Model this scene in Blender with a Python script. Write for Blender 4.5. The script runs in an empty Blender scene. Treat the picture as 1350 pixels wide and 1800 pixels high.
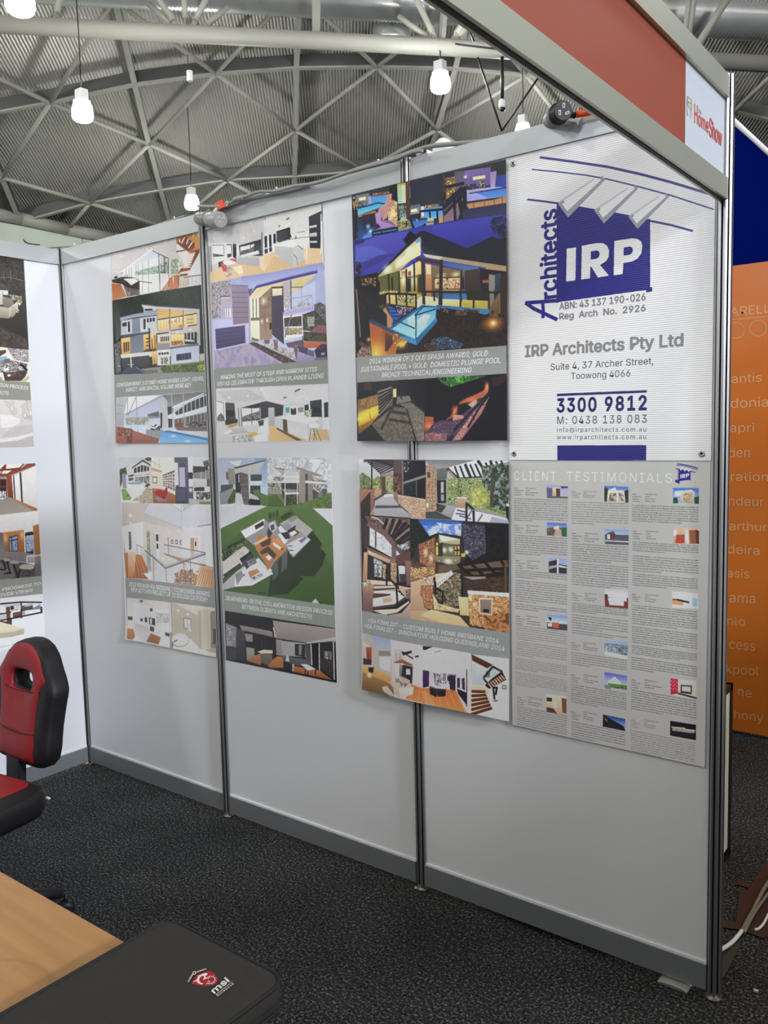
import bpy, math, random
import numpy as np
from mathutils import Vector, Matrix, Euler

S = bpy.context.scene
COL = S.collection
R_ = math.radians

# ------------------------------------------------------------------ camera
CAM_LOC = (3.6871, -2.3415, 1.6130)
CAM_ROT = (R_(84.4765), R_(1.3706), R_(37.6873))
FPX = 1512.5                      # focal length in pixels of the 1350 x 1800 frame
cam_data = bpy.data.cameras.new('camera')
cam = bpy.data.objects.new('camera', cam_data)
COL.objects.link(cam)
cam.location = CAM_LOC
cam.rotation_euler = CAM_ROT
cam_data.sensor_fit = 'VERTICAL'
cam_data.sensor_height = 24.0
cam_data.lens = FPX / 1800.0 * 24.0
cam_data.clip_end = 400
S.camera = cam

# ------------------------------------------------------------------ colour management, world
S.view_settings.view_transform = 'Standard'
S.view_settings.look = 'None'
S.view_settings.gamma = 1.0
S.view_settings.exposure = 0.27
S.view_settings.use_curve_mapping = False
S.cycles.use_denoising = True
S.cycles.max_bounces = 8
S.cycles.diffuse_bounces = 4
S.cycles.glossy_bounces = 3
S.cycles.sample_clamp_indirect = 6.0
W = bpy.data.worlds.new('hall_ambience')
S.world = W
W.use_nodes = True
W.node_tree.nodes['Background'].inputs[0].default_value = (1.0, 0.99, 0.93, 1)
W.node_tree.nodes['Background'].inputs[1].default_value = 0.05

# high-bay lamps added outside the frame, strengths and tints fitted to light the walls (same height as those in view)
# x, y, z, strength, soft size, colour
WARM, COOL, MID = (1.0, 0.965, 0.84), (0.90, 0.955, 1.08), (1.0, 1.0, 0.97)
HALL_LAMPS = [(-2.0, -6.5, 8.5, 0.12, 0.18, WARM), (1.5, -15.0, 8.5, 0.38, 0.7, COOL), (-3.0, -23.0, 8.5, 0.32, 0.7, COOL),
              (16.0, -10.0, 8.5, 0.26, 0.7, WARM), (14.0, -1.0, 8.5, 0.20, 0.7, COOL), (26.0, -9.0, 8.5, 0.85, 0.7, MID), (4.0, 11.0, 8.5, 0.06, 0.7, MID),
              (10.0, 4.0, 8.5, 0.18, 0.7, MID), (-14.0, -5.0, 8.5, 0.60, 0.7, MID), (4.5, -5.5, 8.5, 0.07, 0.7, WARM), (18.0, -3.0, 8.5, 1.65, 0.7, COOL)]
LAMP_W = 4000.0
for (x, y, z, k, soft, colr) in HALL_LAMPS:
    ld = bpy.data.lights.new('high_bay_light', 'POINT')
    ld.energy = LAMP_W * k
    ld.color = colr
    ld.shadow_soft_size = soft
    lo = bpy.data.objects.new('high_bay_light', ld)
    lo.location = (x, y, z)
    COL.objects.link(lo)

# ------------------------------------------------------------------ helpers
_C = Vector(CAM_LOC)
_R = Euler(CAM_ROT, 'XYZ').to_matrix()
def ray(u, v):
    return _R @ Vector(((u - 675) / FPX, (900 - v) / FPX, -1.0))
def px(u, v, ax, val):
    """Point of the world plane (axis ax = val) that the photograph shows at pixel u, v."""
    d = ray(u, v)
    return _C + d * ((val - _C[ax]) / d[ax])
def pxd(u, v, dist):
    """Point at horizontal distance dist along the hall's long direction."""
    d = ray(u, v)
    return _C + d * (dist / (d.x * TD.x + d.y * TD.y))
TD = Vector((-0.642, 0.767, 0)).normalized()
SD = Vector((TD.y, -TD.x, 0))

def tag(o, label=None, cat=None, group=None, kind=None):
    if label: o['label'] = label
    if cat: o['category'] = cat
    if group: o['group'] = group
    if kind: o['kind'] = kind
    return o
def empty(name, loc=(0, 0, 0), rz=0.0, **k):
    o = bpy.data.objects.new(name, None)
    o.empty_display_size = 0.1
    o.location = loc
    o.rotation_euler = (0, 0, rz)
    COL.objects.link(o)
    return tag(o, **k)

class MB:
    def __init__(s):
        s.v = []; s.f = []; s.m = []; s.sm = []
    def add(s, vs, fs, m=0, smooth=False):
        b = len(s.v)
        s.v += [Vector(v) for v in vs]
        s.f += [tuple(b + i for i in f) for f in fs]
        s.m += [m] * len(fs); s.sm += [smooth] * len(fs)
        return s
    def box(s, a, b, m=0):
        x0, y0, z0 = a; x1, y1, z1 = b
        if x0 > x1: x0, x1 = x1, x0
        if y0 > y1: y0, y1 = y1, y0
        if z0 > z1: z0, z1 = z1, z0
        return s.add([(x0,y0,z0),(x1,y0,z0),(x1,y1,z0),(x0,y1,z0),(x0,y0,z1),(x1,y0,z1),(x1,y1,z1),(x0,y1,z1)],
              [(0,3,2,1),(4,5,6,7),(0,1,5,4),(1,2,6,5),(2,3,7,6),(3,0,4,7)], m)
    def beam(s, p, q, w, h, up=(0, 0, 1), m=0):
        p = Vector(p); q = Vector(q); d = (q - p).normalized()
        up = Vector(up); r = d.cross(up)
        if r.length < 1e-4: r = d.cross(Vector((1, 0, 0)))
        r.normalize(); u = r.cross(d)
        vs = [c + r * (a * w / 2) + u * (b * h / 2) for c in (p, q) for a, b in ((-1,-1),(1,-1),(1,1),(-1,1))]
        return s.add(vs, [(0,1,2,3),(7,6,5,4),(0,4,5,1),(1,5,6,2),(2,6,7,3),(3,7,4,0)], m)
    def tube(s, pts, r, n=10, m=0, caps=True, smooth=True):
        pts = [Vector(p) for p in pts]
        rr = r if isinstance(r, (list, tuple)) else [r] * len(pts)
        vs = []; ref = None
        for i, p in enumerate(pts):
            d = (pts[min(i+1, len(pts)-1)] - pts[max(i-1, 0)])
            d = d.normalized() if d.length > 1e-9 else Vector((0, 0, 1))
            if ref is None:
                ref = d.cross(Vector((0, 0, 1)))
                if ref.length < 1e-3: ref = d.cross(Vector((1, 0, 0)))
            ref = (ref - d * ref.dot(d)).normalized()
            u = d.cross(ref)
            for k in range(n):
                a = 2 * math.pi * k / n
                vs.append(p + ref * (math.cos(a) * rr[i]) + u * (math.sin(a) * rr[i]))
        fs = []
        for i in range(len(pts) - 1):
            for k in range(n):
                fs.append((i*n+k, i*n+(k+1)%n, (i+1)*n+(k+1)%n, (i+1)*n+k))
        s.add(vs, fs, m, smooth)
        if caps:
            b = len(s.v) - len(vs)
            s.f.append(tuple(b + k for k in range(n))[::-1]); s.m.append(m); s.sm.append(False)
            b2 = b + (len(pts)-1)*n
            s.f.append(tuple(b2 + k for k in range(n))); s.m.append(m); s.sm.append(False)
        return s
    def lathe(s, prof, n=24, c=(0,0,0), ax=(0,0,1), m=0, smooth=True):
        """prof: list of (radius, height) along ax from c."""
        ax = Vector(ax).normalized(); c = Vector(c)
        r0 = ax.cross(Vector((1, 0, 0)))
        if r0.length < 1e-3: r0 = ax.cross(Vector((0, 1, 0)))
        r0.normalize(); u0 = ax.cross(r0)
        vs = []
        for (r, h) in prof:
            for k in range(n):
                a = 2*math.pi*k/n
                vs.append(c + ax*h + r0*(math.cos(a)*r) + u0*(math.sin(a)*r))
        fs = []
        for i in range(len(prof)-1):
            for k in range(n):
                fs.append((i*n+k, i*n+(k+1)%n, (i+1)*n+(k+1)%n, (i+1)*n+k))
        fs.append(tuple(range(n))[::-1]); fs.append(tuple((len(prof)-1)*n+k for k in range(n)))
        s.add(vs, fs, m, smooth)
        s.sm[-1] = s.sm[-2] = False
        return s
    def prism(s, poly, a, b, mapf, m=0, smooth=False):
        """extrude 2-D outline poly between depth a and b; mapf(x, y, d) -> point."""
        n = len(poly)
        vs = [mapf(x, y, a) for x, y in poly] + [mapf(x, y, b) for x, y in poly]
        fs = [tuple(range(n))[::-1], tuple(range(n, 2*n))] + [(i, (i+1)%n, n+(i+1)%n, n+i) for i in range(n)]
        return s.add(vs, fs, m, smooth)
    def build(s, name, mats, parent=None, loc=None, fix=True, **k):
        me = bpy.data.meshes.new(name)
        o = bpy.data.objects.new(name, me)
        off = Vector((0, 0, 0))
        if loc is not None: off = Vector(loc)
        if parent is not None and parent.get('_world'):
            off = Vector(parent.get('_world'))
        me.from_pydata([tuple(v - off) for v in s.v], [], s.f)
        if not isinstance(mats, (list, tuple)): mats = [mats]
        for mt in mats: me.materials.append(mt)
        me.polygons.foreach_set('material_index', s.m)
        me.polygons.foreach_set('use_smooth', s.sm)
        if fix:
            import bmesh
            bm = bmesh.new(); bm.from_mesh(me)
            bmesh.ops.recalc_face_normals(bm, faces=bm.faces)
            bm.to_mesh(me); bm.free()
        me.update()
        COL.objects.link(o)
        if parent is not None: o.parent = parent
        elif loc is not None: o.location = loc
        return tag(o, **k)
def root(name, loc=(0, 0, 0), **k):
    """Empty at a thing's base whose parts are given in world coordinates."""
    o = empty(name, loc, **k)
    o['_world'] = tuple(loc)
    return o
def bevel(o, w, seg=2, ang=30):
    md = o.modifiers.new('bevel', 'BEVEL'); md.width = w; md.segments = seg
    md.limit_method = 'ANGLE'; md.angle_limit = R_(ang)
    for p in o.data.polygons: p.use_smooth = True
    try:
        o.data.set_sharp_from_angle(angle=R_(40))
    except Exception: pass
    return o
def sub_world(part, parent_root):
    """sub-part of a part: a part's own origin is its root's origin."""
    part['_world'] = parent_root.get('_world')
    return part

def sl(c):
    return tuple(((x/255)/12.92 if x/255 <= 0.04045 else ((x/255+0.055)/1.055)**2.4) for x in c)
def mat(name, col, rough=0.5, metal=0.0, noise=0.0, nscale=20.0, bump=0.0, bscale=200.0, spec=0.5, emit=None, es=0.0,
        aniso=0.0, coat=0.0, srgb=True, trans=0.0, ior=1.45, alpha=1.0):
    m = bpy.data.materials.new(name); m.use_nodes = True
    nt = m.node_tree; b = nt.nodes['Principled BSDF']
    c = sl(col) if srgb else col
    b.inputs['Base Color'].default_value = (*c, 1)
    b.inputs['Roughness'].default_value = rough
    b.inputs['Metallic'].default_value = metal
    b.inputs['Specular IOR Level'].default_value = spec
    b.inputs['Coat Weight'].default_value = coat
    b.inputs['Transmission Weight'].default_value = trans
    b.inputs['IOR'].default_value = ior
    b.inputs['Alpha'].default_value = alpha
    if emit:
        b.inputs['Emission Color'].default_value = (*emit, 1)
        b.inputs['Emission Strength'].default_value = es
    tc = nt.nodes.new('ShaderNodeTexCoord')
    if noise:
        n = nt.nodes.new('ShaderNodeTexNoise'); n.inputs['Scale'].default_value = nscale; n.inputs['Detail'].default_value = 4
        nt.links.new(tc.outputs['Object'], n.inputs['Vector'])
        mx = nt.nodes.new('ShaderNodeMix'); mx.data_type = 'RGBA'
        mx.inputs[6].default_value = (*[x*(1-noise) for x in c], 1)
        mx.inputs[7].default_value = (*[min(1, x*(1+noise)) for x in c], 1)
        nt.links.new(n.outputs['Fac'], mx.inputs[0]); nt.links.new(mx.outputs[2], b.inputs['Base Color'])
    if bump:
        n2 = nt.nodes.new('ShaderNodeTexNoise'); n2.inputs['Scale'].default_value = bscale; n2.inputs['Detail'].default_value = 3
        nt.links.new(tc.outputs['Object'], n2.inputs['Vector'])
        bp = nt.nodes.new('ShaderNodeBump'); bp.inputs['Strength'].default_value = bump; bp.inputs['Distance'].default_value = 0.002
        nt.links.new(n2.outputs['Fac'], bp.inputs['Height']); nt.links.new(bp.outputs['Normal'], b.inputs['Normal'])
    return m

# ------------------------------------------------------------------ materials
M_panel = mat('white_laminate', (226, 227, 230), 0.45, noise=0.02, nscale=3, bump=0.05, bscale=60)
M_alu = mat('anodised_aluminium', (172, 172, 172), 0.36, 0.9, noise=0.05, nscale=9, bump=0.05, bscale=30)
M_rail = mat('satin_aluminium_rail', (186, 190, 190), 0.42, 0.55, noise=0.05, nscale=6)
M_base = mat('grey_aluminium_base', (150, 154, 156), 0.45, 0.55, noise=0.05, nscale=6)
M_groove = mat('dark_slot', (38, 38, 40), 0.6)
M_foot = mat('levelling_foot_steel', (120, 116, 112), 0.4, 0.8)
M_steel = mat('painted_roof_steel', (158, 156, 146), 0.5, noise=0.06, nscale=1.5)
M_deck = mat('galvanised_deck', (186, 182, 174), 0.38, 0.35, noise=0.16, nscale=0.5)
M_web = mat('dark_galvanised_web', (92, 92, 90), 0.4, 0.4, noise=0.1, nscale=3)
M_duct = mat('galvanised_duct', (205, 206, 204), 0.3, 0.65, noise=0.08, nscale=2)
M_black = mat('black_plastic', (22, 22, 24), 0.5)
M_white_pl = mat('white_plastic', (225, 225, 222), 0.45)
M_hallwall = mat('pale_green_wall_sheet', (196, 206, 190), 0.6, noise=0.04, nscale=0.6)
# ------------------------------------------------------------------ floor
def carpet_material():
    m = bpy.data.materials.new('charcoal_carpet'); m.use_nodes = True
    nt = m.node_tree; b = nt.nodes['Principled BSDF']
    b.inputs['Roughness'].default_value = 0.95; b.inputs['Specular IOR Level'].default_value = 0.15
    tc = nt.nodes.new('ShaderNodeTexCoord')
    n = nt.nodes.new('ShaderNodeTexNoise'); n.inputs['Scale'].default_value = 120; n.inputs['Detail'].default_value = 5; n.inputs['Roughness'].default_value = 0.75
    nt.links.new(tc.outputs['Object'], n.inputs['Vector'])
    r = nt.nodes.new('ShaderNodeValToRGB')
    r.color_ramp.elements[0].position = 0.40; r.color_ramp.elements[0].color = (0.008, 0.008, 0.008, 1)
    r.color_ramp.elements[1].position = 0.70; r.color_ramp.elements[1].color = (0.34, 0.34, 0.33, 1)
    e = r.color_ramp.elements.new(0.53); e.color = (0.030, 0.031, 0.032, 1)
    nt.links.new(n.outputs['Fac'], r.inputs[0])
    n3 = nt.nodes.new('ShaderNodeTexNoise'); n3.inputs['Scale'].default_value = 2.2; n3.inputs['Detail'].default_value = 3
    nt.links.new(tc.outputs['Object'], n3.inputs['Vector'])
    mr = nt.nodes.new('ShaderNodeMapRange'); mr.inputs['From Min'].default_value = .3; mr.inputs['From Max'].default_value = .7
    mr.inputs['To Min'].default_value = 0.75; mr.inputs['To Max'].default_value = 1.25
    nt.links.new(n3.outputs['Fac'], mr.inputs['Value'])
    mx = nt.nodes.new('ShaderNodeVectorMath'); mx.operation = 'SCALE'
    nt.links.new(r.outputs[0], mx.inputs[0]); nt.links.new(mr.outputs[0], mx.inputs['Scale'])
    nt.links.new(mx.outputs[0], b.inputs['Base Color'])
    n2 = nt.nodes.new('ShaderNodeTexNoise'); n2.inputs['Scale'].default_value = 190; n2.inputs['Detail'].default_value = 4
    nt.links.new(tc.outputs['Object'], n2.inputs['Vector'])
    bp = nt.nodes.new('ShaderNodeBump'); bp.inputs['Strength'].default_value = 0.9; bp.inputs['Distance'].default_value = 0.006
    nt.links.new(n2.outputs['Fac'], bp.inputs['Height']); nt.links.new(bp.outputs['Normal'], b.inputs['Normal'])
    return m
M_carpet = carpet_material()
fl = MB().box((-50, -30, -0.05), (30, 50, 0)).build('floor', M_carpet, kind='structure')

# ------------------------------------------------------------------ booth shell walls
H = 2.48
RT0, RT1 = 2.408, 2.476       # top rail
RB0, RB1 = 0.0235, 0.0965     # base rail
def post_profile(r=0.020):
    pts = []
    for k in range(8):
        a = math.pi/4*k
        ca, sa = math.cos(a), math.sin(a)
        hw = 0.0025
        fr = r*0.985
        def P(d, w): return (ca*d - sa*w, sa*d + ca*w)
        fw = fr*math.tan(math.pi/8)
        pts += [P(fr, -fw*0.96), P(fr, -hw), P(fr*0.62, -hw), P(fr*0.62, hw), P(fr, hw), P(fr, fw*0.96)]
    return pts
POST = post_profile()
def make_post(x, y, parent, xt=None, H1=H):
    xt = x if xt is None else xt
    mb = MB()
    n = len(POST)
    vs = [(x+a, y+b, 0.022) for a, b in POST] + [(xt+a, y+b, H1) for a, b in POST]
    fs = [tuple(range(n))[::-1], tuple(range(n, 2*n))] + [(i, (i+1) % n, n+(i+1) % n, n+i) for i in range(n)]
    mb.add(vs, fs)
    for i in range(n):
        if i % 6 in (1, 2, 3): mb.m[2+i] = 1
    o = mb.build('post', [M_alu, M_groove], parent, fix=False)
    f = MB().lathe([(0.019, 0), (0.022, 0.003), (0.022, 0.007), (0.009, 0.009), (0.009, 0.024)], 20, (x, y, 0.0))
    sub_world(o, parent)
    f.build('levelling_foot', M_foot, o)
    c = MB().lathe([(0.0185, 0), (0.0185, 0.002)], 16, (xt, y, H1))
    c.build('end_cap', M_groove, o)
    return o
wall_back = root('wall_back', kind='structure', label='long white exhibition wall of three panels carrying the posters')
wall_left = root('wall_left', kind='structure', label='short white exhibition wall behind the red and black chair')
PX = [0.0, 1.003, 2.0, 3.0]
PXb = [-0.008, 1.0, 2.002, 2.999]
for a, b in zip(PX, PXb):
    make_post(b, 0, wall_back, a)
def wall_bay(parent, p, q):
    """panel + rails between two posts p, q (2-D)"""
    p = Vector((*p, 0)); q = Vector((*q, 0)); d = (q-p).normalized(); L = (q-p).length
    nrm = Vector((d.y, -d.x, 0))     # towards the booth
    def bx(name, m, s0, s1, n0, n1, z0, z1):
        mb = MB()
        vs = [p + d*s + nrm*n + Vector((0, 0, z)) for z in (z0, z1) for s, n in ((s0, n0), (s1, n0), (s1, n1), (s0, n1))]
        mb.add(vs, [(0,3,2,1),(4,5,6,7),(0,1,5,4),(1,2,6,5),(2,3,7,6),(3,0,4,7)])
        return mb.build(name, m, parent)
    bx('wall_panel', M_panel, 0.016, L-0.016, -0.002, 0.002, RB1-0.01, RT0+0.01)
    r = bx('top_rail', M_rail, 0.0195, L-0.0195, -0.012, 0.012, RT0, RT1); 
    bx('base_rail', M_base, 0.0195, L-0.0195, -0.012, 0.012, RB0, RB1)
    # bright PVC edging where the panel seats on the base rail and in the post
    bx('panel_edging', M_panel, 0.0195, L-0.0195, 0.002, 0.0075, RB1, RB1+0.007)
for i in range(3):
    wall_bay(wall_back, (PX[i], 0), (PX[i+1], 0))
for k in range(3):
    make_post(0, -1.0*(k+1), wall_left)
    wall_bay(wall_left, (0, -1.0*(k+1)), (0, -1.0*k))
wall_front = root('wall_front', kind='structure', label='far side wall of the booth outside the view')
for k in range(3):
    if k < 2: make_post(k+1, -3.0, wall_front)
    wall_bay(wall_front, (k+1, -3.0), (k, -3.0))

# unseen walls added across the aisle to block lamp light from the lower wall
wall_aisle_blocker = root('wall_aisle_blocker', kind='structure', label='unseen walls added across the aisle to shade the lower booth wall')
for k in range(14):
    make_post(6.2, -9.0+k, wall_aisle_blocker)
    if k: wall_bay(wall_aisle_blocker, (6.2, -9.0+k), (6.2, -10.0+k))
# ------------------------------------------------------------------ fascia over the booth front
M_red = mat('red_fascia_panel', (142, 72, 56), 0.3, noise=0.05, nscale=3, spec=0.5)
M_fwhite = mat('white_fascia_panel', (186, 192, 200), 0.4)
M_fbeam = mat('fascia_beam_aluminium', (182, 184, 168), 0.36, 0.6, noise=0.04, nscale=5)
fas = root('fascia_frame', (3.0, 0, 2.185), label='aluminium fascia frame with red and white panels above the booth front', cat='fascia sign')
FY1 = -2.98
XF = 3.013
# near end is marginally higher, as in the photograph
def fbeam(z0, z1, name, lift):
    mb = MB()
    t = 0.013
    for (xa, xb, za, zb) in ((3.0-t, XF, z0, z1),):
        vs = [(x, y, z + (lift if y < -1 else 0)) for y in (-0.0195, FY1) for x, z in ((xa, za), (xb, za), (xb, zb), (xa, zb))]
        mb.add(vs, [(0,1,2,3),(7,6,5,4),(0,4,5,1),(1,5,6,2),(2,6,7,3),(3,7,4,0)])
        # slot along the lower and upper narrow faces
    return mb.build(name, M_fbeam, fas)
LF = 0.045
fb1 = fbeam(2.172, 2.225, 'lower_beam', LF)
fb2 = fbeam(2.420, 2.474, 'upper_beam', LF)
sub_world(fb1, fas)
mb = MB()
for zz in (2.1715,):
    vs = [(x, y, z + (LF if y < -1 else 0)) for y in (-0.02, FY1) for x, z in ((2.995, zz-0.0012), (3.004, zz-0.0012), (3.004, zz), (2.995, zz))]
    mb.add(vs, [(0,1,2,3),(7,6,5,4),(0,4,5,1),(1,5,6,2),(2,6,7,3),(3,7,4,0)])
mb.build('slot', M_groove, fb1)
def fpanel(name, m, y0, y1, x0, x1, lab=None):
    mb = MB()
    def L(y): return LF * (-y) / 2.98
    vs = [(x, y, z + L(y)) for y in (y0, y1) for x, z in ((x0, 2.22), (x1, 2.22), (x1, 2.425), (x0, 2.425))]
    mb.add(vs, [(0,1,2,3),(7,6,5,4),(0,4,5,1),(1,5,6,2),(2,6,7,3),(3,7,4,0)])
    return mb.build(name, m, fas, label=lab)
fpanel('red_panel', M_red, -0.312, FY1, 2.998, 3.002, 'glossy red fascia panel')
sign_panel = fpanel('sign_panel', M_fwhite, -0.0195, -0.312, 2.998, 3.002, 'white fascia panel with red show lettering')
make_post(3.0, -3.0, fas)

# ------------------------------------------------------------------ hall roof
def roof_z(s, t, up=0.0):
    return 11.6 - 0.30*(t-25) - 0.0118*s*s + up
def on_roof(u, v, up=0.0):
    d = ray(u, v)
    ds, dt = d.dot(SD), d.dot(TD)
    lo, hi = 2.0, 60.0
    f = lambda k: (_C.z + d.z*k) - roof_z(ds*k, dt*k, up)
    a = f(lo)
    for i in range(200):
        k0 = lo + (hi-lo)*i/200; k1 = lo + (hi-lo)*(i+1)/200
        if f(k0) <= 0 < f(k1):
            for _ in range(30):
                km = (k0+k1)/2
                if f(km) <= 0: k0 = km
                else: k1 = km
            return _C + d*k0
    return _C + d*34.0
def st(s, t, z):
    return Vector((_C.x, _C.y, 0)) + SD*s + TD*t + Vector((0, 0, z))
ceil = root('ceiling', (0, 0, 0), kind='structure', label='curved hall roof of ribbed metal deck on tubular steel members')
def deck():
    me_v = []; me_f = []
    pitch = 0.088
    s0, s1 = -34.0, 24.0
    n = int((s1-s0)/pitch)
    ss = []; hh = []
    for i in range(n):
        b = s0+i*pitch
        for o_, h_ in ((0.0, 0.0), (0.036, 0.0), (0.044, 0.034), (0.080, 0.034)):
            ss.append(b+o_); hh.append(h_)
    tt = np.concatenate([np.arange(-6, 14, 4.0), np.arange(14, 46, 2.0)])
    ss = np.array(ss); hh = np.array(hh)
    S_, T_ = np.meshgrid(ss, tt)
    Hh = np.tile(hh, (len(tt), 1))
    Z = np.where(T_ < 25, 11.6 - 0.30*(T_-25), 11.6-0.30*(T_-25)) - 0.0118*S_*S_ + 0.50 + Hh
    X = _C.x + SD.x*S_ + TD.x*T_; Y = _C.y + SD.y*S_ + TD.y*T_
    V = np.stack([X, Y, Z], -1).reshape(-1, 3)
    a = len(ss); r = len(tt)
    ii = (np.arange(r-1)[:, None]*a + np.arange(a-1)[None, :]).reshape(-1)
    Fq = np.stack([ii, ii+a, ii+a+1, ii+1], -1)
    me = bpy.data.meshes.new('roof_deck')
    me.vertices.add(len(V)); me.vertices.foreach_set('co', V.reshape(-1))
    me.loops.add(len(Fq)*4); me.loops.foreach_set('vertex_index', Fq.reshape(-1))
    me.polygons.add(len(Fq)); me.polygons.foreach_set('loop_start', np.arange(len(Fq))*4)
    me.polygons.foreach_set('loop_total', np.full(len(Fq), 4))
    me.update(calc_edges=True)
    me.materials.append(M_deck)
    o = bpy.data.objects.new('roof_deck', me); COL.objects.link(o); o.parent = ceil
    return o
deck()
def member(name, pts, w, kind='tube', up=0.0):
    P = [on_roof(u, v, up) for u, v in pts]
    for a, b in zip(P[:-1], P[1:]):
        mb = MB()
        if kind == 'tube':
            d = (b-a); L = d.length; d.normalize()
            mb.tube([a, b], w/2, 10)
            # flattened bolted ends
            for c, sgn in ((a, -1), (b, 1)):
                mb.beam(c - d*0.02*sgn, c + d*sgn*0.22, 0.03, w*0.8)
        else:
            mid = 0.5*(a+b)
            mb.beam(a, b, w, 0.05)
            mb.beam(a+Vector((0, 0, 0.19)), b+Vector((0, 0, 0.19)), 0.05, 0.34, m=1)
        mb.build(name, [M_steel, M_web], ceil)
purlins = [[(-90, 214), (88, 181), (237, 149), (380, 130), (521, 120), (662, 118), (800, 121), (925, 132), (1060, 152), (1190, 172), (1290, 196), (1420, 228)],
           [(40, 390), (158, 357), (283, 335), (400, 317), (518, 311), (640, 301), (752, 300)],
           [(-200, 330), (-90, 322), (3, 312)]]
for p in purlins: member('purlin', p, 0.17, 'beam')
ribs = [[(196, -25), (237, 149), (262, 254), (283, 335), (299, 392)],
        [(-75, 150), (-40, 235), (3, 312), (36, 392)],
        [(527, -30), (521, 120), (520, 229), (517, 330)],
        [(838, -30), (800, 121), (768, 228), (745, 300)],
        [(1130, 0), (1060, 152), (1010, 260)]]
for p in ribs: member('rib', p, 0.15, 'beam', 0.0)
diags = [[(88, 181), (200, 0)], [(88, 181), (-60, 110)], [(88, 181), (3, 312)], [(88, 181), (262, 254)],
         [(380, 130), (207, 5)], [(380, 130), (505, -5)], [(380, 130), (262, 254)], [(380, 130), (520, 229)],
         [(662, 118), (530, -10)], [(662, 118), (800, 15)], [(662, 118), (520, 229)], [(662, 118), (768, 228)],
         [(262, 254), (158, 357)], [(262, 254), (400, 317)], [(520, 229), (400, 317)], [(520, 229), (640, 301)],
         [(768, 228), (640, 301)], [(768, 228), (925, 132)], [(768, 228), (850, 290)], [(925, 132), (850, 40)],
         [(925, 132), (1020, 60)], [(925, 132), (1010, 240)],
         [(3, 312), (158, 357)], [(158, 357), (118, 405)], [(158, 357), (300, 402)],
         [(400, 317), (318, 385)], [(400, 317), (500, 372)],
         [(1290, 196), (1400, 90)], [(1290, 196), (1200, 60)]]
for p in diags: member('diagonal_brace', p, 0.125)
# eave pipe and pale wall below it
ep = [on_roof(u, v) for u, v in ((-60, 366), (36, 384), (118, 403), (200, 419), (290, 440))]
for a, b in zip(ep[:-1], ep[1:]):
    MB().tube([a, b], 0.20, 14).build('eave_pipe', M_steel, ceil)
hall_wall = root('wall_hall', kind='structure', label='pale green sheeted hall wall below the eave pipe')
e0, e1 = ep[0], ep[-1]
dd = Vector((e1.x-e0.x, e1.y-e0.y, 0)).normalized()
nn = Vector((dd.y, -dd.x, 0))
if (Vector((_C.x, _C.y, 0)) - Vector((e0.x, e0.y, 0))).dot(nn) < 0: nn = -nn
a0 = Vector((e0.x, e0.y, 0)) - dd*14 - nn*0.2
for k in range(18):
    p0 = a0 + dd*(3.0*k); p1 = p0 + dd*2.97
    zt = e0.z + (e1.z-e0.z)*((p0+dd*1.5-Vector((e0.x, e0.y, 0))).dot(dd))/(Vector((e1.x-e0.x, e1.y-e0.y, 0)).length)
    zt = min(max(zt, 3.0), 14)
    mb = MB(); vs = []
    for z in (0, zt):
        for p in (p0, p1, p1-nn*0.1, p0-nn*0.1): vs.append((p.x, p.y, z))
    mb.add(vs, [(0,3,2,1),(4,5,6,7),(0,1,5,4),(1,2,6,5),(2,3,7,6),(3,0,4,7)])
    mb.build('wall_sheet', M_hallwall, hall_wall)

# main truss chord, webs and duct (all on the roof structure)
tA, tB = pxd(-90, 38, 20.0), pxd(1460, 118, 21.0)
def on_line(P, Q, u):
    """point of segment P-Q whose image column is u"""
    lo, hi = 0.0, 1.0
    def col(k):
        q = _R.transposed() @ (P.lerp(Q, k) - _C)
        return 675 + FPX*q.x/-q.z
    for _ in range(40):
        m_ = (lo+hi)/2
        if col(m_) < u: lo = m_
        else: hi = m_
    return P.lerp(Q, lo)
MB().tube([tA, tB], 0.185, 20).build('truss_chord', M_steel, ceil)
webs = [((44, 45), (28, -60), 0.17, 'b'), ((95, 50), (118, -60), 0.15, 't'), ((318, 52), (255, -40), 0.14, 't'), ((326, 50), (322, -60), 0.13, 't'),
        ((331, 52), (385, -45), 0.14, 't'), ((318, 50), (262, 8), 0.13, 't'), ((345, 50), (400, 12), 0.13, 't'), ((556, 66), (556, -60), 0.17, 'b'),
        ((772, 74), (690, -90), 0.14, 't'), ((774, 74), (700, 28), 0.13, 't'), ((776, 72), (786, -60), 0.17, 'b'), ((788, 72), (850, -15), 0.17, 't'), ((788, 74), (826, 36), 0.14, 't'),
        ((1210, 60), (1290, -20), 0.17, 't'), ((1205, 58), (1225, -40), 0.14, 't'), ((1200, 58), (1215, -40), 0.12, 't')]
for (a, b, w, k_) in webs:
    P = on_line(tA, tB, a[0]); Q = pxd(b[0], b[1], 20.6)
    mb = MB()
    if k_ == 'b': mb.beam(P, Q, w, 0.1)
    else:
        d = (Q-P).normalized(); mb.tube([P+d*0.35, Q], w/2, 12); mb.beam(P, P+d*0.4, 0.03, w*0.7)
    mb.build('truss_web', M_steel, ceil)
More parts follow.
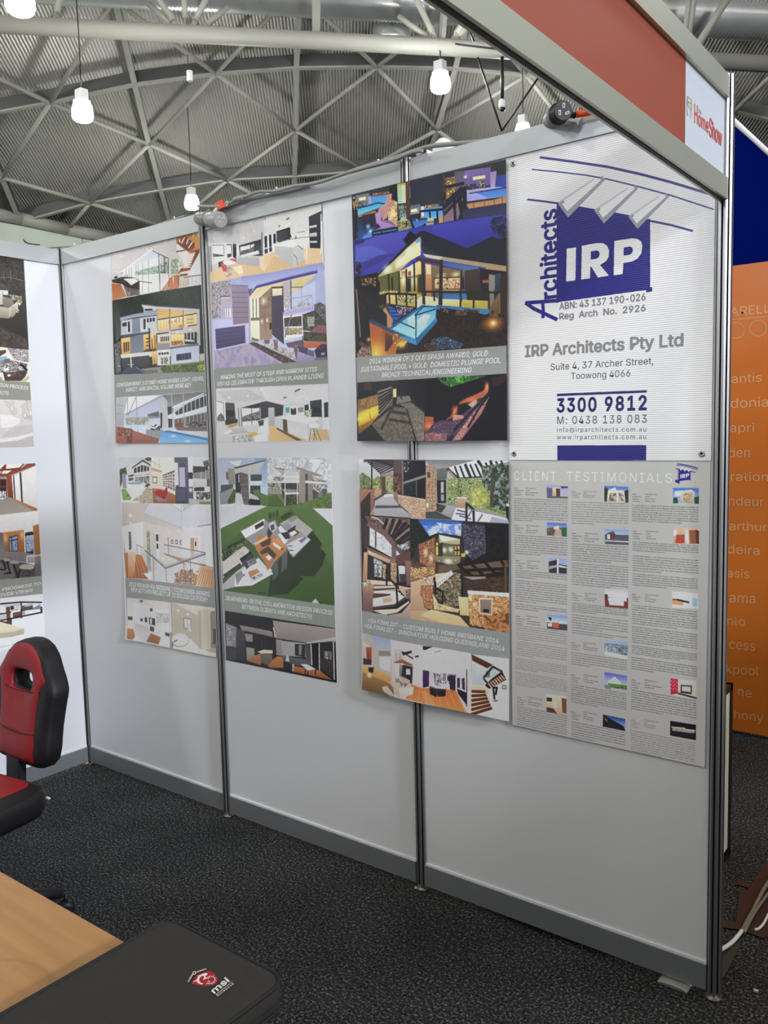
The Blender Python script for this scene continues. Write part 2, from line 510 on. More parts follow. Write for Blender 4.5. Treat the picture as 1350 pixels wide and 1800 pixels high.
# spiral duct
dA, dB = pxd(-60, -38, 21.5), pxd(1460, 42, 22.3)
duct = root('air_duct', tuple(dA), label='silver ribbed round air duct running high under the roof', cat='air duct')
N = 460
pts = []; rr = []
for i in range(N+1):
    p = dA.lerp(dB, i/N)
    pts += [p]; rr += [0.44 + (0.030 if i % 2 else 0.0)]
MB().tube(pts, rr, 28).build('duct_shell', M_duct, duct)
sp = on_line(dA, dB, 690)
MB().lathe([(0.46, 0.0), (0.5, -0.35), (0.5, -0.42), (0.3, -0.44)], 24, sp + Vector((0, 0, -0.2)) + TD*0.9).build('duct_outlet', M_duct, duct)

# ------------------------------------------------------------------ high-bay lamps in view
M_glow = mat('lit_refractor_glass', (255, 255, 255), 0.3, emit=(0.97, 1.0, 0.98), es=185.0)
M_cable = mat('grey_cable', (128, 128, 122), 0.5)
def high_bay(u, v, wpx, top, lab, warm=False):
    d0 = ray(u, v).normalized()
    dia = 0.42
    D = FPX*dia/wpx
    p = _C + ray(u, v)*D           # centre of refractor
    r = root('high_bay_lamp', tuple(p), label=lab, cat='hanging lamp', group='high-bay lamps hanging under the hall roof')
    h = dia*1.05
    prof = [(0.06, -0.42*h), (0.15, -0.40*h), (0.190, -0.33*h), (0.210, -0.20*h), (0.210, 0.0), (0.198, 0.20*h), (0.17, 0.37*h), (0.15, 0.46*h)]
    MB().lathe(prof, 24, p).build('refractor', M_glow, r)
    MB().lathe([(0.17, 0.46*h), (0.17, 0.50*h), (0.10, 0.52*h), (0.10, 0.55*h)], 20, p).build('collar', M_white_pl, r)
    bx = MB().box(p+Vector((-0.11, -0.09, 0.55*h)), p+Vector((0.11, 0.09, 0.55*h+0.20)))
    bevel(bx.build('ballast_box', M_white_pl, r), 0.01)
    zt = p.z+0.55*h+0.2
    MB().tube([(p.x, p.y, zt), (p.x, p.y, zt+0.10), (p.x+0.03, p.y, zt+0.16), (p.x, p.y, zt+0.22)], 0.012, 6).build('hook', M_foot, r)
    tp = px(u, top, 2, 0) if False else None
    zc = p.z + (v-top)/FPX*D*1.05
    q_ = p-_C; zc = min(zc, roof_z(q_.dot(SD), q_.x*TD.x+q_.y*TD.y)+0.35)
    MB().tube([(p.x, p.y, zt+0.2), (p.x+0.02, p.y, (zt+zc)/2), (p.x, p.y, zc)], 0.012, 6).build('cable', M_black, r)
    return r
high_bay(35, 2, 50, -60, 'very bright hanging lamp cut by the top left picture corner')
high_bay(145, 197, 36, 0, 'bright hanging lamp at left just below a purlin, on a long thin cable')
high_bay(774, 146, 35, 98, 'bright hanging lamp right under the big roof pipe, near the fascia')
high_bay(337, 357, 25, 96, 'small warm bright lamp low above the wall rail and its orange tags')
high_bay(919, 232, 27, 130, 'small lamp mostly hidden behind the wall top near the black plug')
# ------------------------------------------------------------------ printed artwork (flat print drawn by code)
_rng = np.random.RandomState(7)
def _vnoise(n, cells):
    g = _rng.rand(cells+1, cells+1)
    x = np.linspace(0, cells, n, endpoint=False); i = x.astype(int); f = x-i; f = f*f*(3-2*f)
    a = g[i][:, i]; b = g[i][:, i+1]; c = g[i+1][:, i]; d = g[i+1][:, i+1]
    fy = f[:, None]; fx = f[None, :]
    return a*(1-fy)*(1-fx)+b*(1-fy)*fx+c*fy*(1-fx)+d*fy*fx
NT = 1024
_n = sum(_vnoise(NT, c)*w for c, w in ((16, .15), (64, .32), (160, .5), (340, .6)))
_order = np.argsort(_n.reshape(-1)); NOISE = np.empty(NT*NT); NOISE[_order] = np.linspace(0, 1, NT*NT, endpoint=False); NOISE = NOISE.reshape(NT, NT)
def hexc(h): return np.array([int(h[i:i+2], 16) for i in (0, 2, 4)], float)
_CN = np.array(CAM_LOC); _RN = np.array(_R)
class Art:
    def __init__(s, ax, u0, u1, z0, z1, ppm, plane=0.0):
        # ax=1: wall plane y=plane, u=x ; ax=0: wall plane x=plane, u=y
        s.ax, s.u0, s.u1, s.z0, s.z1, s.ppm, s.plane = ax, u0, u1, z0, z1, ppm, plane
        s.w = int((u1-u0)*ppm); s.h = int((z1-z0)*ppm)
        s.b = np.full((s.h, s.w, 3), -1.0)
        s.fr = (0, 0, 1.0); s.desat = 0.12
    def frame(s, x0, y0, k): s.fr = (x0, y0, k)
    def T(s, P):
        P = np.asarray(P, float).reshape(-1, 2)
        u = s.fr[0]+P[:, 0]/s.fr[2]; v = s.fr[1]+P[:, 1]/s.fr[2]
        d = np.stack([(u-675)/FPX, (900-v)/FPX, -np.ones(len(u))], 1) @ _RN.T
        t = (s.plane-_CN[s.ax])/d[:, s.ax]
        W_ = _CN + d*t[:, None]
        uu = W_[:, 0] if s.ax == 1 else W_[:, 1]
        return np.stack([(uu-s.u0)*s.ppm, (s.z1-W_[:, 2])*s.ppm], 1)
    def mask(s, Q):
        x0, y0 = np.floor(Q.min(0)).astype(int); x1, y1 = np.ceil(Q.max(0)).astype(int)
        x0 = max(0, x0); y0 = max(0, y0); x1 = min(s.w, x1+1); y1 = min(s.h, y1+1)
        if x1 <= x0 or y1 <= y0: return None
        X = np.arange(x0, x1)+.5; Y = np.arange(y0, y1)+.5
        m = np.zeros((len(Y), len(X)), bool)
        n = len(Q)
        for i in range(n):
            xa, ya = Q[i]; xb, yb = Q[(i+1) % n]
            if ya == yb: continue
            lo, hi = (ya, yb) if ya < yb else (yb, ya)
            r0 = max(0, int(np.ceil(lo-.5-y0))); r1 = min(len(Y), int(np.ceil(hi-.5-y0)))
            if r1 <= r0: continue
            xi = xa+(Y[r0:r1]-ya)*(xb-xa)/(yb-ya)
            m[r0:r1] ^= X[None, :] > xi[:, None]
        return x0, y0, x1, y1, m
    def put(s, Q, fill):
        r = s.mask(Q)
        if r is None: return
        x0, y0, x1, y1, m = r
        reg = s.b[y0:y1, x0:x1]
        if fill[0] == 'c': reg[m] = fill[1]
        elif fill[0] == 'g':      # gradient between colours in direction (dx,dy)
            X, Y = np.meshgrid(np.arange(x0, x1), np.arange(y0, y1))
            d = fill[3]; t = X*d[0]+Y*d[1]
            q = Q@np.array(d, float)
            t = np.clip((t-q.min())/(q.max()-q.min()+1e-6), 0, 1)[..., None]
            c = fill[1]*(1-t)+fill[2]*t
            reg[m] = c[m]
        elif fill[0] == 'n':
            k = fill[1]; cols = fill[2]
            X, Y = np.meshgrid(np.arange(x0, x1), np.arange(y0, y1))
            nv = NOISE[((Y/k*4).astype(int)+fill[3]) % NT, ((X/k*4).astype(int)+fill[3]*3) % NT]
            CA = np.array(cols); f_ = nv*(len(cols)-1); i0 = np.minimum(f_.astype(int), len(cols)-2) if len(cols) > 1 else f_.astype(int)*0
            g_ = np.clip((f_-i0-0.5)*2.2+0.5, 0, 1)[..., None]; c = CA[i0]*(1-g_)+CA[np.minimum(i0+1, len(cols)-1)]*g_
            reg[m] = c[m]
        elif fill[0] == 'a':      # translucent tint
            reg[m] = reg[m]*(1-fill[2])+fill[1]*fill[2]
        elif fill[0] == 'r':      # radial glow
            X, Y = np.meshgrid(np.arange(x0, x1), np.arange(y0, y1))
            c_ = Q.mean(0); rr = np.abs(Q-c_).max(0)
            t = np.clip(1-np.hypot((X-c_[0])/rr[0], (Y-c_[1])/rr[1]), 0, 1)[..., None]**1.3
            v = reg*(1-t)+fill[1]*t
            reg[m] = v[m]
    def line(s, Q, w, col):
        """w in texture pixels"""
        for a, b in zip(Q[:-1], Q[1:]):
            d = b-a; L = np.hypot(*d)
            if L < 1e-6: continue
            n = np.array([-d[1], d[0]])/L*w/2; e = d/L*w*0.15
            s.put(np.array([a-e+n, b+e+n, b+e-n, a-e-n]), ('c', col))
    def run(s, prog):
        seed = 0
        for ln in prog.strip().split('\n'):
            ln = ln.split('#')[0].strip()
            if not ln: continue
            f = ln.split()
            op = f[0]; seed += 37
            if op == 'F': s.frame(float(f[1]), float(f[2]), float(f[3])); continue
            def pts(q): return np.array([[float(c) for c in t.split(',')] for t in q])
            if op == 'P': s.put(s.T(pts(f[2:])), ('c', hexc(f[1])))
            elif op == 'V': s.put(s.T(pts(f[3:])), ('g', hexc(f[1]), hexc(f[2]), (0, 1)))
            elif op == 'H': s.put(s.T(pts(f[3:])), ('g', hexc(f[1]), hexc(f[2]), (1, 0)))
            elif op == 'Q': s.put(s.T(pts(f[3:])), ('g', hexc(f[1]), hexc(f[2]), (.7, .7)))
            elif op == 'A': s.put(s.T(pts(f[3:])), ('a', hexc(f[1]), float(f[2])))
            elif op == 'N': s.put(s.T(pts(f[3:])), ('n', float(f[1]), [hexc(c) for c in f[2].split('|')], seed))
            elif op == 'L': s.line(s.T(pts(f[3:])), float(f[2])*s.ppm/600.0, hexc(f[1]))
            elif op == 'M':       # many separate 2-point lines
                q = pts(f[3:])
                for i in range(0, len(q)-1, 2): s.line(s.T(q[i:i+2]), float(f[2])*s.ppm/600.0, hexc(f[1]))
            elif op in 'DE':      # dots / glows: colour radius(crop px) pts
                for c in pts(f[3:]):
                    rx, ry = (float(v) for v in (f[2].split(',')*2)[:2])
                    k = np.arange(14)/14*2*np.pi
                    q = np.stack([c[0]+rx*np.cos(k), c[1]+ry*np.sin(k)], 1)
                    s.put(s.T(q), ('c', hexc(f[1])) if op == 'D' else ('r', hexc(f[1])))
            elif op == 'W':       # window rows: colour lw nx ny then quad TL TR BR BL
                nx, ny = int(f[3]), int(f[4]); a, b, c, d = pts(f[5:9])
                for i in range(nx+1): s.line(s.T([a+(b-a)*i/nx, d+(c-d)*i/nx]), float(f[2])*s.ppm/600, hexc(f[1]))
                for i in range(ny+1): s.line(s.T([a+(d-a)*i/ny, b+(c-b)*i/ny]), float(f[2])*s.ppm/600, hexc(f[1]))
            elif op == 'B':       # repeated strokes: colour w n  a b -> c d  (interpolated lines)
                n = int(f[3]); a, b, c, d = pts(f[4:8])
                for i in range(n):
                    t = i/(n-1.0); s.line(s.T([a+(c-a)*t, b+(d-b)*t]), float(f[2])*s.ppm/600, hexc(f[1]))
    def text(s, txt, a, b, cap, col, shear=0.0, bold=0.0, space=1.0, raw=None):
        """baseline from a to b (frame px) ; cap height in frame px ; raw = texture-space (a,b,cap)"""
        tri, wid, caph = glyphs(txt, shear, bold, space)
        if raw: A, B, ch = np.array(raw[0], float), np.array(raw[1], float), raw[2]
        else:
            A, B = s.T([a, b]); C_ = s.T([(a[0], a[1]-cap)])[0]; ch = np.hypot(*(C_-A))
        ex = (B-A)/wid; n = np.array([ (B-A)[1], -(B-A)[0]]); n = n/np.hypot(*n)*ch/caph
        if n[1] > 0: n = -n
        c = hexc(col)
        P = A + tri[..., 0:1]*ex + tri[..., 1:2]*n
        if bold > 0.004:
            o_ = bold*0.8; nd = 12 if bold > 0.03 else 6; P = np.concatenate([P + ex*(o_*math.cos(k*2*math.pi/nd)) + n*(o_*math.sin(k*2*math.pi/nd)) for k in range(nd)] + [P])
        P = P.astype(float)
        small = np.abs(P[:, 0]-P[:, 1]).max(1) + np.abs(P[:, 0]-P[:, 2]).max(1) < 0.25
        for t in P[~small]:
            x0, y0 = np.floor(t.min(0)).astype(int); x1, y1 = np.ceil(t.max(0)).astype(int)+1
            x0 = max(x0, 0); y0 = max(y0, 0); x1 = min(x1, s.w); y1 = min(y1, s.h)
            if x1 <= x0 or y1 <= y0: continue
            X = np.arange(x0, x1)[None, :]+.5; Y = np.arange(y0, y1)[:, None]+.5
            (ax, ay), (bx, by), (cx, cy) = t
            e1 = (bx-ax)*(Y-ay)-(by-ay)*(X-ax); e2 = (cx-bx)*(Y-by)-(cy-by)*(X-bx); e3 = (ax-cx)*(Y-cy)-(ay-cy)*(X-cx)
            m = ((e1 >= 0) & (e2 >= 0) & (e3 >= 0)) | ((e1 <= 0) & (e2 <= 0) & (e3 <= 0))
            s.b[y0:y1, x0:x1][m] = c
    def image(s, name, white, alb=0.80):
        """white: seen colour of blank white at TL, TR, BR, BL -> divide out the light, keep the ink"""
        D = s.b[..., 0] >= 0          # run the print to the very edge of the sheet
        for ax in (0, 1):
            n = s.b.shape[ax]; ii = np.arange(n).reshape((-1, 1) if ax == 0 else (1, -1))
            f = np.maximum.accumulate(np.where(D, ii, -1), ax); r = np.flip(np.minimum.accumulate(np.flip(np.where(D, ii, n), ax), ax), ax)
            k = np.clip(np.where(f >= 0, f, r), 0, n-1)
            s.b = np.take_along_axis(s.b, np.repeat(k[..., None], 3, 2), ax); D = np.take_along_axis(D, k, ax)
        gl = s.b.mean(2, keepdims=True); s.b = s.b + (gl-s.b)*s.desat
        def lin(c): c = c/255.0; return np.where(c <= .04045, c/12.92, ((c+.055)/1.055)**2.4)
        B = lin(np.clip(s.b, 0, 255))
        w = [lin(np.array(c, float)) for c in white]
        y = np.linspace(0, 1, s.h)[:, None, None]; x = np.linspace(0, 1, s.w)[None, :, None]
        Wt = (w[0]*(1-x)+w[1]*x)*(1-y)+(w[3]*(1-x)+w[2]*x)*y
        B = np.clip(B/Wt*alb, 0, 0.92)
        E = np.where(B <= .0031308, B*12.92, 1.055*B**(1/2.4)-.055)
        im = bpy.data.images.new(name, s.w, s.h)
        out = np.ones((s.h, s.w, 4), np.float32); out[..., :3] = E[::-1]
        im.pixels.foreach_set(out.reshape(-1)); im.update(); im.pack()
        return im
_gc = {}
SANS = None
try:
    import os
    _fp = os.path.join(bpy.utils.system_resource('DATAFILES'), 'fonts', 'Inter.woff2')   # typeface bundled with Blender itself
    if os.path.exists(_fp): SANS = bpy.data.fonts.load(_fp)
except Exception: SANS = None
font_on = [True]; fast_ = [False]
def glyphs(txt, shear, bold, space):
    key = (txt, shear, space, font_on[0], fast_[0])
    if key in _gc: return _gc[key]
    def mk(t):
        cu = bpy.data.curves.new('t', 'FONT'); cu.body = t; cu.resolution_u = 3 if len(t) < 60 and not fast_[0] else 1; cu.shear = shear;  cu.space_character = space
        if SANS and font_on[0]: cu.font = SANS
        o = bpy.data.objects.new('t', cu); COL.objects.link(o)
        me = o.to_mesh(); me.calc_loop_triangles()
        co = np.empty(len(me.vertices)*3); me.vertices.foreach_get('co', co); co = co.reshape(-1, 3)[:, :2]
        ti = np.empty(len(me.loop_triangles)*3, int); me.loop_triangles.foreach_get('vertices', ti)
        r = co[ti].reshape(-1, 3, 2).copy()
        o.to_mesh_clear(); bpy.data.objects.remove(o); bpy.data.curves.remove(cu)
        return r
    r = mk(txt).astype(float); caph = mk('H')[..., 1].max()
    x0 = r[..., 0].min(); r[..., 0] -= x0
    _gc[key] = (r, r[..., 0].max(), caph)
    return _gc[key]

def print_mat(name, im, rough=0.35, coat=0.0, rib=False):
    m = bpy.data.materials.new(name); m.use_nodes = True
    nt = m.node_tree; b = nt.nodes['Principled BSDF']
    b.inputs['Roughness'].default_value = rough; b.inputs['Coat Weight'].default_value = coat; b.inputs['Coat Roughness'].default_value = 0.15
    t = nt.nodes.new('ShaderNodeTexImage'); t.image = im; t.extension = 'EXTEND'
    nt.links.new(t.outputs[0], b.inputs['Base Color'])
    tc = nt.nodes.new('ShaderNodeTexCoord')
    bp = nt.nodes.new('ShaderNodeBump')
    if rib:
        w = nt.nodes.new('ShaderNodeTexWave'); w.wave_type = 'BANDS'; w.bands_direction = 'Z'; w.inputs['Scale'].default_value = 55
        nt.links.new(tc.outputs['Object'], w.inputs['Vector']); nt.links.new(w.outputs['Fac'], bp.inputs['Height'])
        bp.inputs['Strength'].default_value = 0.25; bp.inputs['Distance'].default_value = 0.0015
    else:
        n = nt.nodes.new('ShaderNodeTexNoise'); n.inputs['Scale'].default_value = 7
        nt.links.new(tc.outputs['Object'], n.inputs['Vector']); nt.links.new(n.outputs['Fac'], bp.inputs['Height'])
        bp.inputs['Strength'].default_value = 0.25; bp.inputs['Distance'].default_value = 0.006
    nt.links.new(bp.outputs['Normal'], b.inputs['Normal'])
    return m
def sheet(name, art, corners, m, off, th, **k):
    """poster: a curved sheet with real thickness. corners TL TR BR BL as (u, z) on the wall; off(s,t) = stand-off"""
    nx, nz = 24, 30
    V = []; UV = []
    for layer in (0, 1):
        for j in range(nz+1):
            for i in range(nx+1):
                s_, t_ = i/nx, j/nz
                TL, TR, BR, BL = [np.array(c) for c in corners]
                p = (TL*(1-s_)+TR*s_)*(1-t_)+(BL*(1-s_)+BR*s_)*t_
                d = off(s_, t_) + (0 if layer else th)
                if art.ax == 1: V.append((p[0], art.plane-d, p[1]))
                else: V.append((art.plane+d, p[0], p[1]))
                # project back on the plane seen from where it hangs: u,v by wall position
                UV.append(((p[0]-art.u0)/(art.u1-art.u0), (p[1]-art.z0)/(art.z1-art.z0)))
    F = []; n1 = nx+1; o2 = (nx+1)*(nz+1)
    for j in range(nz):
        for i in range(nx):
            a = j*n1+i; F.append((a, a+n1, a+n1+1, a+1)); F.append((o2+a, o2+a+1, o2+a+n1+1, o2+a+n1))
    ring = [i for i in range(nx)]+[j*n1+nx for j in range(nz)]+[nz*n1+i for i in range(nx, 0, -1)]+[j*n1 for j in range(nz, 0, -1)]
    nv = len(V)
    for a in ring: V += [V[a], V[o2+a]]; UV += [UV[a], UV[a]]
    nr = len(ring)
    for i in range(nr): j = (i+1) % nr; F.append((nv+2*i, nv+2*j, nv+2*j+1, nv+2*i+1))
    base = Vector(V[nz*n1+nx//2])
    me = bpy.data.meshes.new(name)
    me.from_pydata([tuple(Vector(v)-base) for v in V], [], F)
    uvl = me.uv_layers.new(name='uv')
    for l in me.loops: uvl.data[l.index].uv = UV[l.vertex_index]
    me.materials.append(m); me.materials.append(M_paper)
    nf = nx*nz*2
    for i, p in enumerate(me.polygons):
        p.material_index = 0 if (i < nf and i % 2 == 0) else 1
        p.use_smooth = i < nf
    o = bpy.data.objects.new(name, me); o.location = base; COL.objects.link(o)
    return tag(o, **k)
M_paper = mat('white_poster_back', (225, 225, 225), 0.6)
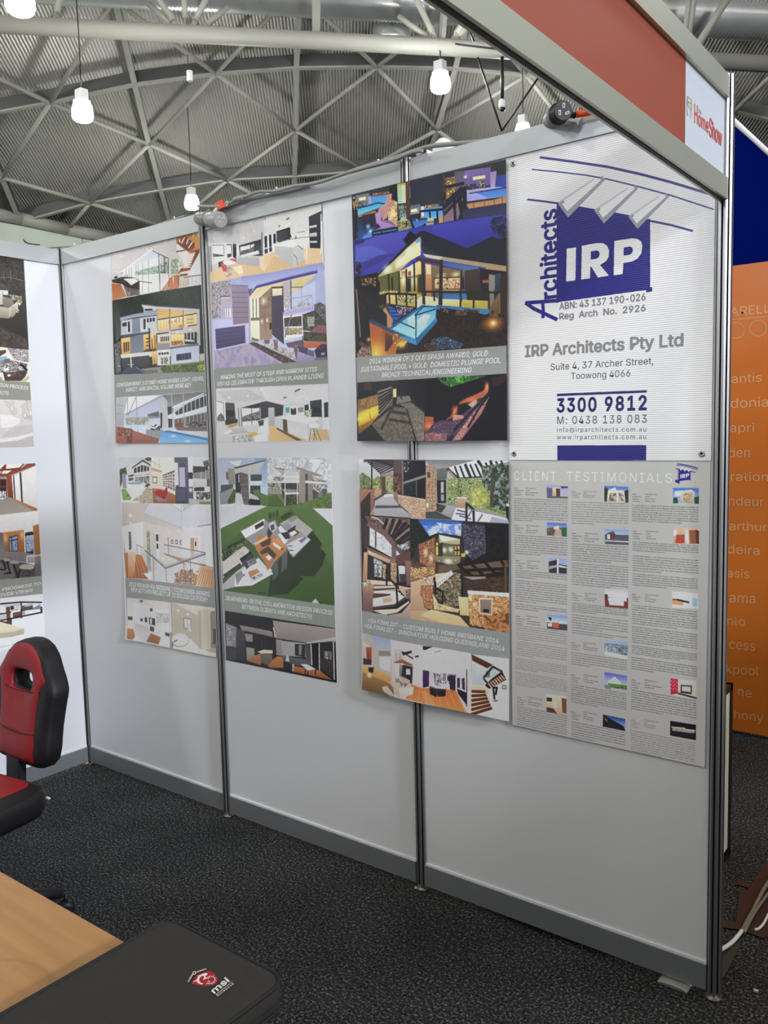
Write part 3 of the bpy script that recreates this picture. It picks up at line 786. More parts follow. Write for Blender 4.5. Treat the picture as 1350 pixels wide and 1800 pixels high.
# ------------------------------------------------------------------ poster pictures (coordinates read off the photograph)
def footer(a, quad, col='8a8f8d'):
    a.run('P %s %s' % (col, quad))
ART_UP_LEFT = '''
F 190 400 6.921
V c9c6cb cfcdd2 -20,300 1180,0 1190,700 40,900
H d3d0d6 c4c2c8 60,310 830,120 840,300 540,270 120,530 50,520
P dfdee3 840,290 1170,270 1190,700 1000,720 990,560
P e2e2e6 30,530 150,540 180,520 540,250 560,280 620,310 620,330 180,560
V c3cfe6 e3e8f2 330,440 530,290 625,325 635,480 330,540
V dfe4ea d9dde6 175,520 335,450 640,360 650,780 400,820 190,600
N 9 6f8a72|8fa592|9fb0a8|c9d4da|5e7a64 335,540 540,480 630,460 635,560 340,580
N 6 57705c|8aa08a|c9d2d6 640,440 760,400 860,470 860,560 640,570
H e8e9ee dcdde4 390,650 640,570 645,775 400,815
M 6f7480 1.6 345,450 345,600 372,450 372,640 425,430 425,800 497,400 500,800 227,510 230,600 260,500 262,590 290,480 292,590
L 5b5f68 2 390,655 540,675
L e6e4e6 5 325,460 325,600
V c9b79b b98c62 640,600 850,560 860,740 640,770
M 4a5057 3 622,320 640,775 688,360 690,720 740,380 742,720
M 4a5057 2 540,280 742,378 655,770 740,640 700,360 705,700
P d6d4d8 745,360 770,360 775,600 748,640
N 7 7f9478|b9c4b6|5e7560|dfe4e2 775,395 850,380 850,550 780,560
N 6 7f9478|c8cfc4|e6e8e6 852,390 905,380 900,490 860,540
V b5663a c77a48 740,620 860,570 865,735 748,760
P d9cfc8 790,600 808,600 800,700
P dcdbe0 640,560 740,560 745,640 660,760 640,770
P b8683c 836,128 1060,68 1118,110 1122,260 1010,330 965,280 838,190
P cf8a44 940,102 1065,68 1118,110 1120,250 1040,280 1058,200 940,140
P 7a3d28 840,190 940,105 1060,190 1060,250 970,290
M e9dcd2 4 940,115 900,190 985,140 960,200 1030,180 985,250 870,140 880,180
P dfc4a8 1035,90 1060,75 1050,110 1030,120
P e2e0e2 842,195 940,280 840,290
P 8f4a2c 838,285 945,270 945,285 838,305
P 7d3a26 1010,300 1122,262 1115,310 1010,500 960,520 1070,300
B e3d6cc 3.2 7 965,325 1060,320 940,490 1010,480
P 8f4a30 905,500 1010,490 1008,520 880,545
L 6b3624 4 860,560 910,495
P 7d4630 880,570 975,560 970,585 870,600
P 6f4a3a 855,590 872,590 868,725 858,725
V c9bfb2 bcb0a4 872,605 990,590 995,705 872,730
V d6d6da cfd0d6 990,590 1140,575 1145,690 1000,705
L 55565e 2 930,610 1030,590 1140,578
M b5b7be 1.2 1080,595 1080,690 1030,600 1030,700 990,660 990,705
N 8 1f1a1c|2d2526|46383a 50,640 180,600 330,610 390,650 390,820 290,830 270,770 180,690 60,670
P 2a2426 290,710 385,650 388,700 345,760 290,740
P dfe0e6 190,625 330,615 380,650 290,705 240,660
M 2a2426 3 300,720 305,830 385,680 385,820 215,720 270,820
V b5653e c9824e 50,680 160,690 230,840 60,890
N 8 5e4440|8a8288|4a3a3c|b0a9ae 200,720 390,760 390,815 240,840
P 1e2024 82,600 122,590 122,615 84,622
M 2b2d33 2 165,560 185,550 190,620 210,610 210,580 220,620 240,580 245,620 265,585 270,620 290,590 292,625
E ffffff 16 170,352 483,268 705,172
D ffffff 6 315,392 108,455 222,460 785,318 92,482
N 9 1d2622|27332c|121816|334238|1a211f 55,890 640,775 1150,695 1200,1760 90,1790
N 7 141a20|1b2228|10141a 1120,700 1190,700 1190,1560 1130,1500
P 1a2126 200,870 216,862 216,1050 204,1050
V 2b302e 55615e 60,900 130,950 180,1290 110,1400 70,1000
N 8 5c6461|78807c|3c4340|8f9692 88,1420 160,1380 165,1760 110,1780
P c3c3cc 436,975 600,968 600,1010 440,1035
M 33363f 5 455,1005 545,998
P 8e97ae 410,930 600,958 1120,988 1120,1000 600,975 410,945
P d9d6d6 415,945 600,970 1120,1000 1080,1040 600,985 430,975
P 3e4452 410,930 1120,985 1118,992 410,937
V 8c9ab8 a8b4cc 150,1095 360,1045 608,1012 608,1060 300,1100 160,1135
P 454b5e 160,1135 608,1058 608,1068 300,1110
H bfc3d2 cbccd6 165,1135 300,1112 600,1072 605,1290 520,1300 165,1335
V 8590a8 7e889e 298,1115 395,1100 400,1275 300,1290
P 2e3444 180,1165 235,1150 235,1200 182,1205
P 2e3444 245,1150 272,1145 275,1270 250,1270
P e4e4ea 236,1150 244,1150 248,1270 240,1270
P 2e3444 435,1115 465,1110 462,1240 440,1242
P 2e3444 478,1105 575,1095 575,1140 480,1155
M e0e2ea 3 405,1110 410,1250 410,1250 465,1245 470,1110 470,1240 505,1100 508,1150 543,1097 545,1148 285,1150 290,1260
P 4a5672 160,1310 520,1265 525,1290 165,1340
P b9b6bc 605,985 1120,1005 1130,1430 605,1500
V d9a860 e8c07c 605,985 750,1000 1085,1040 1080,1055 920,1080 755,1100 610,1120
V f6e3b0 e9c37e 610,1130 752,1105 755,1240 615,1262
V f3e2b4 dcb878 768,1105 912,1080 915,1215 768,1240
V f0dca6 e6c88c 928,1075 1082,1050 1085,1190 928,1212
W b79a62 1 4 1 615,1130 752,1105 755,1240 615,1262
W 8a7450 1.4 3 2 965,1070 1040,1062 1040,1160 965,1165
M 6f5c40 2 835,1100 838,1160 870,1090 872,1150 745,1130 748,1170 780,1140 784,1165 810,1140 830,1140
N 5 b5703c|8a5430|d99a5a 868,1190 900,1185 905,1215 868,1220
M 3b3c46 2.2 605,1120 752,1098 755,985 758,1240 768,1100 915,1075 918,1000 922,1220 928,1072 1085,1045 975,1200 1085,1185
P c7bfc4 600,1265 1110,1190 1110,1280 600,1320
P 5d6a86 850,1235 920,1222 920,1240 765,1262 765,1250
E ffffff 26,14 847,1270 1008,1240
P 3a3b42 585,1290 745,1270 740,1285 590,1305
V f3dfa6 e6bd6e 772,1300 930,1290 930,1430 775,1440
W c9a052 1.2 4 1 772,1300 930,1290 930,1400 775,1410
N 6 a5522e|c87838|5c3222|e9c07a 778,1385 915,1375 918,1425 780,1435
P 2a2a30 938,1285 1088,1270 1088,1415 940,1420
M dfe0e6 3 965,1280 968,1380 1010,1278 1012,1370 1050,1275 1052,1350
P c7c9cc 940,1360 1060,1370 1060,1390 945,1385
P d8d6d8 608,1310 765,1295 765,1400 610,1410
V 5a4a3a 352a24 640,1325 750,1315 750,1385 642,1395
W d9d4cf 2.4 5 1 640,1325 752,1315 752,1385 642,1395
V 9397a2 868a96 600,1405 755,1395 760,1480 600,1500
M e9b968 3 610,1405 755,1398
V f0c987 d9994e 165,1350 275,1330 285,1530 175,1545
P 3c2c24 195,1400 270,1390 272,1500 200,1520
M dfb068 3 215,1400 218,1520 240,1395 242,1510 262,1392 264,1500
V 737e92 7d8698 275,1330 435,1305 440,1530 285,1545
V f2cb82 d9a050 435,1305 590,1285 598,1490 440,1500
M 4a3a2c 3 540,1350 545,1490 575,1310 578,1480 470,1355 510,1350 470,1395 510,1390 470,1440 510,1435 460,1490 590,1480
P 33323c 497,1225 515,1225 530,1710 513,1710
P d7d3d4 160,1545 600,1500 600,1570 170,1590
P d5d5da 600,1490 770,1480 770,1670 605,1680
P 2d3138 615,1520 748,1510 748,1545 618,1555
W d9d6d8 2.2 4 1 615,1520 748,1510 748,1545 618,1555
E fff6e0 40,20 690,1505
M 3c3c34 3 660,1580 658,1660 715,1575 712,1655 765,1570 760,1660 800,1530 805,1650
N 4 4a4a3c|8f8a7c|d5d5da 650,1590 735,1580 735,1660 650,1665
V b9c2dc c6cde2 772,1475 1115,1435 1118,1635 775,1670
V 6b7488 55607a 762,1455 1110,1405 1110,1430 765,1478
P 2c3450 835,1545 1015,1520 1018,1600 838,1622
M 56688a 2 910,1535 912,1612 940,1530 942,1608 985,1525 987,1604
V 4a4b55 3c3d48 175,1590 508,1555 512,1700 182,1712
P e9e1cc 275,1550 288,1550 298,1708 285,1710
L c9c9c9 1.5 245,1670 320,1665
V edc883 b98c4c 540,1510 605,1500 608,1660 545,1668
L 8a6c3c 2 572,1600 574,1660
P c9bdb0 1120,1540 1180,1530 1180,1620 1120,1625
V 7f9a68 6e8a58 700,1670 1180,1625 1180,1645 720,1690
P 8d8a8e 400,1720 680,1690 720,1760 520,1790
N 7 3a3d2a|55603a|72804a|2a2b22|8f9a5e 640,1705 760,1680 1190,1640 1195,1750 680,1770
N 6 8fae3c|b5cf58|5f7a2c 1090,1680 1170,1660 1190,1740 1110,1740
V 4c4c66 3f3f58 150,1790 225,1710 350,1700 470,1790
N 4 5c5860|8b888c|3e3c40 440,1740 600,1720 620,1790 520,1790
M 8e90a2 2 350,1702 500,1795
P 8a8f8d 90,1790 1200,1750 1240,2010 90,2075
F 190 380 3.2927
P 8a8f8d 48,941 590,900 600,1010 50,1047
F 195 670 3.4177
V a9b4d6 d6dce8 40,98 590,60 600,380 45,380
V b9bcc6 9ea3ae 42,98 105,92 85,195 85,290 42,290
M 8b8f9a 1.5 45,140 84,150 45,195 84,198 60,100 62,270
P e9eaf0 105,95 300,85 85,200
L 9ea0a8 4 90,200 240,125 335,78
L 8a8c94 2.5 103,95 105,210 155,92 165,300
P 9aa08e 90,222 230,212 230,225 95,235
N 5 7c8474|b9bcc0|5f6a58|dfe0e2 95,228 230,218 232,270 98,262
H a9c6e2 c9d8e6 100,262 230,262 200,290 130,280
V 5b6068 8a9096 220,200 290,180 300,222 235,225
P 5a5a60 220,205 290,190 290,212
P b9bdc6 288,108 340,118 345,280 320,285
P 8f929a 340,118 375,130 375,280 350,280
P 3a3638 342,155 378,150 372,275 350,280
P 2d2b2e 300,190 312,190 312,285 302,285
V 726f74 8f8c92 310,85 585,62 585,75 480,112 430,125 375,150
V e0e1e6 d2d4da 345,205 585,95 590,175 385,228 345,225
P 3d3f46 460,135 585,78 588,145 400,205 385,190
W d9dbe0 2 8 1 385,165 585,78 588,148 385,212
L f1f1f4 3 372,160 560,75
P 5d5a5e 380,228 590,180 590,285 385,285
W c9cbd2 1.6 9 1 385,228 590,182 590,260 385,280
M b0b2b8 3 368,80 375,285 436,70 446,280
N 5 2c2a2e|46444a|9aa0a8|6b4a40 465,250 590,232 590,280 470,285
N 5 8c4c38|6b3a2c|a86448 390,252 440,250 440,275 392,278
P 6e6468 395,275 590,275 590,305 400,295
P c6c9d2 305,300 590,300 590,345 480,325 330,292
V 4f9ade 7fb8e8 302,305 350,298 590,352 590,380 300,372
V 2d63a0 3f7cc0 302,305 350,296 590,342 590,356 350,306
E c9e2f4 30,12 380,330 470,360
V a5685a 8c5242 42,272 135,290 150,300 300,345 295,372 48,375
V 7a463a 6a382c 85,280 135,290 138,370 110,374
N 5 6b3a30|9a6252|50302a|b58070 48,275 130,285 120,330 50,330
P 8a9096 215,290 320,292 300,345 220,320
M 5a4c4c 1.6 170,300 172,312 215,318 217,332 250,330 252,348 285,345 287,362
M 35373d 4 232,270 260,275 268,285 300,290 265,270 278,262
P 4a4d55 238,285 300,265 300,285 262,298
L e9eaee 3 230,268 268,284 290,265
'''
ART_UP_MID = '''
F 360 355 6.1
V d2d0d6 cbcad0 20,330 330,250 650,170 640,600 300,600 30,740
V c9c8ce d6d5da 300,250 650,170 630,330 350,440 340,300
V d9dade dfdfe3 640,170 1265,20 1260,560 640,600
P e0e0e4 40,440 370,440 370,590 60,680
V c8cad0 b0b4ba 45,475 70,470 78,740 55,750
P 5b606a 45,475 52,475 62,750 55,755
M 555a64 2 70,475 78,740
P e6e8ec 88,465 210,462 212,580 92,590
M 74787f 1.6 88,465 210,462 210,462 212,578
N 4 22262c|4a525a|8a9096 95,555 140,560 212,572 212,582 95,590
P 2a3038 150,650 210,628 210,650 155,685
P e9eaee 242,460 285,460 287,560 246,560
M 6b7078 3 242,460 290,460 292,460 296,580
P 3c4046 305,450 342,450 345,580 310,590
P 15171a 310,495 342,490 342,600 312,600
N 5 2c3428|4a5a40|1c201c 246,560 285,555 290,585 250,600
P 3b3f48 372,475 605,402 610,580 385,580
P e3e6ec 385,485 490,460 495,540 388,545
P dfe2e8 497,462 535,450 538,540 500,545
N 4 2a323c|5a6470|9aa2aa|1c2228 385,530 495,500 540,470 540,560 388,565
V 2c3440 4a5460 545,425 602,405 606,560 548,560
M 20242a 2 372,475 540,425 543,420 545,570 605,402 610,570
P c9cace 350,580 590,540 585,560 400,610
P e3e3e6 395,570 580,520 590,555 400,590
V b9bac0 aeb0b6 370,600 590,595 585,690 345,655
P a2a4aa 345,655 585,690 585,696 345,662
H e6c79a d9b488 60,760 160,700 345,660 600,695 740,560 950,700 1260,500 1260,650 640,770 230,830 70,860
H efd8b4 e0bd92 600,590 740,540 760,560 640,750 600,700
P f4e6cc 300,700 400,680 420,760 380,790
N 5 cc3e52|e26a78|b52c40 175,650 240,680 245,750 200,745
N 5 cc3e52|e884a0|b52c40 275,610 345,610 340,640 290,650
P efeef0 185,640 280,625 345,650 260,680
N 5 e9e6e8|c0a9a0|8a8486|ddd0c8 240,690 300,690 290,800 240,810
V 55606a 3a424c 612,325 622,322 626,580 614,580
P e6e8ec 640,350 755,335 760,520 645,570
P 2c3038 645,370 672,362 674,490 648,495
P 2c3038 693,355 718,350 722,480 697,485
P 2c3038 740,345 765,342 768,440 742,450
P 3b3f46 645,510 680,500 682,550 648,558
P 3b3f46 695,490 725,482 727,530 698,540
H 4a5054 2a2e32 775,325 915,280 918,400 800,435 775,420
M 16181b 3 775,325 915,280 915,280 918,405
L 16181b 2.5 918,360 935,380
D 2a2e3c 12 928,365
P ececef 750,465 960,400 1065,420 950,490
V c5c6cb b9bac0 750,475 950,490 950,690 755,560
V cdcdd1 c6c6ca 950,490 1065,425 1072,620 1000,670 952,690
M 6f7076 1.5 1005,470 1040,500 1040,500 1062,510 955,560 990,600 990,600 1000,680 1060,440 1040,470
P e3e3e6 930,350 1120,330 1120,470 1070,500 940,420
M 8a8c92 1.4 935,400 1120,375 1000,330 1080,315
L 20242a 3 980,370 982,395
P e6c8a0 1075,500 1250,500 1255,650 1080,670
P f3e3c8 1085,500 1110,505 1100,640 1090,640
V 3a3c44 2a2b32 1120,160 1255,98 1245,500 1130,495
P d6d8dc 1125,262 1205,245 1205,270 1128,285
P c5c7cc 1128,340 1205,325 1208,370 1130,375
P c9cbd0 1130,420 1208,418 1210,440 1132,440
P e9eaee 1245,135 1262,125 1258,560 1248,560
P 2a2c32 1258,20 1266,20 1262,210 1256,210
M 4a4c52 3 795,268 810,255 880,190 910,172
M f2f2f5 3 860,275 930,222
L 50545c 2 655,170 652,195
E ffffff 14 105,393 343,347 495,225 535,313 420,380 1092,140
D ffffff 6 260,408 805,65
V a3ace0 c2c9ec 70,870 230,835 640,770 1262,655 1310,1750 110,1790
V 8f98da b4bcea 400,800 700,760 1270,650 1290,760 1215,730 560,890 480,930 400,880
N 4 3a3540|e3ddea|5c5666|f3eef6|241f28 75,875 280,840 290,1000 175,1010 180,1250 85,1260
P b6a8c4 175,1010 285,1010 300,1250 185,1250
V d8c6c0 a898b0 185,1020 285,1020 285,1060 190,1060
P e9e4ee 225,1145 285,1140 290,1240 230,1245
M 5a5068 2 240,1145 243,1243 262,1142 266,1243
P 5c5266 172,1010 285,1003 285,1015 172,1022
V 9487a4 86748a 290,890 472,900 480,1300 310,1315
M 5f5270 1.2 292,968 475,972 295,1022 475,1025 298,1075 476,1080 302,1130 477,1135 305,1182 478,1185 308,1240 480,1238
P 5a4e66 290,890 475,898 475,905 290,897
P 5f5590 472,935 520,930 490,1000 478,1000
V c3c2f0 bab6e8 80,1275 305,1258 310,1320 480,1300 485,1520 110,1585
V 4c4876 3f3a62 118,1362 436,1322 442,1512 128,1580
M 57528a 1 120,1400 438,1358 122,1440 440,1395 124,1480 440,1435 126,1525 441,1475
P a8a2cc 475,1020 490,1018 500,1500 480,1515
V e9e6de f6ecc4 488,1030 590,1000 590,1470 500,1480
M 6b6458 3 520,1030 525,1270 556,1020 560,1270 590,1010 595,1270
P 7a7060 498,1245 590,1240 590,1270 500,1275
V d9c9a0 eadfba 484,1005 565,905 840,850 920,840 840,905 590,1030 490,1040
V 453fa0 2e2a80 480,1010 565,890 900,800 1215,725 1210,765 930,830 560,925 485,1015
L 8a86d8 2 565,895 900,805 1215,732
V dccf98 cfc28c 930,832 1205,765 1060,910 940,915
P 6e6240 930,912 1060,908 1058,918 930,920
P d8cda4 935,920 1040,930 940,990
V 8a7464 a48670 590,1030 720,915 730,1470 600,1480
N 16 8a7464|947c6a|7c685a 590,1040 720,930 725,1300 595,1330
E f6ecd0 50,70 640,1060
E fff4d0 22,40 618,1280 674,1270
M 6f5c50 1.2 595,1150 722,1120 596,1240 722,1215 650,1000 655,1400
P 25222c 697,1300 722,1295 724,1365 700,1368
P 4a4038 720,912 840,905 845,1500 725,1420
V e9e6d2 dcd6bc 728,930 834,925 834,1000 730,1010
V 4a4258 38344a 722,1010 840,1005 855,1530 735,1430
N 4 c9c4ce|9a94a8|eeeaf0 845,870 925,850 930,1150 850,1180
P b9aec0 845,870 920,850 925,1010 850,1020
M 3a3640 2.5 840,900 850,1190 928,840 932,1150
P c2c9ee 935,990 1060,920 1190,850 1190,1100 935,1120
M 8f94b4 1.4 1040,920 1045,1130 940,1035 1155,1000 1155,1000 1157,1110 1045,1080 1150,1010 1110,1040 1112,1110
N 5 8a8c98|d9d6b0|6c7068 995,1085 1040,1070 1040,1125 1000,1130
N 5 8a8c98|d9d6d0|6c7068 1055,1085 1130,1085 1125,1120 1060,1125
V 9088b8 6f6a98 1175,1100 1240,1075 1300,1110 1305,1300 1180,1200
N 6 55505c|77747e|3a3840|8f8c96 1180,1100 1240,1075 1305,1110 1310,1310 1190,1310
V a79fdc b9b2e6 840,1190 1175,1120 1175,1155 850,1225
P d9d2c8 850,1225 1175,1160 1060,1200 850,1240
N 6 3a3a34|55564c|25251f|6d6e60 850,1250 1050,1210 1190,1160 1310,1300 1310,1400 860,1360
N 6 8c8a84|bdbab0|55564c 1100,1230 1180,1230 1180,1330 1110,1340
V 8f5c64 7a4a50 1130,1390 1220,1320 1310,1330 1310,1440 1140,1430
N 6 3c3c28|56563a|2a2a1c 1060,1390 1310,1410 1310,1500 1065,1495
V c76a3c b85a30 1060,1500 1310,1500 1310,1560 1060,1570
N 5 8a7c54|e9dfb8|5c5036|b9ac80 860,1345 1045,1340 1045,1440 865,1480
V e9e9ec e2dfe4 862,1430 1045,1420 1050,1440 870,1480
M e2def0 3 848,1215 862,1490 1045,1210 1055,1440 850,1240 1045,1215 870,1345 1045,1340
L 7a7684 3.5 935,1205 865,1450
P c3bee6 862,1490 1055,1440 1058,1475 870,1515
V 5c4e60 6a5a68 870,1515 1055,1478 1060,1580 900,1560
P 35304a 1050,1440 1060,1440 1062,1560 1054,1560
V 4a4070 3b3458 1010,1545 1110,1570 1110,1650 1010,1620
V 6a6090 544c78 1112,1580 1180,1600 1180,1665 1112,1655
P 2a2640 1180,1590 1255,1525 1310,1525 1310,1680 1200,1680
P 39345a 1183,1590 1255,1522 1310,1525 1260,1590
P 9a96a8 1250,1620 1290,1610 1292,1640 1252,1645
P 6c6490 1172,1672 1310,1660 1315,1695 1175,1705
V a8a0cc 8f84b2 1000,1600 1180,1665 1175,1705 960,1720
N 5 b9b4bc|d6d2d6|9a929c|837a86 600,1480 700,1510 850,1560 990,1610 960,1710 800,1620 650,1540
N 4 8a6c70|5c4444|b09498 740,1475 790,1480 780,1590 755,1590
N 4 8a6c70|5c4444|b09498 950,1540 1010,1530 1000,1620 985,1700 970,1630
N 4 5c4a44|8a706a 640,1480 700,1475 700,1520 650,1520
P 4a4030 650,1540 655,1560 640,1520
V 9c90c0 a89cbc 110,1600 480,1520 860,1735 520,1775 110,1800
N 30 9c90c0|a89cc0|b2a6c0|968aba 110,1600 480,1520 860,1735 520,1775 110,1800
N 5 4a3834|6a5450|332624|8a7470 480,1520 520,1500 640,1545 990,1715 860,1735
N 4 3a4434|22281f|5a6450 500,1500 560,1510 900,1680 980,1715 940,1715 600,1560
N 4 e9dcc0|8a7a58|5c5a3a 505,1450 600,1480 600,1500 510,1490
P 8a8f8d 110,1790 1325,1690 1340,1900 110,2000
F 190 380 3.2927
P 8a8f8d 612,895 1290,835 1300,965 640,1005
F 195 670 3.4177
V d3d2d6 cccbd0 635,45 1312,14 1322,360 640,374
P c4c3c8 635,60 830,50 940,110 700,130
P dcdbe0 900,35 1310,25 1310,130 1030,140 930,110
P e3e4e8 635,115 695,128 700,240 640,245
M 54585f 1.5 640,120 680,130 680,130 684,240
N 4 24282c|555c60|8c9296 642,215 665,190 684,215 684,240 642,242
V 4c4e52 3a3a3c 690,128 745,132 755,250 695,265
P 1a1b1d 698,175 742,178 745,210 700,212
N 4 2a3a20|15160f|5c6a44 688,235 765,228 765,250 690,262
P c79a62 705,262 765,248 768,262 730,280 708,280
P 2b2c30 785,160 900,130 900,165
P e2e3e8 790,168 895,160 895,260 795,270
N 4 3a3e40|6c7274|a9aeb0|22262a 790,215 830,200 895,180 895,235 792,245
M 33363b 2 768,160 775,270 785,165 790,268 848,165 850,260 895,135 900,235 793,235 897,228
V 3d3e44 2e2f34 900,128 935,120 1040,145 1035,205 1000,212 945,215 905,230
V c2c4c8 a9abb0 948,160 985,158 988,268 950,270
V d5d6da c8c9cd 650,300 900,262 950,230 950,330 860,365 645,365
V c2c2c8 b0b0b6 700,290 800,275 830,310 720,320
P eaeaee 900,280 945,228 952,320 880,310
P e6e6ea 680,310 720,288 735,300 700,322
N 5 f0eff0|77787c|cfcfd2 735,330 850,322 855,362 735,368
V d9c14e c9b048 800,310 880,305 885,322 860,340 845,320
P e9e9ec 860,330 945,310 945,362 870,365
P b9a98c 770,262 800,270 770,275
N 4 20242a|55585c 885,240 920,232 920,265 895,270
H e3bf82 d9b070 952,275 1000,268 1100,310 1180,358 955,362
H dcc08e cfae78 1240,290 1300,285 1320,355 1180,358
P e3e3e7 1050,210 1250,200 1255,230 1180,260 1000,220
V cbccd1 d2d3d7 995,222 1035,225 1035,300 1000,275
P 5a4a3e 1035,228 1060,232 1065,310 1038,295
V d2d3d8 dadbdf 1062,232 1180,255 1190,358 1070,312
P 5c5248 1000,278 1150,355 1120,358 1000,290
P dfe0e4 1050,150 1200,140 1200,205 1060,210
P 3ea0b4 1052,157 1075,157 1076,190 1054,191
P 2c2e33 1082,165 1115,160 1116,200 1085,202
P 8a8f94 1125,160 1160,155 1160,185 1128,188
P 2a2b2f 1165,145 1190,140 1192,200 1168,205
V 37383c 2c2c30 1198,120 1268,110 1270,215 1205,215
P 1f1f22 1215,160 1258,155 1260,190 1216,192
P dcdde1 1270,105 1312,100 1315,290 1275,290
P 303237 1282,130 1308,125 1308,215 1284,218
N 4 5f7a4c|9ab078|d9dad4 1170,175 1210,170 1205,215 1175,218
E ffffff 10 712,98 825,88 905,48 1098,165 1175,102 1270,68 1045,100
M 4a4c52 3 1108,62 1138,48 1040,102 1055,96
L ffffff 3 1115,108 1165,88
P f2f2f4 1190,262 1225,245 1255,262 1245,282 1200,282
M 4a4038 1.5 1205,282 1195,358 1225,282 1222,358 1235,282 1262,356 1215,282 1240,356
'''
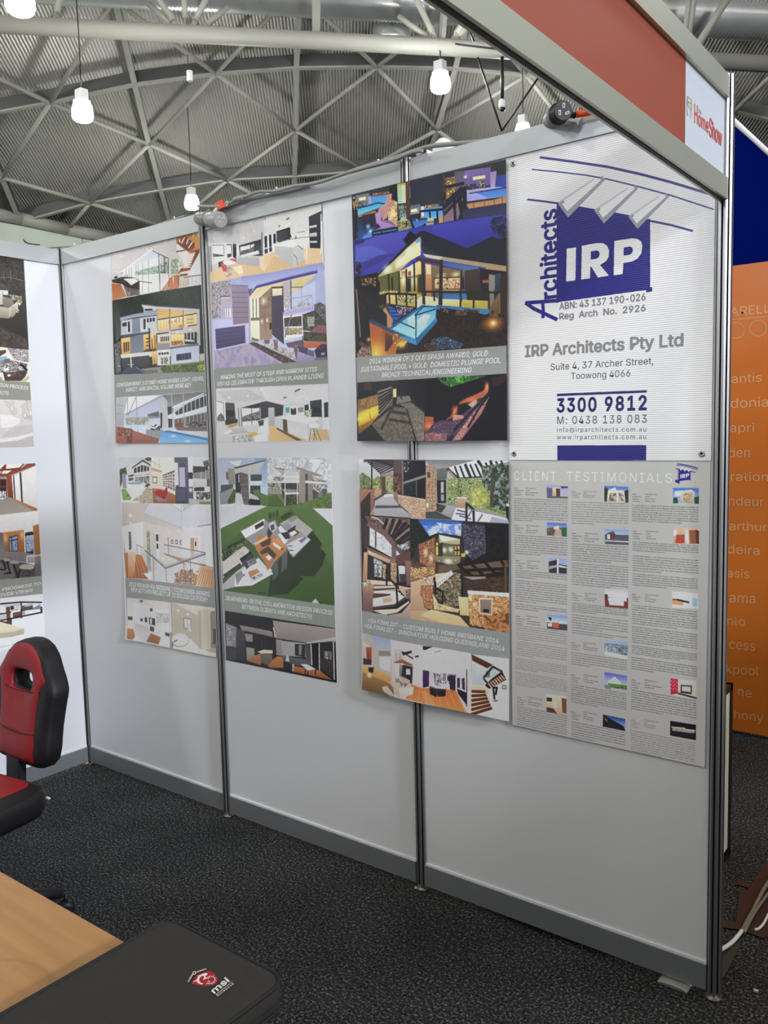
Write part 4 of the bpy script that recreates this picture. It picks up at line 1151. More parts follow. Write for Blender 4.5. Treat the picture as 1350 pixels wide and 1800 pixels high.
ART_LOW_LEFT = '''
F 200 795 4.9316
V c3c8d6 dcdde2 40,40 330,45 330,420 70,430
N 5 3a4a2e|5c6a44|242c1e 55,150 130,120 180,130 90,220 60,310
P 8a93b0 75,190 110,180 115,310 85,315
V d6d7da c3c4c8 110,130 260,65 320,110 320,280 130,250
P 4c4c50 160,132 255,62 325,105 322,118 255,80 165,140
P 3c3e44 180,140 250,110 310,125 310,160 180,180
P 5c5a58 130,200 175,190 175,240 135,250
N 4 3c3c3e|8a8885|c9c9cc 185,205 310,190 310,270 190,250
M e9eaee 2.5 205,130 208,190 235,110 238,185 262,95 265,290 290,110 292,180 120,220 310,200
P 6fa0c4 125,262 250,262 235,275 140,278
V e2e3e8 d6d7dc 120,275 265,285 265,330 230,380 150,400
N 5 74a050|8fb868|5a7c40 72,320 105,315 155,390 150,415 85,415
N 5 a89a84|c9bfae|8a7c68|dcd6cc 160,420 240,370 300,290 345,330 330,430
P 4a4a4e 290,270 325,280 300,300 270,300
N 4 242820|3c4234|8a8d88 270,60 300,40 330,50 330,80 300,75
V e9e4de dcd0c4 330,45 460,45 540,90 420,180 430,330 335,310
P cfa27a 330,130 420,160 425,180 330,155
M b0a89c 1.2 335,80 420,130 360,50 362,120 400,50 402,140
P d8c9b8 340,205 382,210 382,275 342,270
P 8a7050 340,208 382,212 380,272 342,268
P e6e2dc 347,218 375,220 374,262 348,260
P e9e9ea 420,175 540,90 545,370 425,310
V 4a4440 5c5652 425,195 532,150 536,340 428,290
W e3e2e2 2 5 6 425,195 532,150 536,340 428,290
N 4 2c2826|7c6a60|d2cac4|a0502c 430,210 530,170 533,330 430,285
W e3e2e2 1.6 5 6 425,195 532,150 536,340 428,290
V b5764e 9c5a38 335,310 430,320 540,370 540,435 350,435
P 8c8488 350,390 400,375 470,415 400,432
V b8283a a01e30 360,340 385,322 440,335 455,305 472,305 468,360 445,412 400,385 365,365
P 5c6268 530,70 625,60 620,90 530,85
V 6a6672 575698 535,90 570,90 570,290 540,290
P dcdce2 530,90 560,90 568,285 530,285
P 4c4e58 570,90 625,95 628,180 575,180
P b9bccc 572,130 620,130 622,270 575,270
V 5c5688 4e4878 620,50 645,48 650,430 628,430
P 3d3c4c 538,300 630,300 640,425 540,425
P 54526c 540,310 628,308 630,420 545,422
P e3e4e8 645,48 690,48 692,300 655,300
P 2c2c32 650,175 690,175 690,230 652,230
P d2d6e2 690,50 840,55 840,130 690,130
N 4 2a2c26|5c6058|c9ccd4 775,80 835,60 840,120 790,125
P 3c3a3e 690,120 830,125 800,140 760,200 692,175
P 8a888c 692,178 800,165 840,140 845,225 695,225
M d0d0d4 2 760,170 762,230 800,150 802,230
V d2d3d8 c5c6ca 690,225 810,232 808,292 692,290
P 54565c 810,235 848,235 848,290 812,290
P 55535a 655,300 690,300 690,400 660,400
P c9cacf 655,310 685,310 685,345 658,345
V d9dadf cfd0d4 692,300 845,295 850,420 695,418
P 34343a 700,305 790,300 790,335 702,337
N 5 2a2e24|4c5244|d9dadf 720,345 850,345 850,410 722,410
P b5b2b4 655,400 850,420 850,440 660,430
P 6c8a50 740,428 850,425 850,448 760,446
V bdb4b2 c6bfbf 75,435 860,450 880,1180 110,1085
H c4b9b6 d0c8c8 75,435 300,440 260,530 590,655 600,690 80,640
V d3d3dc c8cad4 262,530 310,442 860,455 862,630 600,655
P b9bdcb 500,445 700,450 590,520
P e0e6ee 510,447 690,450 590,510
N 5 8fa888|b9cfb0|c8d8e6 600,450 690,450 610,505
M a9adb8 1.5 262,530 590,655 590,440 588,655
P dad9dd 80,640 260,600 262,800 245,900 110,860
V d2cccb c4bcb8 260,600 600,690 610,980 470,1000 260,860
V d3d2d6 c6c6cb 600,655 860,632 880,1000 800,960 605,900
P e2e2e6 795,660 862,640 870,1000 805,985
P c6bab4 665,745 730,740 732,900 668,905
V a98e74 b59a80 670,745 700,742 702,895 672,900
P 3c3430 708,775 720,775 720,810 708,812
P e9ecee 135,680 190,675 195,840 140,850
N 4 2c302c|5c645c|8a9088 135,690 155,688 160,840 140,845
V 9ab08c 7c8c70 290,680 315,680 325,890 295,870
N 5 7c9c6c|a9bfa0|5c7a50 290,690 316,690 322,880 296,860
V dfe4ee b9c4d2 368,695 392,695 405,1010 380,1000
P 3c4048 370,710 390,710 392,770 372,770
P 3c4048 375,790 390,790 393,835 376,835
P 8a9aa0 300,890 320,890 330,1030 305,1020
V c9c2c0 bdb6b4 330,700 368,700 380,1010 335,1040
M 4a4a50 2 503,760 518,762 518,762 518,788 503,760 503,788 503,788 518,788 540,762 556,764 556,764 556,792 540,762 540,792 540,792 556,792 580,766 593,768 580,766 580,796 580,796 593,796
V c07c4e 9c5430 100,870 245,890 300,1010 310,1100 118,1085
B d29468 2 6 130,880 135,1085 230,900 290,1090
V e9c8ae b97a50 130,860 200,860 180,1080 140,1080
P bdbfc6 300,1090 440,1010 600,960 520,1130 310,1100
V b8764c 9a6040 445,875 800,975 880,1010 880,1180 700,1150 760,1060 560,940
P a87250 590,1010 780,1080 700,1155 520,1130
B d9a26c 1.6 9 560,1040 530,1130 870,1030 860,1175
P c5c6cc 610,950 800,880 805,985 690,1050
H d0b090 c08c60 755,960 880,1000 880,1180 710,1155
B 8c5634 1.4 8 770,1000 715,1150 880,1030 870,1175
N 7 8a5c40|b98c6c|5c4436|c9c0bc 530,1050 690,1010 700,1150 540,1130
L 8c5a3c 4 445,880 600,940 800,980
A b9c4cc 0.35 440,800 800,870 800,970 455,1000
M 5c5e64 2 475,740 480,880 440,800 800,870 345,880 352,1105 455,1010 462,1120 668,930 672,1140 610,960 625,1140 295,880 300,1090
M 6c6a68 4 275,850 450,1000 450,1005 800,880
M 9a9a98 2 320,880 460,985 460,985 780,870
M 8a8884 2 200,800 265,830 205,800 210,880 240,820 245,900
P d9d6d3 260,1050 330,1040 330,1100 310,1100
D 1c1c1e 2 97,800 97,830
E ffffff 22 148,548
E ffffff 12 150,612 684,655 490,690 565,680 152,650 430,920
M 9a9490 3 730,645 800,630 805,632 860,622
P 848987 112,1085 885,1178 895,1355 122,1255
V c5c0bf cbc9cb 125,1258 500,1300 510,1690 135,1615
P d2cfd2 170,1300 320,1330 330,1620 290,1640 180,1560
P cdc8c6 130,1270 175,1300 175,1420 135,1420
P 3a3436 135,1420 172,1425 172,1452 136,1448
V b5764e a5643c 135,1520 185,1530 200,1600 180,1620 137,1612
P e3e3e8 320,1350 480,1370 490,1560 325,1510
N 5 c9ccd4|8a9098|e9eaee|55585c 370,1390 478,1400 480,1480 375,1475
P 3c2c28 308,1430 362,1440 365,1500 312,1490
P c9c4c4 318,1440 335,1440 335,1490 320,1490
P 24242a 235,1440 255,1440 255,1465 237,1465
P 24242a 272,1430 292,1430 295,1475 275,1470
V b9b4b4 c5c1c2 185,1470 310,1510 320,1620 295,1640 200,1580
P dcdbde 185,1460 320,1500 325,1515 190,1478
P c9c6c9 320,1505 440,1540 435,1600 330,1560
P 3c3432 318,1505 355,1515 355,1555 320,1545
V a9683f 955832 295,1640 330,1565 435,1610 410,1665 330,1645
B 7c4428 1.4 6 300,1640 330,1570 400,1665 430,1610
V b9c2d2 c5ccd8 440,1540 492,1560 500,1690 400,1665
P 33353b 452,1558 492,1570 490,1598 455,1585
P 35353a 318,1355 340,1350 340,1380 320,1378
D 5a5856 14,12 243,1290
P 8a8684 480,1290 500,1295 515,1690 500,1690
P d0ccca 482,1300 496,1302 508,1560 496,1560
V b5ab9c a89f90 505,1300 895,1350 910,1770 515,1690
P c5bfb4 505,1300 895,1350 895,1370 720,1410 560,1320
P bdb4a6 740,1370 840,1360 850,1700 770,1720 735,1620
V b0a594 a69a88 735,1370 760,1370 770,1720 740,1640
P 8a7f70 840,1380 895,1370 905,1700 850,1690
P 4c4640 868,1530 890,1530 890,1660 866,1660
P c9c4ba 515,1690 670,1610 760,1700 905,1740 908,1770
P d9d7d6 612,1435 640,1440 642,1530 615,1525
P dedcda 648,1445 670,1450 676,1555 655,1550
M 5a5450 2 612,1435 672,1445 612,1435 615,1530 672,1445 675,1530
D 8a8480 78,60 586,1625
D d3d2d2 74,56 586,1622
D bcb9b6 62,46 588,1615
D dddcdc 54,38 588,1620
M 4a4846 3 530,1640 560,1625 520,1640 520,1690 625,1520 632,1532
E ffffff 16 692,1350 560,1372 645,1405
E ffffff 10 295,1335
'''
ART_LOW_MID = '''
F 380 800 4.39
V aab8d6 c9d2e4 15,25 398,22 400,390 35,385
V 7fa0d2 b9cfe8 300,25 398,22 400,310 350,300
P d9dbe0 100,50 200,40 180,100
V 9c948a 8f8880 95,100 145,105 150,225 98,225
P 6c6862 78,130 100,130 100,190 82,190
P 3c3a3a 140,95 380,38 380,50 150,105
V c9cacd b5b6b9 145,108 380,45 340,120 265,150 250,165 160,145
P 2c2c30 150,145 195,135 195,300 155,290
P cfd0d3 175,150 182,150 184,210 177,210
V 66605f 5a5454 190,130 250,150 260,385 215,380 188,240
N 9 5c5656|6c6666|4f4a4a 190,130 250,150 260,385 215,380 188,240
M 8c8888 1.2 192,180 252,170 194,225 254,222 198,275 255,275 204,325 258,330
P 3d4444 270,150 355,150 355,200 272,200
A 3c4c58 0.7 268,150 355,148 356,198 270,200
M cfd2d6 2.5 262,85 265,385 336,120 340,150 268,205 355,202 265,228 345,232 345,232 350,385
P d9dadd 265,200 355,198 355,222 268,222
P 3a3e3a 268,235 345,235 348,385 262,385
V 5f7c4a 4a6238 290,270 340,265 345,350 300,330
P b9bcc0 262,290 320,320 345,350 265,335
P 22241f 255,340 345,345 345,388 255,385
P c2c4c9 150,290 185,290 210,385 140,385
V 8f949a 848a90 30,280 130,250 150,290 100,375 35,380
P 4c5054 40,230 135,225 135,250 40,290
N 5 3a5028|5c7840|2a3a1c 90,360 140,260 155,270 150,370 100,378
V 5c7c3c 4e6a34 345,290 400,310 400,392 350,388
V b9bcc2 d3d5da 398,22 890,24 905,410 400,395
N 26 c2c5cb|d8dade|b0b3ba|e3e4e8 398,22 890,24 895,200 400,200
N 6 3a4034|b9b0a0|5c6454|d9d2c4 400,215 505,215 505,275 402,275
P 8a8f90 400,270 505,270 505,300 402,300
V 6a8048 5a7038 400,300 520,300 900,290 905,410 400,395
V 4f6632 455f2c 400,320 470,300 540,400 405,395
V b5b3b0 a09e9c 445,95 560,105 640,130 655,140 530,160
P 6c6a6a 445,95 540,108 535,115 450,100
P 8d8a86 610,100 640,92 830,160 800,165 700,140
P c9c9cb 555,110 640,130 655,200 505,195 500,170
P 2a2c30 448,168 505,168 505,200 450,198
N 4 2c2c30|c9cacc|6c6c70 450,170 525,170 525,198 452,198
P 3c3a3a 505,215 640,215 640,385 540,390 510,300
P 8a8884 510,260 620,265 640,290 540,300
P d3d3d5 505,200 655,195 660,215 508,212
P d0d0d2 535,290 660,285 660,300 537,305
N 5 3c4a2c|2c3422|5c6a44 540,310 635,310 635,385 545,385
M d9dadc 2.5 535,105 535,395 628,130 632,385 508,165 655,168 460,165 462,120
V 9c9288 8a8178 650,120 690,125 690,380 655,390 640,300
P 4a4644 690,140 712,145 712,350 692,370
V 948a80 857c72 708,140 745,150 750,350 715,370
P 4e4c4a 745,170 790,180 790,340 750,350
V 8a8078 7c736a 788,190 820,200 822,335 792,340
N 5 c9cacc|5c5a58|8a8886|e0e0e2 745,175 860,195 860,330 750,260
P d3d4d6 690,195 860,210 858,225 690,215
P 55585a 820,260 858,260 858,325 822,330
N 5 6a8048|5a7038|4c6030 700,360 900,290 905,410 500,400
V 47612f 3f582a 30,570 400,395 750,405 925,580 945,1160 60,1045
V 52703a 4a6632 560,400 750,405 930,570 930,900 830,760 760,580
P c6c8d2 32,392 395,392 34,568
P c9cbd4 750,410 905,412 908,550
V 5a7a40 47632f 32,570 390,395 580,405 500,470 200,590 45,720
P 25331b 400,1085 430,900 560,700 740,580 820,680 805,720 838,745 820,850 760,935 645,930 680,950 560,1070
P 2c3c20 500,480 560,440 600,450 520,500
P 1f2b17 830,680 818,740 850,760 818,860 800,800
P a6a5a3 490,530 610,465 750,575 700,630 650,640 560,560
P 8a8886 560,490 620,465 640,480 580,520
P c3c4ca 50,820 210,690 260,735 190,860 60,950
N 6 b9b6ae|c6c4be|aaa8a2 50,820 210,690 260,735 190,830 55,900
V b2b3ba a6a7b0 50,1000 190,870 330,800 420,900 250,990 60,1040
P c9cad2 150,1010 155,920 330,790 390,860 442,885 440,910 280,1000
P 8b8d98 190,580 260,555 300,560 370,490 410,520 460,500 480,560 560,520 640,620 735,650 600,790 545,720 450,830 420,880 300,700 240,650
P dcdde2 195,590 370,490 378,500 370,560 300,600 230,640
P 3f2c28 300,545 370,505 372,540 310,575
P b9bac2 410,530 450,505 475,560 440,600 420,590
P 4a4a52 420,545 450,530 455,570 430,585
P d2d3da 480,560 500,540 545,590 545,620 500,600
P e3e3e8 480,610 540,595 560,650 530,690
V b97a4c a86c42 300,700 330,610 450,620 550,700 540,750 460,810 400,890 380,830 330,760
P 55382a 340,680 400,650 430,640 420,690 360,710
P cbb896 292,680 395,625 400,640 310,695
P 4a3a32 340,745 405,700 470,770 450,800 400,750 355,770
P e9e4dc 385,785 410,770 435,790 410,815
V c98c58 b97c4c 430,650 480,640 550,700 510,750 450,710
P e0d4bc 445,670 520,720 510,740 440,690
P 8a4c2c 500,720 520,710 525,730 505,740
P 2c2c34 555,580 620,540 610,580 560,600
P 35353d 560,590 600,560 650,600 640,640
V b4764a a66a40 585,650 650,590 670,610 640,680 600,670
P d3d3da 565,600 610,580 630,600 590,625
P 33333b 500,600 560,590 575,640 540,650
P 3a3a42 405,560 440,600 410,650 395,600
P 8f909a 530,690 600,650 650,600 700,625 735,650 600,790 570,760 590,730
P c3c4cc 550,690 640,640 700,630 730,655 605,770 570,750
P 6b6d7c 640,660 690,630 705,640 660,680
M 3a3a40 2 560,700 590,700 565,735 600,735 470,830 520,780
V 55585a 484b4e 440,850 480,810 485,920 440,975 430,900
V 5a5d60 4c4f52 510,770 555,720 550,870 500,910
P 2e3230 485,820 510,790 505,900 490,910
P 3a3a44 185,800 270,740 290,770 310,810 240,880
P 1f1f26 185,800 270,740 275,760 200,830
N 4 8a8c96|3a3a42|c9cad0 235,820 300,790 320,830 260,860
V b98254 a9744a 250,900 320,875 340,900 265,945
N 4 2c2c34|8a8c96|c9cad0 270,945 350,910 370,930 280,970
L 3a3a40 3 170,925 225,925
M eaeaee 3 150,1010 280,1000 280,1000 440,910 155,920 150,1010
P 7f8288 150,920 200,890 215,930 165,1000
N 4 1f2c16|35482a|16200f 60,790 90,700 220,640 235,680 110,780 60,820
M 2a3320 2 50,740 240,660
P a3a5a8 45,760 215,670 230,690 60,800
N 4 202c18|3a4e2c|8a8c8c 50,745 235,655 240,690 60,800
N 5 22301a|3c5230|18220f 60,920 190,830 200,870 70,955
D 2b3f1e 12,28 420,470
D 3d5a2a 12,30 447,462
D 36502a 13,32 475,452
P b8bab9 735,1140 770,1105 800,1145
P 2a3618 800,1130 830,1145 800,1148
L 1c1c1c 2 330,1062 385,1065
P 848d86 62,1045 925,1160 932,1330 72,1200
P 1a181c 72,1200 930,1335 938,1755 80,1580
V 7c7d88 5c5d68 78,1295 160,1325 160,1580 82,1575
N 8 8a8b96|6c6d78|9a9ba6 80,1300 150,1330 155,1470 82,1470
P 3a3b44 82,1480 158,1490 160,1580 84,1576
L 1a1a1e 2 80,1475 158,1488
V 44444c 2a2a30 160,1330 225,1360 232,1580 165,1580
V 8a8280 7c7472 185,1310 440,1360 465,1410 300,1370 200,1350
P 8f8784 225,1375 285,1385 285,1440 235,1435
P 1b191b 285,1385 460,1410 465,1560 300,1540 285,1470
V 94918f 7e7b79 235,1480 298,1490 300,1545 240,1585
V b07044 9a5c34 240,1585 300,1545 350,1530 350,1620
P d0c8b0 320,1515 370,1500 440,1505 440,1530 350,1530
V 6c625a 584f49 345,1530 435,1535 440,1590 400,1620 350,1600
M 33302f 3 355,1430 358,1500 382,1430 382,1500
V b57040 9a5a30 400,1620 470,1550 540,1560 530,1640 420,1640
V 9c9290 877d7b 440,1275 925,1340 925,1440 690,1445 460,1410
P b0a8a6 690,1445 925,1400 925,1430 700,1455
V 8f8a8c 837e80 465,1420 510,1425 515,1550 468,1540
V a09ca0 9a969a 505,1430 690,1450 700,1560 515,1545
P 2c2a2e 610,1455 690,1460 690,1560 612,1545
P 7f8088 640,1465 665,1465 660,1540 642,1540
V 5c5a5c 4a484a 515,1545 700,1575 740,1610 720,1640 580,1610 520,1600
P 1f1d1f 520,1590 600,1610 590,1670 525,1650
P b9b9bd 545,1545 560,1545 570,1590 540,1590
D a9a9ad 8,12 550,1555
P a9a9ad 590,1610 605,1612 612,1670 592,1668
V b26c3c 8f502a 600,1625 740,1650 800,1660 900,1735 600,1670
P bfc4c6 655,1610 700,1610 775,1650 710,1660
M 1a1a1c 3 690,1650 690,1690 772,1655 770,1695 710,1665 710,1700
P 1d1c1e 740,1450 800,1450 800,1660 745,1630
P 4c4a4c 690,1455 740,1455 742,1610 695,1580
P 2c2a2c 805,1445 905,1435 915,1730 805,1660
N 5 8a8a8e|3c3a3c|c0c0c4 838,1510 895,1515 895,1580 840,1570
M c2c0c2 3 735,1455 742,1620 798,1450 800,1660 908,1430 915,1730
V 3d3835 2c2826 805,1580 905,1590 905,1720 805,1650
M 1a181c 4 430,1270 465,1560 183,1320 180,1345
M d9d9dc 3 445,1330 460,1400
'''
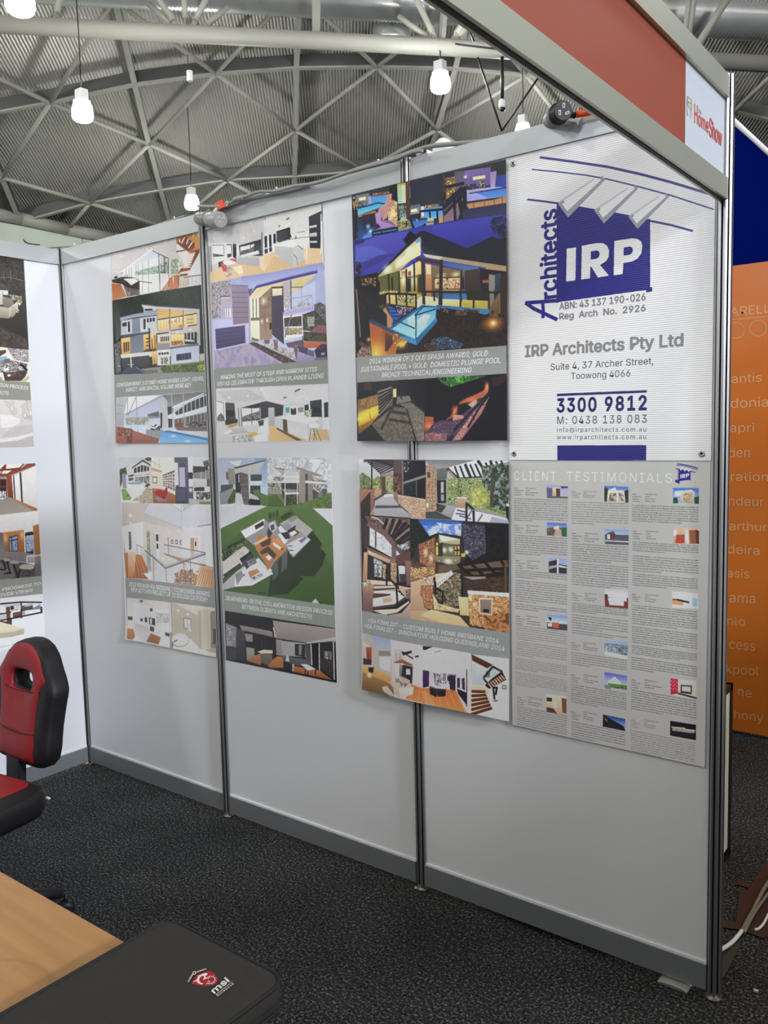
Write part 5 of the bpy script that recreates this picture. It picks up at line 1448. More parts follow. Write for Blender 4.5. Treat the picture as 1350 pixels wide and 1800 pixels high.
ART_NIGHT = '''
F 615 280 4.737
V 2a2c34 22222c 25,305 1310,0 1310,500 40,640
V 3a3c40 1c1f28 28,312 180,285 190,380 35,420
V 6c6a78 8a8496 60,305 175,285 178,370 65,395
P e9e2a0 88,325 145,315 147,340 90,350
D f6f2d0 6 45,325
N 5 b5862c|d9b45c|3a2c1c|8a7a5c 35,360 70,345 75,420 40,430
N 5 33303c|8a8698|5c586a 70,365 165,350 170,385 80,400
P 9a94c8 165,320 190,305 195,375 170,380
V 3f8ad2 5aa4e0 190,315 368,293 350,375 195,380
N 4 3a2418|c8925c|5c3a24 200,290 345,275 350,290 205,308
P 16181f 345,215 415,205 418,370 350,300
V 3aa2d6 5cc4e8 75,410 250,370 340,378 290,400 80,470
L 1b3c66 3 80,412 250,368 335,380
P b56a3c 80,470 230,430 235,455 85,505
V d89a94 a06c78 250,425 360,330 355,430 300,500 270,490
P c08a88 330,300 370,290 365,360 340,400 330,490 285,520
N 5 d8a878|f6dcae|8a5c48|c9905c 360,340 415,360 418,570 345,560 330,460
E fff0b0 40,60 372,465
V 1c2440 2a4a8a 75,490 230,450 240,560 200,640 60,670
V 2a2440 1b1a30 115,470 225,450 225,560 130,590
N 6 8f6aa0|6c4c80|b594c0 240,520 345,510 415,560 230,600
V b08cc8 9a78b8 225,460 270,430 280,520 400,560 290,590 240,560
P 2a2230 245,535 275,570 215,590
V 2c5cb0 5a9ae0 205,590 400,570 415,600 110,675 130,640
E 9ad0ff 30 165,562 185,602
D e6f4ff 7 185,600
M 151826 4 40,410 70,660 60,400 75,600 205,608 415,575 205,635 410,602 205,608 205,645 280,595 282,632
P 20222a 415,200 490,190 500,600 420,605
V a8c8a0 9ac4b8 415,225 485,215 488,370 420,378
P b9a850 415,212 485,202 485,222 415,232
H bcd8b4 d8c8a0 455,225 485,220 488,370 455,372
V 5c4034 4a3028 485,190 520,182 522,490 490,500
V 4a8cd0 66aee4 522,240 572,222 545,300 522,340
V 3a80c8 58a4de 535,290 668,278 620,345 525,362
P 9adcf4 570,305 610,298 608,308 568,314
V 20243a 2a2c38 525,205 785,130 795,390 640,400 525,380
P 9ab8a8 440,405 490,400 490,500 440,520
N 4 2c3430|5c7068|9ab0a0 425,390 490,380 490,480 425,500
V 4a5c70 8a98a8 525,390 605,380 610,450 525,470
P f2efa8 528,425 580,415 582,440 530,448
V 3a8cd8 4aa0e8 635,400 785,395 790,480 630,490
P d8d0c0 610,400 635,395 635,480 612,490
N 5 c08a50|2a2020|e9b878|5c3c2c 640,390 755,375 760,400 645,410
P 4fb0f0 600,490 785,470 785,490 640,510
P c0b488 425,520 500,500 520,590 425,605
V 2c5cb4 3a7ad8 500,505 670,490 660,540 560,580 505,550
M 2a2c34 3 530,515 660,500 540,545 540,580
E fff6a0 12 577,512
P b9b4a8 665,490 715,490 715,520 660,525
P 9a968c 650,535 715,525 712,550 655,558
M 0e1220 4 600,440 790,420 680,425 684,490 742,420 745,520 595,470 595,500 520,500 555,580 640,545 645,572
N 5 5c5c30|b9b088|2c2a1c 430,525 520,515 540,580 430,600
P 252a40 715,520 755,510 758,545 715,555
P c8905c 752,480 790,470 792,535 758,542
P 4a3430 785,125 805,120 815,390 795,395
P 2a2430 795,120 905,95 905,130 800,150
N 5 e9c070|8a6c3c|4a3a30|c89c50 808,160 900,145 905,260 815,340
V 5a5068 6c5c8a 880,110 965,100 985,230 900,260
V 7a62b0 6a58a0 965,100 1180,68 1180,220 985,240
E e9d8f0 24 972,150
D fff6e0 8 972,152
P f4eeb0 1033,152 1135,135 1137,162 1036,178
V 9a8ac8 b59ad0 1175,110 1230,98 1215,235 1180,235
V 2a3ca0 2440a0 1230,140 1308,128 1308,230 1215,240
P 22242e 1180,65 1308,20 1308,125 1235,135 1225,90
V b8a8e0 8c9ae8 970,260 1210,232 1308,235 1308,310 960,360 920,330
V 3a7ae0 4a90e8 1060,282 1308,245 1308,305 1160,325
P 1b2c70 1000,285 1308,232 1308,245 1010,292
N 5 4a4658|2a2834|8a86a0 975,215 1060,205 1060,250 985,265
N 5 c8c0a8|3a3430|6c6458 1080,190 1130,185 1135,240 1080,245
V 6c5870 8a7080 800,430 905,330 935,500 795,530
V b58060 c8905c 975,375 1200,340 1308,310 1308,365 1000,415
M 8a5838 2 1040,365 1040,410 1130,350 1130,398 1210,335 1212,385 1275,318 1277,370
V 2a2e50 32355c 940,430 1308,370 1308,450 900,515
M 1a1c2c 6 795,400 940,240 800,460 945,310 880,320 890,515 932,250 940,500 955,240 968,410 970,235 975,380 800,240 960,205 800,285 800,340
V 3033a0 3a3cb8 45,680 420,605 790,530 1310,455 1310,890 60,1000
V 3c3cb4 2c2c98 700,560 1310,455 1310,650 1000,745 700,640
V 4a48b8 3434a0 60,700 300,630 540,600 480,720 250,960 60,990
A 5a8ae0 0.30 60,740 200,720 330,780 180,850 60,860
A 2a2470 0.5 60,890 250,800 420,790 250,870 60,960
N 8 1a1a3c|26264a|3a3aa0 1165,540 1200,490 1310,465 1310,700 1200,600
N 5 1a1c2c|22243c|4a4ab0 60,850 100,860 120,930 80,990 60,980
N 4 14161f|3434a0|1a1c2c 45,680 150,670 120,700 60,720
P 0e1018 465,680 520,600 575,640 500,720
P 101119 50,985 240,945 260,1010 260,1230 180,1340 190,1620 70,1650
N 7 14161e|1c1a20|0e1016|241c20 50,990 250,960 260,1030 240,1210 330,1300 180,1340 70,1480
N 4 12141a|12141a|12141a|d8a860|8a4c30 100,1000 230,985 230,1060 110,1050
P 1a1c24 245,965 600,605 990,745 1310,650 1310,900 1000,830 620,690 250,975
V 1e202c 24242e 600,607 640,600 990,745 1190,645 1310,690 1310,895 790,815 610,715
V d8d4a8 a8a46c 255,970 600,650 612,770 430,940 250,985
V 6a8cb4 8cb4d0 560,690 605,650 615,680 610,730
V f2ecc0 dcd08c 400,870 600,690 610,800 400,920
E fffbe0 60 520,770 440,860 330,920
P 5c5c30 245,985 435,930 420,990 250,1010
V 2a2c3a 30303c 610,715 790,815 1300,890 1300,900 1000,870 640,800
V a8a090 c0a070 790,815 1310,890 1300,930 900,865 760,840
P c9c6a8 625,790 790,815 760,840 650,820
V 3c2c24 4a3428 570,820 775,850 770,880 575,850
V 3c5c9c 5a84bc 780,850 1085,900 1060,945 790,885
V e9d890 c8b058 430,940 600,850 620,870 620,1140 440,1115
P 8a5c3c 450,940 490,930 490,985 450,990
P f2f0c0 495,915 555,870 560,980 498,985
P 9a4c2c 505,940 530,932 532,970 506,975
P 54462c 440,990 620,960 620,985 440,1010
V b8a458 8c7c3c 440,1000 620,985 620,1130 440,1115
P 2c2a24 495,1000 530,995 530,1105 495,1110
P 3c3828 580,990 620,985 620,1115 585,1110
E fffbd0 40,90 555,1010 468,1000
M 2c2820 4 430,940 435,1115 490,920 495,1110 555,860 560,1100 620,860 625,1200 635,870 638,1200
V e0a860 b8743c 645,870 695,880 698,1140 655,1135
P f0d8a0 650,880 690,885 692,960 655,960
V 8a7048 6a5438 698,885 960,930 965,1120 700,1140
E fff2c0 60,34 775,970 895,960
P 2c2420 715,990 962,980 965,1085 720,1080
V f6dca0 e9a868 722,998 815,992 815,1080 722,1078
V f2d8a0 d89060 832,992 935,988 935,1078 832,1080
N 5 a8442c|f6e4b8|e9c08c|8a4c34 730,1010 925,1000 925,1070 730,1070
P a89860 760,1085 960,1085 900,1100 780,1100
V 4a3c34 3a2e2c 965,930 1085,910 1100,1110 970,1110
P 2a2224 1090,910 1310,935 1310,1110 1100,1110
P a8683c 1110,1010 1160,1005 1165,1030 1115,1030
V 9a968c 7c7870 1165,960 1225,965 1210,1110 1165,1250
V 34506c 25384c 1215,960 1265,950 1260,1110 1215,1110
P f2ecc8 620,1140 735,1150 735,1215 570,1240 570,1180
V fff8d8 e9d890 640,1150 750,1160 720,1210 600,1225
V 2c6cb0 3a84c8 740,1130 980,1115 985,1160 760,1165
V f2ecc0 d8cc7c 770,1165 930,1170 925,1215 770,1210
V d8c450 b8a438 930,1170 1170,1180 1165,1245 930,1215
V d8cc70 b0a04c 350,1130 570,1110 575,1245 350,1215
N 4 4c4428|f2ecb8|a89c58|2c281c 390,1130 555,1130 555,1200 400,1200
P c9a880 320,1105 345,1108 350,1200 325,1190
N 5 8a7c40|d8c870|3c3420 245,1115 320,1090 420,1100 300,1120
P 4a3c24 245,1220 340,1200 350,1225 260,1240
M 1c1a18 4 245,1150 250,1225 300,1130 305,1230 345,1115 350,1215 405,1125 410,1220 490,1120 495,1240 570,1125 572,1245 245,1145 345,1118 345,1122 570,1128 350,1215 575,1242 258,1020 262,1100 338,960 345,1100 370,990 375,1090
M 2c2a20 8 775,845 770,1215
M 2c2a24 4 940,935 932,1215 1042,1110 1040,1235 1165,1100 1165,1245 635,1110 640,1210 635,1105 1250,1110 715,1110 720,1180 930,1112 940,1180
P 3a3020 620,870 634,870 632,1210 622,1210
V 2c6ca8 3a80bc 735,1215 1170,1250 1170,1262 735,1235
V 8a6c48 5c4430 1165,1245 1250,1110 1258,1120 1240,1315 1170,1310
P 3a2820 1255,1000 1300,940 1308,1300 1270,1310
P 2c2030 1185,1260 1205,1260 1205,1290 1188,1290
V 1c1614 2c2018 770,1235 1310,1320 1310,1550 640,1600 600,1590 735,1350
N 12 1a1412|261c16|32241a|1e1614 740,1250 1170,1310 1310,1320 1310,1550 650,1600 640,1450
E ff9a2c 120,90 1200,1365
E ffd070 45 1200,1365
D fff2c8 14 1200,1365
N 4 c8905c|3c2818|8a5c34|1c1614 895,1265 985,1260 985,1300 890,1300
N 4 8a8478|3c2818|1c1614|b8a070 775,1235 830,1240 830,1285 780,1270
N 4 1c1614|8a7c5c|1c1614|3c2818 960,1245 1090,1260 1080,1280 960,1270
N 6 1b2430|4a6c94|2c3c54|12161e|6c8cb0 700,1500 820,1470 960,1540 930,1575 660,1590
N 6 2c2018|5c4c48|1c1614|8a7468 640,1540 740,1520 740,1590 620,1600
V 0e1a3a 14285c 340,1220 560,1240 540,1270 380,1370 320,1290
V 2c6cd0 1f4ca0 335,1225 390,1240 435,1320 375,1370
M 0e1a3c 2 345,1250 395,1250 352,1280 410,1280 360,1310 425,1310 370,1340 420,1345
L b8885c 6 305,1245 370,1350
N 5 2a2838|5c5470|c8c0d0|1a1824 400,1220 560,1240 500,1290 430,1310
V 3ca4dc 8cd4f0 350,1405 620,1215 735,1235 730,1350 565,1540 380,1440
V 58b8e4 a8e0f4 375,1410 610,1235 730,1250 720,1340 570,1500
V c8ecf8 9ad8f0 500,1330 560,1290 570,1440 520,1440
V d8f2fa a8e0f2 580,1340 640,1290 690,1300 640,1400 585,1430
V 2a6ca8 1f5488 340,1410 620,1215 735,1225 735,1235 620,1235 375,1410
V 2c84c0 1f6098 565,1500 735,1320 745,1350 575,1550
V 2c7cb8 3a90c8 330,1405 570,1498 575,1550 420,1490
M 1c3c60 2.5 570,1290 570,1500 410,1345 560,1410 640,1220 560,1300 565,1300 730,1250
V e87a24 f2b040 175,1355 300,1420 320,1640 200,1640
V 8a4428 c0641c 175,1350 400,1470 430,1560 420,1620 205,1640
E ffd848 110,160 235,1620
A d86a28 0.45 175,1360 290,1410 270,1520 190,1520
V 2c3c54 3a506c 175,1340 195,1335 500,1480 420,1470 290,1410 178,1362
V 241c1c 2c2020 430,1500 580,1550 640,1470 640,1600 400,1620
N 5 ffd060|c8702c|3c2418|e9a040 360,1500 400,1450 500,1520 460,1570 400,1550
E ffc848 60 450,1540
V 6a3820 3a2018 310,1440 370,1470 380,1530 330,1600 310,1600
N 5 8a6c5c|5c443c|c8a890|3a2c28 70,1620 110,1560 185,1560 200,1640 75,1650
V 6a3c30 4a2c28 95,1510 180,1560 150,1570 90,1550
E ffb860 30 170,1500
L 8a6c5c 3 65,1080 100,1480
P 8b8e8c 65,1650 1310,1550 1310,1730 70,1790
F 625 640 4.909
P 8b8e8c 25,-60 1308,-80 1310,78 27,158
V 16161a 1c1a1e 27,158 620,125 620,662 30,665
P 201c1c 30,160 380,140 380,200 30,240
V 4a4438 5c5444 200,240 350,200 340,350 215,440
B 8c8474 3 6 210,240 330,200 220,440 330,300
B 1c1a18 3 6 210,255 330,212 222,425 332,290
P 3c2a1c 85,160 150,155 155,225 85,225
V 9a743c b8943c 30,310 205,260 215,440 40,600
V 8a6434 7a5a30 30,310 205,260 205,350 35,400
N 14 8c683a|9c7842|7a5a30 30,310 205,260 205,350 35,400
V e0b830 b8861c 35,425 212,355 215,440 40,560
E f6d848 90,50 120,430 60,470
E f0cc40 50 170,400
V a07020 6a4a1c 38,540 210,450 150,520 40,605
M 6c4c24 1.5 130,290 135,380 30,400 205,350 135,420 150,480
P d8c890 345,215 372,210 372,285 345,285
P 8a6c34 340,220 345,220 345,285 340,285
P 6c685c 380,280 490,272 500,320 370,350
P 2a2824 370,345 500,318 500,326 370,352
V 4a443c 564e42 345,365 465,375 540,660 275,662 155,520 215,480
N 10 5c5446|6c6252|4c463a|564e40 345,365 465,375 540,660 275,662 155,520
M 2e2a24 6 335,408 470,430 310,475 500,505 345,362 240,560 470,380 500,505
V 6c665c 5a544a 400,345 520,325 615,420 618,660 555,660 470,380
N 10 6c665c|5c564c|7a7264 400,345 520,325 615,420 618,660 555,660 470,380
M 2c2a28 4 500,320 612,410 490,260 545,300 400,260 420,300
P 1e1c1a 30,610 150,525 275,662 32,665
V 0e0e12 14121a 620,125 1308,80 1312,660 620,662
P 16161c 380,145 620,125 620,370 520,310 470,255 380,260
N 6 244a20|3c8030|122010|5cae48|0e140e 705,115 1150,95 1080,120 830,200 770,170
N 6 58b048|3c8030|16281a 870,105 980,100 940,170 880,150
V b8603c 8a4428 830,450 920,320 1110,230 1150,165 1155,230 1130,280 900,350 860,460 780,490
E e87c48 40,70 870,400
E f09058 30,60 1140,190
E d8703c 90,50 1010,310
V a85434 7a3c28 620,450 690,455 700,560 620,590
E e07840 60,50 655,530
V 4a3c50 3a3044 690,510 760,480 860,490 960,440 1000,380 1150,250 1165,225 1180,240 860,660 620,660 640,580
N 6 3c3048|5c4458|2a2238|6c4c54 690,510 860,490 1000,380 1160,240 870,620 620,640
V c08478 a86c60 860,435 940,440 950,465 850,490
P b89088 980,350 1050,300 1060,330 1020,375
V 6c4850 5c3c48 620,600 800,600 800,660 620,662
N 5 8a5c58|6c444c|a87870 625,590 805,595 800,660 625,660
V 141228 1c1a34 860,560 1165,228 1175,238 800,660 850,660
V b87c70 6c3c44 1180,240 1170,330 930,650 850,660 930,560 1100,340
N 6 a87068|8c5458|c89488|6c3c44 1180,240 1130,340 980,560 930,650 850,660 1010,440
M 18141c 4 1180,240 1075,380 1075,380 985,540
V 0c0a10 120e16 1185,230 1310,100 1312,660 940,655 1100,420
A 6c3038 0.35 1180,120 1300,90 1300,150 1200,200
'''
_r = random.Random(4)
for _i in range(150):
    _x, _y = _r.uniform(200, 610), _r.uniform(460, 660)
    if _x > 180+(_y-460)*0.3: ART_NIGHT += 'D %s 1.6 %.0f,%.0f\n' % (_r.choice(['d8d0c0', 'b8b0a4', 'f0ece0']), _x, _y)
for _i in range(60):
    ART_NIGHT += 'D a098b0 1.5 %.0f,%.0f\n' % (_r.uniform(700, 900), _r.uniform(480, 640))
